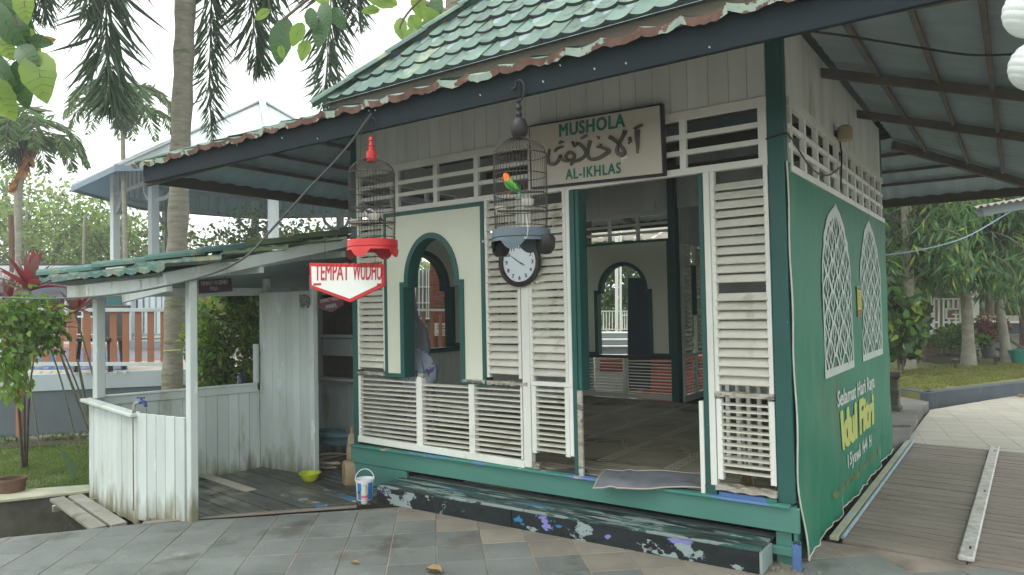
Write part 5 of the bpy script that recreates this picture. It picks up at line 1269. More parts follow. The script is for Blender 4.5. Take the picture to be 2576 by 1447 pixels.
# pool wall
WD=Vector((.66,.80,0)).normalized(); WP=Vector((-9.83,-.80,0)); WN=Vector((-WD.y,WD.x,0))
def av(u,v): # ray meets the vertical plane of the pool wall
    d=ray(u,v); s=(WP-CP).dot(WN)/d.dot(WN); return CP+d*s
BLUEW=mat('pool_wall_dark_paint',(.12,.145,.16),(.10,.12,.135),2,.8,.15,spots=[((.07,.08,.07),2,.64)]); BLUEL=mat('pool_wall_pale_paint',(.40,.46,.49),(.34,.40,.43),1.5,.7,.1,spots=[((.25,.28,.28),2,.66)])
pwl=thing('pool_wall','long low retaining wall, dark grey below with a pale blue grey band on top','wall',WP,kind=None)
a=WP-WD*6;b=WP+WD*4.2
def wseg(z0,z1,m,nm,o=0,th=.2):
    A=a-WN*o;B=b-WN*o; MB().hexa([(*A.xy,z0),(*B.xy,z0),(*(B+WN*th).xy,z0),(*(A+WN*th).xy,z0),(*A.xy,z1),(*B.xy,z1),(*(B+WN*th).xy,z1),(*(A+WN*th).xy,z1)]).build(nm,m,pwl,bevel=.004)
wseg(-.5,.60,BLUEW,'wall_base'); wseg(.60,.822,BLUEL,'wall_band',.025,.24)
# deck of the pool and water
PTILE=mat('beige_pool_tile',(.40,.33,.26),(.30,.25,.2),1.5,.6,.1,spots=[((.22,.2,.17),3,.6)])
def ring(z,*uv): return [tuple(az(u,v,z).xy) for u,v in uv]
pdk=MB(); A=a+WN*.2;B=b+WN*.2; slab(pdk,[tuple(A.xy),tuple(B.xy),(-12.5,9),(-22,16),(-60,10),(-40,-20)],-.5,.815); tag(pdk.build('pool_deck',PTILE),kind='structure')
PW_=mat('pool_water',(.02,.14,.48),(.03,.20,.55),.6,.08,.5,bsc=2.2,spots=[((.10,.35,.62),1.6,.54)],patches=[((.45,.58,.68),1.9,.60),((.02,.09,.32),3.1,.60)],stretch=(1,3,1),spec=.5)  # pale and dark blue patches paint reflections into the water colour
wt=MB(); slab(wt,ring(.82,(-80,1478),(510,1478),(510,1397),(-80,1397)),.819,.824); tag(wt.build('pool_water',PW_),kind='structure')
cop=MB(); slab(cop,ring(.82,(-80,1397),(510,1397),(510,1387),(-80,1387)),.8195,.86); tag(cop.build('pool_edge',mat('terracotta_edge',(.36,.17,.11),(.3,.15,.1),3,.7,.1)),kind='structure')
mb=MB()
for k in range(16):
    p=az(-60+k*38,1485,.82); q_=az(-75+k*38,1495,.82); mb.beam((p.x,p.y,.822),(q_.x,q_.y,.822),.02,.006)
tag(mb.build('deck_joints',CONCT),kind='stuff')
# picket fence on the pool wall
ORP=mat('orange_brown_picket',(.36,.155,.085),(.30,.13,.07),3,.6,.1); WR=mat('pale_rail',(.55,.62,.64),(.48,.55,.57),4,.5,.05)
def pickets(label,us,vt,vb,rails,t=None,w=.085,name='picket_fence',par=None,hook=None,rl=(-60,660)):
    f=thing(name,label,'fence',av(us[0],vb) if t is None else ad(us[0],vb,t))
    for u in us:
        p0=(av(u,vb+(0 if t else 0)) if t is None else ad(u,vb,t)); p1=(av(u,vt) if t is None else ad(u,vt,t))
        d=WD if t is None else CR
        n=WN if t is None else HF
        z0,z1=p0.z,p1.z
        A=p0-d*w/2; B=p0+d*w/2
        MB().hexa([(*A.xy,z0),(*B.xy,z0),(*(B+n*.02).xy,z0),(*(A+n*.02).xy,z0),(*A.xy,z1),(*B.xy,z1),(*(B+n*.02).xy,z1),(*(A+n*.02).xy,z1)]).build('picket',ORP,f,bevel=.002)
    for v,h_ in rails:
        p0=(av(rl[0],v) if t is None else ad(rl[0],v,t)); p1=(av(rl[1],v) if t is None else ad(rl[1],v,t)); z=p0.z if t is None else p0.z
        o=(WN if t is None else HF)*-.018
        MB().beam((p0+o),(Vector((p1.x,p1.y,p1.z))+o),.03,h_).build('rail',WR,f,bevel=.002)
    return f
pickets('orange brown picket fence with pale rails along the pool wall',[-30,26,79,131,184,238,290,347,402,453,503,553,603,655],1243,1453,((1240,.05),(1456,.05)))
pickets('smaller orange picket fence with white rails on the far side of the pool',[20,60,100,148,186,228,262,300,337,358,437,462,487],1272,1366,((1267,.05),(1338,.03),(1372,.05)),t=19,w=.13,rl=(-60,498))
# orange post at the left of the lawn
tag(card('garden_post',ORP,None,63,80,1560,1745,8.6,.06),'slim orange brown post standing before the dark pool wall behind the leafy shrub','post')
# plastic chair
CH=mat('black_plastic',(.02,.02,.022),(.03,.03,.03),4,.45,0)
c0=az(405,1484,.82); chr_=thing('plastic_chair','black plastic chair standing on the pool deck behind the picket fence','chair',c0)
for dx,dy in ((-.24,-.2),(.24,-.2),(-.2,.22),(.2,.22)):
    MB().beam(c0+CR*dx+HF*dy,c0+CR*dx*.85+HF*dy*.8+Vector((0,0,.44)),.06,.05).build('leg',CH,chr_,bevel=.005)
MB().hexa([c0+CR*x+HF*y+Vector((0,0,z)) for z in (.42,.47) for x,y in ((-.26,-.25),(.26,-.25),(.24,.25),(-.24,.25))]).build('seat',CH,chr_,bevel=.01)
MB().hexa([c0+CR*x+HF*y+Vector((0,0,z)) for z,yy_ in ((.45,.2),(.92,.34)) for x,y in ((-.22,yy_),(.22,yy_),(.22,yy_+.04),(-.22,yy_+.04))]).build('backrest',CH,chr_,bevel=.01)
# ---- poolside building
LB=mat('light_blue_wall',(.30,.36,.44),(.26,.32,.40),2,.7,.05); DK=mat('painted_interior_shade',(.012,.013,.013),(.02,.02,.02),1,.9,0); AW=mat('grey_asbestos_sheet',(.36,.33,.30),(.27,.25,.23),3,.9,.3)  # near-black colour paints in the shade of the building interior and doorway
pb=thing('poolside_building','low pale blue building behind the pool, with a corrugated awning and a faded signboard','building',ad(200,1390,22))
card('fascia',WR,pb,-120,560,1063,1086,22,.1); card('ridge_sheet',CH,pb,-120,560,1056,1063,22.05,.1)
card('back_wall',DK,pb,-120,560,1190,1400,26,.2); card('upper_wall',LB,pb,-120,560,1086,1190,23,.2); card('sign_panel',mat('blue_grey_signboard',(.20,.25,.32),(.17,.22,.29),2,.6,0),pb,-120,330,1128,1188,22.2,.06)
mb=MB();vs=[];n=150
for i in range(n+1):
    u=-120+660*i/n
    for v,t in ((1112,21.2),(1088,22.0)): p=ad(u,v,t); vs.append((p.x,p.y,p.z+.03*math.sin(i*1.9)))
mb.add(vs,[(2*i,2*i+2,2*i+3,2*i+1) for i in range(n)]).build('awning_sheet',AW,pb)
SL_=mat('faded_red_letter',(.26,.17,.17),(.22,.15,.16),3,.6,0)
def btxt(s,u0,u1,v,h): text(s,SL_,pb,ad(u0,v,22.15),ad(u1,v,22.15),h,bold=.02,off=0)
btxt('NTA E',4,72,1150,.12); btxt('HASA',175,235,1178,.12)
for u in (0,105,262,330,430,500): card('post',WR,pb,u-5,u+5,1190,1392,22,.1)
for v in (1335,1372): card('rail',WR,pb,-60,505,v,v+4,21.5,.03)
tag(card('banner_board',mat('teal_poster',(.02,.13,.12),(.015,.10,.10),2,.6,0),None,421,492,1172,1292,17,.03),'teal banner with pale leaf prints hanging beyond the pool fence','banner')
# white slat gate on raised platform, clapboard house
pg=thing('raised_platform','pale lilac raised platform with a grey edge band, behind the palm trunk','platform',ad(600,1500,12.0))
LIL=mat('lilac_wall_paint',(.52,.54,.62),(.46,.48,.56),2,.7,.05); GRB=mat('grey_blue_band',(.26,.31,.33),(.22,.27,.29),2,.7,.05)
card('platform_wall',LIL,pg,512,1120,1395,1560,12.0,1.5,dt=1.0); card('edge_band',GRB,pg,510,1122,1365,1395,11.95,1.6,dt=1.0)
card('platform_floor',mat('grey_slab',(.28,.29,.28),(.24,.25,.24),2,.8,.1),pg,512,1120,1352,1364,12.6,3.0,dt=1.0)
gt=thing('slat_gate','tall white gate of upright slats on the raised platform behind the fence','gate',ad(580,1362,12.4))
for u,w in ((515,18),(532,16),(560,18),(586,17),(611,17),(636,17),(656,14),(690,17),(716,17)): card('slat',WR,gt,u-w/2,u+w/2,1168,1340,12.5,.04,bevel=.003)
card('rail',GRB,gt,505,730,1335,1343,12.45,.05); card('rail',GRB,gt,505,730,1170,1176,12.56,.03); card('corner_post',WR,gt,506,522,1160,1362,12.4,.1)
hs=thing('clapboard_house','grey brown weatherboard house wall behind the bush and the palm trunk','house',ad(900,1350,14))
CLB=mat('grey_brown_clapboard',(.15,.135,.12),(.11,.10,.09),3,.8,.2,stretch=(.3,.3,3))
for k in range(12):
    v=1120+k*20.5; a_,b_=ad(700,v+20.5,14),ad(1300,v+20.5,15); c_,d_=ad(1300,v,15),ad(700,v,14); o=HF*.02; o2=HF*-.015
    MB().hexa([a_+o2,b_+o2,b_+o,a_+o,d_,c_,c_+o,d_+o]).build('clapboard',CLB,hs)
card('house_core',CLB,hs,700,1300,1120,1366,14.1,3,dt=1); card('sill_board',WR,hs,700,1300,1345,1352,13.9,.1,dt=1)
# ---- neighbouring terrace seen through the arched window: brick pier, window grid, fence, notice
te=thing('brick_pier','red brick pier beside a grey gridded window, seen through the arched window','pier',ad(1750,1400,10.5))
BRK=mat('red_brick',(.26,.09,.055),(.18,.065,.045),8,.85,.4); MOR=mat('brick_mortar',(.24,.20,.17),(.18,.15,.13),9,.9,.3)
T0=10.5
card('mortar_core',MOR,te,1722,1792,1040,1420,T0+.02,.3)
row=0;v=1040
while v<1420:
    off=-18 if row%2 else 0; u=1720+off
    while u<1792:
        a0,a1=max(u,1719),min(u+34,1793)
        if a1-a0>5: card('brick',BRK,te,a0,a1,v,v+11,T0+rng.uniform(-.006,.004),.1)
        u+=37
    v+=13.6;row+=1
gw=thing('gridded_window','grey wall window with a white square grid, left of the brick pier','window',ad(1680,1280,10.9))
card('pane',mat('grey_pane',(.22,.25,.25),(.19,.22,.22),2,.4,0),gw,1560,1722,1080,1276,11,.05)
for u in (1575,1594,1613,1632,1648,1661,1676,1691,1706,1714): card('bar',WHITE,gw,u-1.3,u+1.3,1080,1276,10.95,.03)
for v in (1148,1212,1274): card('bar',WHITE,gw,1560,1720,v-1.3,v+1.3,10.93,.03)
pbw=card('pebble_wall',mat('pebble_wall',(.20,.19,.16),(.10,.10,.09),14,.8,.6,patches=[((.42,.40,.34),18,.60)]),None,1540,1724,1277,1420,11.1,.3); tag(pbw,'speckled pebble dressed wall below the gridded window','wall')
fw2=thing('terrace_fence','orange picket fence with a grey top rail across the brick pier','fence',ad(1700,1400,9.6))
for u,w in ((1604,13),(1630,13),(1659,9),(1694,13),(1728,14),(1761,13),(1797,12),(1830,13)): card('picket',ORP,fw2,u-w/2,u+w/2,1246,1400,9.6,.03,bevel=.002)
card('rail',WR,fw2,1560,1860,1236,1245,9.58,.05); card('rail',WR,fw2,1560,1860,1398,1404,9.58,.05)
nb_=thing('shoe_notice','white notice about shoes in black and red lettering behind the orange pickets','notice',ad(1770,1345,9.9))
card('board',SIGNW,nb_,1738,1812,1293,1344,9.9,.02)
card('notice_leg',BLACK,nb_,1744,1748,1344,1400,9.92,.02)
for s_,u0,u1,v_,h_,m_ in (('SEPATU S',1749,1806,1308,.030,BLK),('HARAP DI',1750,1806,1319,.030,BLK),('DILARANG',1758,1806,1330,.022,REDP),('MASUK MINUM',1746,1806,1339,.020,REDP)):
    text(s_,m_,nb_,ad(u0,v_,9.89),ad(u1,v_,9.89),h_,bold=.03,off=0)
# ---- pergola with blue ceiling
pgl=thing('gazebo','large octagonal gazebo with a pale blue ceiling, slatted frieze and grey metal roof','gazebo',ad(1040,1300,15))
PC=Vector((-20.1,10.5,0)); SKB=mat('sky_blue_ceiling',(.28,.53,.82),(.25,.49,.78),1,.6,.02); GPO=mat('grey_blue_post',(.30,.35,.37),(.26,.31,.33),2,.6,.05); MET=mat('grey_metal_roof',(.48,.52,.54),(.40,.44,.46),2,.4,.05,metal=.3)
th0=math.atan2(-CR.y,-CR.x)
def oc(r,z,k,off=0): a=th0+.4+k*math.pi/4+off; return Vector((PC.x+r*math.cos(a),PC.y+r*math.sin(a),z))
RE,RPp,ZEv,ZAp=5.7,4.5,5.6,8.9
for k in range(8):
    a_,b_=oc(RE,ZEv,k),oc(RE,ZEv,k+1); ap=Vector((PC.x,PC.y,ZAp))
    seg=9; vs=[];fs=[]
    for i in range(seg*4+1):
        t=i/(seg*4); p=a_.lerp(b_,t); h_=.03 if i%4 in(0,) else 0; vs+= [p+Vector((0,0,.06+h_)),ap+Vector((0,0,.06)) if True else ap]
    fs=[(2*i,2*i+2,2*i+3,2*i+1) for i in range(seg*4)]
    MB().add(vs,fs).build('roof_sheet',MET,pgl)
    MB().add([a_,b_,oc(.05,ZAp-.25,k+1),oc(.05,ZAp-.25,k)],[(3,2,1,0)]).build('ceiling',SKB,pgl)
    MB().beam(a_+Vector((0,0,0)),b_+Vector((0,0,0)),.05,.16).build('eave_board',mat('gazebo_eave',(.16,.23,.29),(.13,.19,.25),3,.6,.1),pgl)
    MB().beam(a_+Vector((0,0,.10)),ap+Vector((0,0,.12)),.22,.05).build('hip_cap',MET,pgl)
    p=oc(RPp,0,k,.0); MB().box(p.x-.11,p.x+.11,p.y-.11,p.y+.11,0,6.1).build('post',GPO if k%2 else WR,pgl,bevel=.004)
    q_=oc(RPp,0,k+1,.0)
    for z in (5.48,6.2): MB().beam((p.x,p.y,z),(q_.x,q_.y,z),.06,.12).build('frieze_rail',GPO,pgl)
    for i in range(1,9):
        r=p.lerp(q_,i/9); d_=(q_-p).normalized(); MB().beam((r.x,r.y,5.5),(r.x,r.y,6.18),.05,.14).build('frieze_slat',GPO,pgl)
    for (s_,e_) in ((p,q_),(q_,p)):
        d_=(e_-s_).normalized(); pts=[Vector((s_.x,s_.y,4.88))+d_*.06]+[Vector((s_.x,s_.y,4.88))+d_*(.06+.65*math.sin(R(a)))+Vector((0,0,.65*(1-math.cos(R(a))))) for a in (30,60,90)]
        MB().tube(pts,.07,5).build('bracket',GPO,pgl)
MB().lathe([(.35,-.15),(.12,.05),(.001,.12)],(PC.x,PC.y,ZAp+.1),8).build('roof_finial',MET,pgl)
# ================================================================ SURROUNDINGS, RIGHT
def kz(u,v,z): p=az(u,v,z); return (p.x,p.y)
KB=mat('dark_blue_kerb',(.065,.080,.095),(.05,.062,.075),3,.7,.3,spots=[((.12,.13,.13),3,.62)])
K0=Vector((*kz(3716,1627,0),0)); K1=Vector((1.17,9.86,0)); kd=(K1-K0).normalized(); kn=Vector((-kd.y,kd.x,0)); K2=K0+kd*26
KL=Vector((*kz(3560,1590,.04),0)); kd2=(KL-K0).normalized(); KL=K0+kd2*2.4
def kseg(a_,b_,n_,nm='kerb'):
    MB().hexa([(*a_.xy,-.3),(*b_.xy,-.3),(*(b_+n_*.14).xy,-.3),(*(a_+n_*.14).xy,-.3),(*a_.xy,.215),(*b_.xy,.215),(*(b_+n_*.14).xy,.215),(*(a_+n_*.14).xy,.215)]).build(nm,KB,krb,bevel=.012)
krb=bpy.data.objects.new('kerb',None); COL.objects.link(krb); krb['kind']='structure'
kseg(K0,K2,kn,'kerb_stone'); kseg(K0-kd*.0,KL,Vector((kd2.y,-kd2.x,0)) if (Vector((kd2.y,-kd2.x,0))).y>0 else Vector((-kd2.y,kd2.x,0)),'kerb_stone')
gl=MB(); slab(gl,[(K0+kn*.1).xy[:],(K2+kn*.1).xy[:],(30,60),(-30,60),(-14,13),(-5,7.2),(KL.x,KL.y+.1)],-.4,.185); tag(gl.build('garden_lawn',LAWNR),kind='structure')
sl_=MB(); slab(sl_,[kz(3716,1607,.1),kz(3690,1630,.1),kz(3645,1700,.1),kz(3480,1700,.1),kz(3480,1585,.1),kz(3600,1585,.1)],-.3,.10); tag(sl_.build('garden_slab',mat('stained_slab',(.15,.155,.15),(.09,.085,.07),2,.8,.3,spots=[((.28,.27,.22),2.4,.60)]),bevel=.006),kind='structure')
sl2=MB(); slab(sl2,[kz(3645,1700,.1),kz(3632,1745,.08),kz(3480,1790,.08),kz(3480,1700,.08)],-.3,.075); tag(sl2.build('garden_slab_step',MATS['stained_slab']),kind='structure')
gs=grass('dry_lawn_grass',[(3540,1480),(4110,1440),(4110,1510),(3720,1560),(3600,1560),(3560,1550)],15000,.187,.06,leafm('dry_grass',(.20,.23,.05),(.13,.15,.035),.4))
yd=MB(); slab(yd,[(-14,13),(-30,60),(-45,50),(-5.5,7.3),(-4.5,5.6),(3.5,5.6),(.2,7.9),(-1.5,7.0)],-.45,-.05); tag(yd.build('yard',mat('yard_concrete',(.25,.25,.23),(.18,.18,.16),1.5,.9,.2)),kind='structure')
# pedestal pot behind the banner
pp_=az(3578,1645,.1); pd=thing('stone_planter','mossy carved stone planter pedestal standing on the slab behind the banner','planter',pp_)
MB().lathe([(.001,0),(.17,0),(.17,.05),(.14,.08),(.135,.22),(.16,.24),(.16,.29),(.14,.31),(.14,.42),(.19,.47),(.19,.53),(.15,.53),(.001,.50)],(pp_.x-.05,pp_.y+.1,.1),4,a0=R(45),a1=R(405)).build('pedestal',CONC,pd,bevel=.006)
MB().lathe([(.15,.17),(.15,.23)],(pp_.x-.05,pp_.y+.1,.1),4,a0=R(45),a1=R(405)).build('carved_band',CONC,pd)
# --- trees with hanging narrow leaves
def trunk(mb,p0,p1,r0,r1,n=8,bend=.04):
    pts=[];p0=Vector(p0);p1=Vector(p1)
    for i in range(n+1):
        t=i/n; q_=p0.lerp(p1,t)+Vector((math.sin(t*5+p0.x)*bend,math.cos(t*4+p0.y)*bend,0)); pts.append(q_)
    rs=[r0+(r1-r0)*i/n for i in range(n+1)]; rs[0]*=1.35; mb.tube(pts,rs,10); return pts
def willowy(label,base,h,r,cr,czr,nb,nl,lm=None,tr=BARKP,lean=(0,0),leafL=.30,group='drooping trees in the garden'):
    t=thing('drooping_tree',label,'tree',base,group); b=Vector(base)
    mb=MB(); top=b+Vector((lean[0],lean[1],h)); pts=trunk(mb,b-Vector((0,0,.05)),top,r,r*.45); mb.build('trunk',tr,t,smooth=True)
    tips=[];mb=MB()
    for k in range(nb):
        a=rng.uniform(0,6.28); zz=rng.uniform(czr[0],czr[1]); rr=cr*rng.uniform(.35,1)*(1-.45*max(0,(zz-czr[0])/(czr[1]-czr[0])-.5))
        s=b.lerp(top,min(.98,max(.35,(zz+rng.uniform(-.6,.3))/h))); e=Vector((b.x+lean[0]*zz/h+rr*math.cos(a),b.y+lean[1]*zz/h+rr*math.sin(a),b.z+zz))
        m_=s.lerp(e,.55)+Vector((0,0,.25)); P=smoothpath([s,m_,e,e+Vector((math.cos(a)*.1,math.sin(a)*.1,-.45))],4); mb.tube(P,[.022*(1-.75*i/(len(P)-1)) for i in range(len(P))],4); tips.append(P)
    mb.build('branches',TWIG,t,kind='stuff')
    n=nb*nl; P=[];D=[]
    for pth in tips:
        for _ in range(nl):
            q_=pth[int(rng.uniform(.35,1)*(len(pth)-1))]; P.append(q_+Vector(rng.normal(0,.17,3))+Vector((0,0,-.05))); D.append((rng.normal(0,.55),rng.normal(0,.55),-1+rng.normal(0,.45)))
    pl=[]; mi=(rng.random(n)<.10).astype(int)
    P=np.array([tuple(p) for p in P]);D=np.array(D)
    leaves(pl,P[mi==0],D[mi==0],rng.uniform(.6,1.1,(mi==0).sum())*leafL,leafL*.17,0); leaves(pl,P[mi==1],D[mi==1],rng.uniform(.6,1.1,(mi==1).sum())*leafL,leafL*.19,1)
    leafobj('crown',pl,[LF_W if lm is None else lm,LF_Y],t); return t
b1=az(3872,1466,.19);b2=az(4022,1452,.19);b3=az(3632,1478,.19)
willowy('tree with a pale ringed trunk and hanging narrow leaves, nearest the middle of the lawn',b1,4.6,.125,1.7,(1.9,4.4),60,90,lean=(-.1,.1))
willowy('tree with a slimmer pale trunk leaning left, nearest the right edge of the lawn',b2,4.6,.10,1.8,(2.0,4.6),55,90,lean=(-.35,.1))
willowy('tree whose pale trunk foot shows behind the big leaved bush',b3,4.4,.14,1.9,(1.9,4.6),60,90,lean=(.05,.1))
for i,(u,t,hh,lb) in enumerate(((3760,19,6.0,'drooping tree further back between the white railing and the white poles'),(3960,21,6.5,'drooping tree further back above the red leaved plant'),(4100,17,5.5,'drooping tree at the far right edge with dark bare lower limbs'),(3600,22,6.5,'tall drooping tree at the back, rising over the gate'))):
    p=ad(u,1430,t); p.z=.15; willowy(lb,p,hh,.13,2.6,(2.0,hh+.2),60,75,lm=(LF_M if i%2 else None),tr=TWIG,leafL=.34)
# green backdrop wood, left and right
def wood(name,u0,u1,t0,t1,n,zr_,size,mats,clumps=120,sq=1.0):
    P=[];C=[]
    for _ in range(clumps):
        u=rng.uniform(u0,u1);t=rng.uniform(t0,t1); c=ad(u,1280,t); c.z=rng.uniform(*zr_); C.append((c.x,c.y,c.z))
    C=np.array(C); k=rng.integers(0,clumps,n); q_=rng.normal(size=(n,3)); q_/=np.linalg.norm(q_,axis=1,keepdims=True)
    P=C[k]+q_*rng.uniform(.1,1,(n,1))*np.array([1.6,1.6,1.1])*sq; D=rng.normal(size=(n,3))+[0,0,-.3]; pl=[]
    mk=(np.arange(clumps)%len(mats))[k]
    for j in range(len(mats)):
        s=mk==j; leaves(pl,P[s],D[s],rng.uniform(.6,1.2,s.sum())*size,size*.5,j)
    return leafobj(name,pl,mats,kind='stuff')
wood('garden_undergrowth',3450,4200,26,36,16000,(.2,3.4),.42,[LF_M,LF_D,LF_B],90)
wood('far_wood',3350,4300,38,48,16000,(.5,9),.6,[LF_M,LF_D],110,1.6)
wood('back_garden_wood',2200,3300,20,32,14000,(.3,6),.34,[LF_M,LF_D,LF_B],110)
wood('far_left_wood',-300,2300,44,62,26000,(0,5.2),.62,[LF_F,LF_M,LF_F],190,1.7)
# --- big leaved bush at the right
def bush(name,label,c,r,n,L_,W_,mats,shape='rh',droop=-.2,clumps=26,cr=.4,stems=6,cat='bush',frac=(.8,.15,.05),base=None,group=None):
    t=thing(name,label,cat,base or (c[0],c[1],0),group)
    P,O=blobpts(n,c,r,clumps,cr); D=O/ (np.linalg.norm(O,axis=1,keepdims=True)+1e-6)+rng.normal(0,.5,(n,3))+[0,0,droop]
    pl=[]; rel=(P[:,2]-c[2])/r[2]; pk=rng.random(n)
    cut=np.cumsum(frac)
    mi=np.digitize(pk,cut[:-1])
    for j in range(len(mats)):
        s=mi==j
        if s.sum(): leaves(pl,P[s],D[s],rng.uniform(.6,1.1,s.sum())*L_,W_,j,shape)
    leafobj('leaves',pl,mats,t)
    mb=MB(); g=Vector(base) if base else Vector((c[0],c[1],0))
    for k in range(stems):
        a=rng.uniform(0,6.28); e=Vector(c)+Vector((r[0]*.6*math.cos(a),r[1]*.6*math.sin(a),r[2]*rng.uniform(-.1,.6))); mb.tube(smoothpath([g+Vector((.04*math.cos(a),.04*math.sin(a),0)),g.lerp(e,.5)+Vector((0,0,.1)),e],3),[.014,.013,.012,.010,.008,.006,.004],5)
    mb.build('stems',TWIG,t,kind='stuff'); return t
g1=az(3600,1500,.19); c1=ad(3612,1285,(g1-CP).dot(_f))
bush('broad_leaved_bush','glossy bush with broad heart shaped leaves, right beside the edge of the banner',(c1.x,c1.y,c1.z),(.36,.36,.62),900,.24,.17,[LF_D,LF_M,LF_Y],'rd',-.5,30,.35,base=(g1.x,g1.y,.19),frac=(.62,.28,.10))
g2=az(3800,1450,.19); c2=ad(3795,1355,(g2-CP).dot(_f)); bush('small_round_shrub','small layered green shrub on a mossy mound in front of the tiled wall',(c2.x,c2.y,c2.z),(.42,.4,.34),1600,.10,.05,[LF_M,LF_B],clumps=16,base=(g2.x,g2.y,.19),frac=(.7,.3))
MB_=MB(); MB_.lathe([(.55,-.02),(.42,.10),(.2,.17),(.001,.19)],(g2.x,g2.y,.19),18,wob=lambda a:1+.2*math.sin(3*a)); tag(MB_.build('mossy_mound',mat('moss_mound',(.05,.06,.025),(.035,.035,.02),6,.95,.6),smooth=True),'low mossy mound of soil under the small layered shrub','mound')
t3=(g2-CP).dot(_f)+1.0; c3=ad(3940,1315,t3); p3=ad(3960,1425,t3); p3.z=.19
rp_=bush('red_leaved_plant','potted plant with crimson and yellow leaves between the two pale tree trunks',(c3.x,c3.y,c3.z),(.42,.35,.30),900,.13,.05,[LF_R,LF_R,LF_Y],clumps=14,base=(p3.x,p3.y,.55),frac=(.6,.25,.15),cat='potted plant')
pt_=thing('grey_pot','large grey plastic pot holding the crimson leaved plant','pot',p3); MB().lathe([(.001,0),(.15,0),(.21,.33),(.24,.34),(.24,.38),(.19,.38),(.001,.34)],p3,20).build('pot_body',mat('grey_pot_plastic',(.17,.19,.20),(.13,.15,.16),4,.6,.1),pt_,smooth=True)
c4=ad(3905,1380,t3-.3); bush('low_green_shrub','low bright green shrub beside the grey pot',(c4.x,c4.y,c4.z),(.35,.3,.26),700,.12,.08,[LF_B,LF_M],clumps=12,base=(c4.x,c4.y,.19),frac=(.6,.4))
# tiled wall with white metal railing
tw=thing('tiled_planter_wall','low planter wall faced with brown and grey square tiles','wall',ad(3740,1455,16.5))
TBk_=[mat('brown_wall_tile',(.20,.13,.09),(.15,.10,.07),4,.6,.15),mat('grey_wall_tile',(.13,.12,.12),(.10,.10,.10),4,.6,.15)]
for i in range(8):
    for j in range(3):
        card('wall_tile',TBk_[int(rng.random()<.25)],tw,3660+i*27,3686+i*27,1345+j*37,1381+j*37,16.5+rng.uniform(0,.01),.05)
card('wall_core',GRB,tw,3655,3880,1340,1460,16.56,.4); card('coping',WHITE,tw,3650,3880,1334,1344,16.4,.6)
rl_=thing('white_railing','white metal railing with a stepped square pattern, on top of the tiled planter wall','railing',ad(3740,1330,16.6))
for u in list(range(3640,3715,19))+[3722]: card('bar',WHITE,rl_,u-2.5,u+2.5,1200,1318,16.6,.03)
for u in (3738,3757,3776): card('bar',WHITE,rl_,u-2.5,u+2.5,1200,1318,16.6,.03)
for u in (3795,3815,3835): card('bar',WHITE,rl_,u-2.5,u+2.5,1200,1236,16.6,.03)
for u,v0,v1 in ((3787,1236,1275),(3825,1258,1318),(3797,1273,1318)): card('bar',WHITE,rl_,u-2.5,u+2.5,v0,v1,16.6,.03)
for u0,u1,v in ((3640,3722,1200),(3736,3847,1196),(3640,3722,1314),(3736,3847,1314),(3784,3840,1236),(3786,3840,1275),(3812,3845,1258)): card('rail',WHITE,rl_,u0,u1,v-2.5,v+2.5,16.59,.04)
for u in (3729,3846): card('post',WHITE,rl_,u-4,u+4,1186,1332,16.55,.06)
for u,w,lb in ((3886,7,'slim white pole behind the nearest pale trunk'),(3904,13,'thick white pole just right of the slimmer white pole')): tag(card('white_pole',WHITE,None,u-w,u+w,1050,1275,18,.15),lb,'pole')
fw_=card('far_wall',mat('navy_wall',(.045,.06,.085),(.035,.05,.07),2,.7,.1),None,3640,4200,1293,1335,19,.3); tag(fw_,'low navy blue wall running behind the railing and the trees','wall')
tag(card('white_band_wall',WHITE,None,3640,4200,1286,1293,18.95,.4),'white coping band along the navy blue wall','coping')
fb=thing('pale_slat_fence','low fence of pale upright slats behind the trees at the right','fence',ad(4000,1290,20))
for k in range(22): card('slat',SIGNB,fb,3932+k*7.6,3937+k*7.6,1262,1290,20,.03)
card('rail',SIGNB,fb,3930,4100,1268,1271,20.04,.02)
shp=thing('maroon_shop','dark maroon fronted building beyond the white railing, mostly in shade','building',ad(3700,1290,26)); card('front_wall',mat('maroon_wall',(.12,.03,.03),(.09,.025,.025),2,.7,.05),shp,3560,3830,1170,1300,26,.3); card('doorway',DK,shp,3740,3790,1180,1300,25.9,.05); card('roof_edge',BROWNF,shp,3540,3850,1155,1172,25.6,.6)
tag(card('terrace_slab',STONEF,None,3850,4200,1338,1420,19.5,.2),'pale terrace block behind the trees at the far right','terrace')
xf=thing('crossed_pole_fence','rustic fence of crossed wooden poles at the right edge of the lawn','fence',ad(4050,1440,15.5))
for a0,a1 in (((3985,1395),(4096,1435)),((3990,1438),(4096,1385)),((4040,1360),(4130,1420))): MB().tube([ad(*a0,15.5),ad(*a1,15.5)],.035,6).build('pole',TWIG,xf,smooth=True)
bi=ad(4075,1440,15.2); bn_=thing('green_bin','teal green plastic tub standing behind the crossed poles','tub',bi); MB().lathe([(.001,0),(.14,0),(.20,.26),(.22,.27),(.19,.28),(.001,.2)],(bi.x,bi.y,.2),20).build('tub_shell',mat('teal_plastic',(.02,.22,.16),(.02,.19,.14),3,.4,0),bn_,smooth=True)
for u,v in ((3822,1478),(3983,1465)):
    p=az(u,v,.19); lt=thing('garden_light','short mushroom garden light in the lawn, '+('left of the nearest pale trunk' if u<3900 else 'between the two pale trunks'),'garden light',p)
    MB().lathe([(.03,0),(.03,.16),(.02,.17)],p,10).build('stem',CONC,lt); MB().lathe([(.06,.17),(.07,.19),(.03,.23),(.001,.235)],p,12).build('cap',CONC,lt,smooth=True)
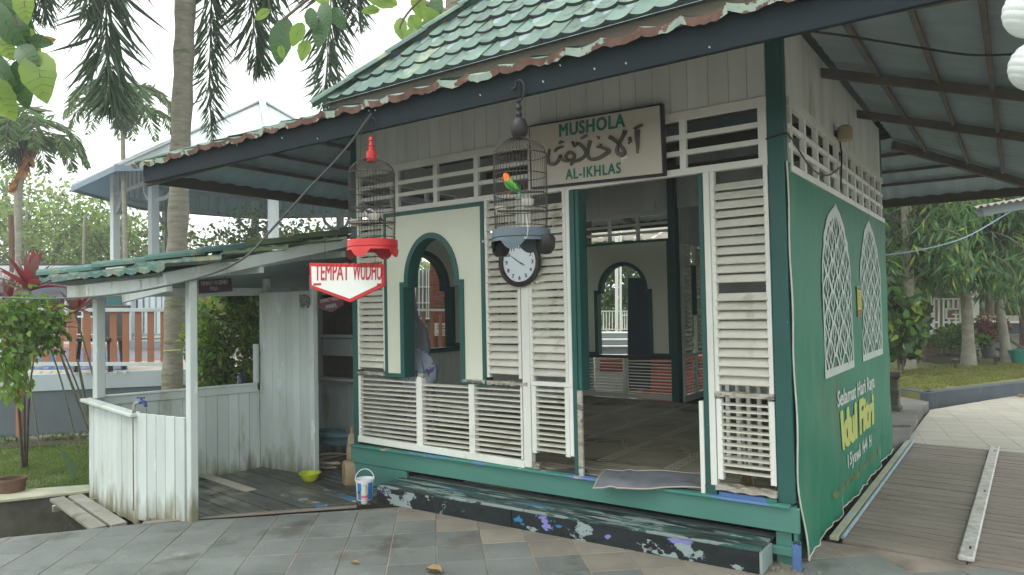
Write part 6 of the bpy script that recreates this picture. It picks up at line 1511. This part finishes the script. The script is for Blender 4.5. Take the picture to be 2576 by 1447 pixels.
# small roof corner and clothes line
rf=thing('lean_to_roof','corner of a small corrugated roof on a grey beam at the right edge','roof',ad(4040,860,9))
vs=[];n=40
for i in range(n+1):
    t=i/n
    for (u0,v0,u1,v1,tt) in ((3888,832,4200,782,9.0),(3935,822,4220,770,10.5)):
        p=ad(u0+(u1-u0)*t,v0+(v1-v0)*t,tt); vs.append((p.x,p.y,p.z+.018*math.sin(i*1.7)))
MB().add(vs,[(2*i,2*i+1,2*i+3,2*i+2) for i in range(n)]).build('corrugated_sheet',AW,rf)
MB().beam(ad(3925,848,9.2),ad(4220,800,9.2),.08,.11).build('beam',GPO,rf); MB().beam(ad(3925,850,9.2),ad(3960,850,10.5),.08,.1).build('beam',GPO,rf)
tag(MB().tube(smoothpath([ad(3530,1022,8.5),ad(3680,1000,8.7),ad(3860,950,8.9),ad(4040,848,9.1)],6),.008,5).build('clothes_line',mat('blue_cord',(.28,.38,.48),(.25,.34,.44),9,.6,0),smooth=True),'thin pale blue line strung across in front of the drooping trees','line')
# ================================================================ seen through the hall
stp=thing('curved_steps','three grey steps with white nosings behind the hall, framed by the back arch','steps',ad(2460,1415,12))
for k,(v0,v1) in enumerate(((1330,1357),(1357,1385),(1385,1425))):
    card('riser',GRB,stp,2300,2620,v0+4,v1,12.6-.25*k,.4,bevel=.01); card('nosing',WHITE,stp,2300,2620,v0,v0+4,12.57-.25*k,.42)
rr_=thing('back_railing','white railing at the top of the grey steps, seen through the back arch','railing',ad(2450,1325,14))
for u in list(range(2330,2470,12)): card('bar',WHITE,rr_,u-1.8,u+1.8,1246,1322,14,.03)
for u in range(2490,2530,9): card('bar',WHITE,rr_,u-1.8,u+1.8,1246,1322,14,.03)
for v in (1245,1262,1318): card('rail',WHITE,rr_,2320 if v!=1262 else 2490,2530,v-2,v+2,13.98,.04)
for u,w,lb in ((2468,5.5,'left slim white post rising through the back arch view'),(2483,4,'thinner white post just right of the other in the back arch view')): tag(card('slim_post',WHITE,None,u-w,u+w,900,1330,13.8,.08),lb,'post')
tag(card('navy_board',mat('navy_panel',(.02,.03,.05),(.018,.026,.045),2,.6,.05),None,2512,2604,1112,1560,10.4,.04),'tall navy blue board standing behind the back arch','board')
cn=thing('orange_counter','orange red painted counter block behind the hall, seen through the low back slats','counter',ad(2640,1600,10.6)); ORR=mat('orange_red_paint',(.42,.07,.03),(.36,.06,.03),2,.6,.1)
card('counter_front',ORR,cn,2570,2900,1425,1640,10.7,.5); card('counter_top',BLACK,cn,2570,2900,1452,1458,10.65,.6)
oc2=thing('low_white_wall','low white wall with an orange red stripe, left of the navy board behind the hall','wall',ad(2450,1600,10.9)); card('wall_face',WHITE,oc2,2380,2520,1420,1640,10.9,.2); card('orange_stripe',ORR,oc2,2400,2518,1436,1488,10.88,.02)
for u,w,m_,lb in ((2352,16,BARK,'mossy tree trunk just behind the left end of the back slats'),): 
    p=ad(u,1600,9.9);q_=ad(u-6,900,9.9); tr_=MB(); trunk(tr_,(p.x,p.y,-.1),(q_.x,q_.y,4.2),.10,.08); tag(tr_.build('tree_trunk',m_,smooth=True),lb,'tree trunk')
tf=thing('roof_truss','beige steel truss roof seen through the back transom','roof',ad(2500,940,16))
for k in range(6): MB().beam(ad(2330+k*70,960,15),ad(2400+k*70,915,17),.08,.08).build('truss_bar',SIGNB,tf)
for v in (935,962): MB().beam(ad(2300,v,15.5),ad(2760,v-22,15.5),.1,.1).build('truss_bar',SIGNB,tf)
card('truss_sheet',AW,tf,2370,2640,926,952,17.5,.05)
# ================================================================ VEGETATION, LEFT
def frond(parts,path,L_,W_,n,mi=0,droop=.5,rach=None,plum=False):
    P=[Vector(p) for p in path]; SPn=smoothpath(P,10); m=len(SPn); B=[];D=[];LL=[]
    for i in range(n):
        t=(i+.5)/n; f=t*(m-1); k=int(f); p=SPn[k].lerp(SPn[min(k+1,m-1)],f-k); d=(SPn[min(k+1,m-1)]-SPn[k-1 if k else 0]).normalized()
        s=d.cross(Vector((0,0,1)));
        if s.length<.15: s=CR.copy()
        s.normalize(); un=s.cross(d)
        env=math.sin(math.pi*min(1,.12+.88*t))**.5
        sides=[-1,1] if not plum else [-1,1,.3]
        for sg in sides:
            a=s*sg+un*rng.uniform(-.35,.35)*(3.2 if plum else 1)+d*rng.uniform(.5,1.0)+Vector((0,0,-droop*rng.uniform(.5,1.3)))
            B.append(tuple(p));D.append(tuple(a));LL.append(L_*env*rng.uniform(.75,1.1))
    leaves(parts,np.array(B),np.array(D),np.array(LL),W_,mi)
    if rach is not None: rach.tube(SPn,[.022*(1-.8*i/(m-1)) for i in range(m)],5)
# main palm
PD=9.4
pm=thing('tall_palm','tall palm with a mottled grey trunk and hanging feathery fronds, rising behind the shelter','palm tree',ad(690,1560,PD))
t0=ad(686,1700,PD);t0.z=-.05; tp=[t0]+[ad(u,v,PD) for u,v in ((690,1500),(705,1100),(712,900),(722,600),(733,300),(740,60),(750,-300),(760,-760))]
mb=MB(); SPt=smoothpath(tp,5); mb.tube(SPt,[.125+.01*math.sin(i*1.7)-(.0 if i<30 else .0) for i in range(len(SPt))],18); mb.build('trunk',BARK,pm,smooth=True)
MB().tube([ad(u,v,PD-.14) for u,v in ((652,1405),(690,1402),(725,1400))],.008,5).build('tied_string',mat('yellow_string',(.4,.4,.12),(.3,.3,.1),9,.6,0),pm)
rach=MB(); fr=[]; top=SPt[-1]
def pf(pts,t,L_=.55,n=80,plum=True,w=.034,droop=.75):
    L_*=1.5; n=int(n*1.3); w*=.55
    parts=[]; frond(parts,[ad(u,v,t+dt) for u,v,dt in pts],L_,w,n,0,droop,rach,plum); leafobj('frond',parts,LF_P,pm)
pf([(760,-760,0),(560,-760,-.3),(450,-400,-.6),(425,0,-.8),(435,300,-.9),(450,440,-.95)],PD,.60,110)
pf([(760,-760,0),(640,-900,-.5),(480,-600,-1.0),(380,-200,-1.2),(340,60,-1.3)],PD,.6,80)
pf([(760,-760,0),(800,-700,.1),(835,-300,.2),(845,0,.2),(838,300,.2),(845,560,.2)],PD,.42,120)
pf([(760,-760,0),(880,-800,.2),(970,-500,.3),(1000,-100,.4),(1020,150,.4),(1050,290,.4)],PD,.58,90)
pf([(760,-760,0),(1000,-900,.3),(1250,-600,.5),(1320,-100,.6),(1310,220,.6),(1290,430,.6)],PD,.60,110)
pf([(760,-760,0),(1050,-980,.3),(1400,-500,.5),(1420,-100,.6),(1440,120,.6)],PD,.5,80)
pf([(760,-760,0),(900,-760,-.3),(1080,-400,-.5),(1090,-150,-.6),(1060,60,-.6)],PD,.55,80)
pf([(760,-760,0),(300,-900,-.5),(60,-500,-.8),(60,-100,-1.0),(110,300,-1.0)],PD,.5,90)
pf([(760,-760,0),(420,-1000,-.5),(130,-500,-.8),(150,-150,-1.0),(180,90,-1.0)],PD,.5,80)
rach.build('frond_stalks',TWIG,pm)
def palm(label,u,vb,vt,t,r,nf,L_,fr_len,mat_,dry=None,lean=0):
    b=ad(u,vb,t); b.z=-.1; c=ad(u+lean,vt,t); o=thing('slender_palm',label,'palm tree',b,'slender palms beyond the pool')
    mb=MB(); trunk(mb,b,c,r,r*.75,12,.03); mb.build('trunk',BARKP,o,smooth=True)
    rh=MB(); 
    for k in range(nf):
        a=6.28*k/nf+rng.uniform(-.2,.2); e=rng.uniform(.1,1.1); d=Vector((math.cos(a),math.sin(a),0)); pth=[c,c+d*fr_len*.35+Vector((0,0,fr_len*.45*e)),c+d*fr_len*.75+Vector((0,0,fr_len*.25*e)),c+d*fr_len*(1.0)+Vector((0,0,-fr_len*.35))]
        parts=[]; frond(parts,pth,L_,L_*.13,34,0,.55,rh); leafobj('frond',parts,mat_,o)
    if dry:
        parts=[]; frond(parts,[c,c+CR*.2+Vector((0,0,-.3)),c+CR*.0+Vector((0,0,-.8)),c-CR*.2+Vector((0,0,-1.15))],L_*.6,L_*.2,26,0,1.0,rh); leafobj('dry_frond',parts,LF_O,o)
    P,O=blobpts(260,tuple(c+Vector((0,0,-.25))),(.3,.3,.35)); parts=[]; leaves(parts,P,O+[0,0,-.5],.25,.03); leafobj('seed_stalks',parts,LF_D,o); rh.build('frond_stalks',TWIG,o)
palm('slender palm with a ringed trunk left of the main palm trunk, standing against the sky',497,1080,440,20,.075,13,.60,1.5,LF_M)
palm('slender palm with one drooping orange dead frond, at the left edge',78,1080,560,16,.075,13,.60,1.35,LF_M,dry=True)
for (u,vt,t,r,m_,lb) in ((65,760,24,.06,BARKP,'pale thin trunk right of the palm with the orange frond'),(105,820,26,.05,BARKP,'thinner pale trunk, second right of the palm with the orange frond'),(44,860,22,.09,mat('red_brown_bark',(.14,.06,.04),(.1,.05,.035),5,.9,.4),'reddish brown trunk at the left edge behind the pool building'),(338,860,25,.065,BARKP,'pale thin trunk with a broken top, left of the gazebo post'),(482,800,28,.07,BARKP,'ringed pale trunk just left of the nearest gazebo post'),(20,700,30,.07,BARKP,'faint pale trunk at the far left edge of the wood')):
    p=ad(u,1100,t);p.z=-.1;q_=ad(u+4,vt,t); mb=MB(); trunk(mb,p,q_,r,r*.8,8,.05); tag(mb.build('tree_trunk',m_,smooth=True),lb,'tree trunk')
# broad wood trees, left
def btree(label,u,t,ztop,rad,n,L_,mats,frac,zc=None,tm_=TWIG):
    b=ad(u,1280,t); b.z=-.1; o=thing('woodland_tree',label,'tree',b,'woodland trees behind the pool and gazebo')
    mb=MB(); trunk(mb,b,b+Vector((.3,.2,ztop*.75)),.13,.05,8,.12)
    C=[]
    for k in range(16):
        a=rng.uniform(0,6.28); z=rng.uniform(.3,.98)*ztop; rr=rad*rng.uniform(.2,1)*(1.0-.4*z/ztop); e=b+Vector((rr*math.cos(a),rr*math.sin(a),z)); s=b+Vector((.2*z/ztop,.15*z/ztop,z*.7)); mb.tube([s,s.lerp(e,.5)+Vector((0,0,.2)),e],[.045,.03,.012],5); C.append(tuple(e))
    mb.build('trunk_and_limbs',tm_,o)
    C=np.array(C); k=rng.integers(0,len(C),n); q_=rng.normal(size=(n,3)); P=C[k]+q_*np.array([.55,.55,.38])*rad*.36; D=rng.normal(size=(n,3))+[0,0,-.2]; pl=[]; mi=np.digitize(rng.random(n),np.cumsum(frac)[:-1])
    for j in range(len(mats)):
        s=mi==j; leaves(pl,P[s],D[s],rng.uniform(.6,1.2,s.sum())*L_,L_*.45,j)
    leafobj('crown',pl,mats,o)
WT=[(-60,26,6.6,3.2,'bright sunlit tree at the far left edge'),(70,30,8.2,3.4,'tall pale green tree behind the palm with the orange frond'),(190,27,6.4,3.0,'bushy tree over the fascia of the pool building'),(300,33,7.4,3.2,'open crowned tree left of the gazebo'),(420,28,5.8,2.8,'tree with feathery foliage under the left gazebo eave'),(560,31,5.6,3.0,'tree seen between the first gazebo posts'),(700,30,5.2,2.8,'tree directly behind the main palm trunk'),(860,27,5.0,2.8,'tree right of the main palm trunk under the gazebo'),(1000,30,5.2,2.8,'leafy tree with grey limbs behind the gazebo'),(1150,26,5.0,2.6,'tree with red tinged leaves near the gazebo right post'),(1300,30,5.2,2.8,'tree at the right end of the gazebo view')]
for i,(u,t,zt,rd,lb) in enumerate(WT):
    btree(lb,u,t,zt,rd,2600,.26,[LF_F,LF_B,LF_M] if i<6 else [LF_B,LF_M,LF_O],(.5,.25,.25) if i<6 else (.55,.42,.03))
# large leaves of the tree standing near the camera, upper left and upper middle
VEIN=leafm('leaf_vein',(.26,.34,.10),(.2,.3,.08),.4,.1)
def twigleaves(label,name,br,leaves_,t,par=None,L_=.2):
    o=thing(name,label,'branch',ad(br[0][0],br[0][1],t)); mb=MB(); mb.tube(smoothpath([ad(u,v,t) for u,v in br],4),.012,6); mb.build('twig',TWIG,o)
    for (u,v,ang,l,m_) in leaves_:
        p=ad(u,v,t+rng.uniform(-.12,.12)); a=R(ang); d=(CR*math.cos(a)-CU*math.sin(a)+_f*rng.uniform(-.3,.3)).normalized(); s=d.cross(_f+Vector(rng.normal(0,.25,3))).normalized(); nn=d.cross(s)
        n=10; vs=[];w=l*.27
        for i in range(n+1):
            q_=i/n; ww=w*math.sin(math.pi*min(.995,q_**.85+.005))**.75*(1+.05*math.sin(i*2.3)); c=p+d*l*q_+nn*l*.10*math.sin(q_*2.6)
            vs+=[c+s*ww+nn*ww*.18,c,c-s*ww+nn*ww*.18]
        fs=[(3*i+j,3*i+j+1,3*i+4+j,3*i+3+j) for i in range(n) for j in (0,1)]
        MB().add(vs,fs).build('broad_leaf',m_,o,smooth=True)
        mb=MB()
        for q in (.15,.28,.41,.54,.67,.80):
            c=p+d*l*q+nn*l*.10*math.sin(q*2.6)
            for sg in (-1,1):
                ww=w*math.sin(math.pi*q**.85)**.75*.86; mb.tube([c,c+d*l*.07+s*sg*ww*.6+nn*ww*.12,c+d*l*.11+s*sg*ww+nn*ww*.18],[.0015,.0012,.0006],3,cap=False)
        mb.build('side_veins',VEIN,o,kind='stuff')
        mb=MB(); mb.tube([p,p+d*l*.5+nn*l*.098,p+d*l*.96+nn*l*.06],[.003,.0025,.001],4); mb.build('midrib',TWIG,o)
YG=leafm('painted_backlit_leaf',(.20,.32,.05),(.14,.25,.04),.55,.1); DG=leafm('painted_shade_leaf',(.055,.13,.045),(.04,.10,.035),.3,.1)  # bright and dark copies of one leaf: backlight and shade in the colour
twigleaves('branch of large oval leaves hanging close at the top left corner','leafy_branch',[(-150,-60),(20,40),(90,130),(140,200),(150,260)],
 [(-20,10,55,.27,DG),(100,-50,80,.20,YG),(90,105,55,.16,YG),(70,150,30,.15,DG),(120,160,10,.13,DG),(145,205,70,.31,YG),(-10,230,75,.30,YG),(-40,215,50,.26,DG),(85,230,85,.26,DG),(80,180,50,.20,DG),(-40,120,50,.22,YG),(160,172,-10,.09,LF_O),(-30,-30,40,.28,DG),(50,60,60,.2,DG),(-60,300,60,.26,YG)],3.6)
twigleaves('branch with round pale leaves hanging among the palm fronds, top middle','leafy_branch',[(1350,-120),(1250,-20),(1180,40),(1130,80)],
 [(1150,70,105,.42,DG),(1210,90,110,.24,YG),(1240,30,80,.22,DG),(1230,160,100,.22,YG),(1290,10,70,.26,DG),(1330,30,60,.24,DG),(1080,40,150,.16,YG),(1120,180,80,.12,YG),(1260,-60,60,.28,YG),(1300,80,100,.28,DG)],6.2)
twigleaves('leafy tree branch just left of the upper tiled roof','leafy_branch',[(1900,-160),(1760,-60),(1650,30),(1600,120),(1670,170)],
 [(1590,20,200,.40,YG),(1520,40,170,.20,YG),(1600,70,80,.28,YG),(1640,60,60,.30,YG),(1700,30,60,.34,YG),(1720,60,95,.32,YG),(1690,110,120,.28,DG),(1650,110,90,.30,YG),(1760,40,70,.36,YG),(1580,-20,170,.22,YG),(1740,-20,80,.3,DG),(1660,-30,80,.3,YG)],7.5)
mb=MB(); mb.tube(smoothpath([ad(1830,260,8.2),ad(1800,100,8.2),ad(1810,-60,8.2),ad(1850,-400,8.2)],4),[.14]*13+[.13],10) if False else mb.tube(smoothpath([ad(1860,400,8.4),ad(1835,150,8.4),ad(1840,-60,8.4),ad(1870,-400,8.4)],4),.16,12)
mb.tube(smoothpath([ad(1838,40,8.3),ad(1760,40,8.3),ad(1640,-20,8.3),ad(1540,-60,8.3)],4),.035,6)
tag(mb.build('roof_side_tree',BARK,smooth=True),'thick mossy limb rising behind the upper left hip of the tiled roof','tree trunk')
# dense bush behind the low wall of the shelter
bc_=ad(925,1390,7.9); bg_=ad(925,1600,7.9); bush('glossy_bush','dense glossy green bush with a few orange red young leaves, behind the low wall',(bc_.x,bc_.y,bc_.z),(.48,.44,.66),8500,.085,.036,[LF_B,LF_M,LF_Y,LF_O],clumps=44,cr=.30,base=(bg_.x,bg_.y,0),frac=(.42,.40,.16,.02),droop=-.1,stems=14)
# leafy shrub at the left edge
lc=ad(45,1330,6.4); lb_=ad(90,1750,7.6); bush('young_leafy_tree','young tree with bright drooping oval leaves at the left edge of the lawn',(lc.x,lc.y,lc.z),(.36,.35,.34),1300,.085,.05,[LF_B,LF_M],clumps=20,cr=.45,base=(lb_.x,lb_.y,0),frac=(.6,.4),droop=-.9,stems=5,cat='young tree')
P=[];D=[]
lc2=ad(50,1500,6.5); P,O=blobpts(150,(lc2.x,lc2.y,lc2.z),(.22,.15,.32)); pl=[]; leaves(pl,P,O*.5+[0,0,-1],.085,.05); leafobj('hanging_sprays',pl,LF_B,bpy.data.objects['young_leafy_tree'])
# cordylines: strap leaves on bare stems
def cordy(label,u,v,t,n,L_,mats,base,stemr=.009):
    c=ad(u,v,t); o=thing('cordyline',label,'cordyline',base,'red leaved cordylines before the pool wall')
    MB().tube(smoothpath([Vector(base),Vector(base).lerp(c,.5)+Vector((.05,.02,0)),c],5),[stemr]*10+[stemr*.8],7).build('stem',BARKP,o,smooth=True)
    for k in range(n):
        a=2.4*k; el=R(85-75*k/n); d=(CR*math.cos(a)+HF*math.sin(a))*math.cos(el)+Vector((0,0,math.sin(el))); l=L_*rng.uniform(.75,1.05); s=d.cross(Vector((0,0,1))+HF*.2).normalized(); nn=s.cross(d)
        m=8;vs=[];w=l*.095
        for i in range(m+1):
            q_=i/m; ww=w*math.sin(math.pi*min(.99,.08+.92*q_))**.8; p=c+d*l*q_+Vector((0,0,-l*.42*q_*q_*(1-math.sin(el)*.8))); vs+=[p+s*ww+nn*ww*.3,p,p-s*ww+nn*ww*.3]
        MB().add(vs,[(3*i+j,3*i+j+1,3*i+4+j,3*i+3+j) for i in range(m) for j in (0,1)]).build('strap_leaf',mats[k%len(mats)],o,smooth=True)
cb_=az(380,1790,0); 
cordy('tallest red cordyline, its crimson crown level with the shelter eave',118,1165,6.9,24,.46,[LF_R,LF_R,LF_PK],(cb_.x-.1,cb_.y-.15,0)); cordy('cordyline with dark red upright leaves right beside the left shelter post',300,1250,7.2,20,.38,[LF_R,LF_PK,LF_R],(cb_.x+.15,cb_.y+.05,0))
cordy('cordyline with dull pinkish leaves, lowest of the group',215,1320,7.1,18,.36,[LF_PK,LF_PK,LF_R],(cb_.x,cb_.y,0)); cordy('small cordyline half hidden in the bright leaves at the left edge',30,1215,7.3,16,.34,[LF_PK,LF_R],(cb_.x-.5,cb_.y-.4,0))
ub=az(380,1790,0); mb=MB()
for e in ((310,1440),(235,1400)):
    mb.tube(smoothpath([ub,ub.lerp(ad(*e,7.3),.4),ad(*e,7.3)],4),[.014]*8+[.008],7)
tag(mb.build('bare_stems',BARKP,smooth=True),'forked lichen covered bare stems rising from the soil bed','plant stem')
# upright blade leaf and terracotta pot on the lawn
ul=az(295,1935,0); vs=[];n=12; q0=ul; q1=ad(225,1785,(ul-CP).dot(_f)); dvec=(q1-q0); s=CR
for i in range(n+1):
    t=i/n; w=.055*math.sin(math.pi*min(.995,t**.7))**.9*(.25+.75*min(1,t*2)); c=q0+dvec*t+Vector((0,0,0))+CR*.05*math.sin(t*3); vs+=[c+s*w,c+HF*.01,c-s*w]
tag(MB().add(vs,[(3*i+j,3*i+j+1,3*i+4+j,3*i+3+j) for i in range(n) for j in (0,1)]).build('upright_leaf',DG,smooth=True),'single upright pointed green leaf growing from the lawn edge','leaf plant')
tpp=az(20,1972,0); tc=thing('terracotta_pot','round rusty brown pot sunk at the lawn edge in the far left','pot',tpp); MB().lathe([(.10,-.05),(.115,.10),(.125,.10),(.125,.125),(.105,.125),(.095,.02),(.001,.02)],(tpp.x,tpp.y+.05,0),20).build('pot_body',mat('dull_terracotta',(.15,.08,.05),(.09,.06,.04),6,.9,.4),tc,smooth=True)
# ---------------------------------------------------------------- haze volume, added to lift the blacks and pale the far trees
hz=MB().box(-156,96,-66,176,-1.95,14.5); hm=bpy.data.materials.new('added_haze'); hm.use_nodes=True; hN=hm.node_tree.nodes; hN.remove(hN['Principled BSDF'])
pv=hN.new('ShaderNodeVolumePrincipled'); pv.inputs['Color'].default_value=(.93,.96,1,1); pv.inputs['Density'].default_value=.0035; pv.inputs['Anisotropy'].default_value=.2
hm.node_tree.links.new(pv.outputs[0],hN['Material Output'].inputs['Volume'])
hz.build('haze',hm,kind='stuff')
print('objects',len(bpy.data.objects),'script done')
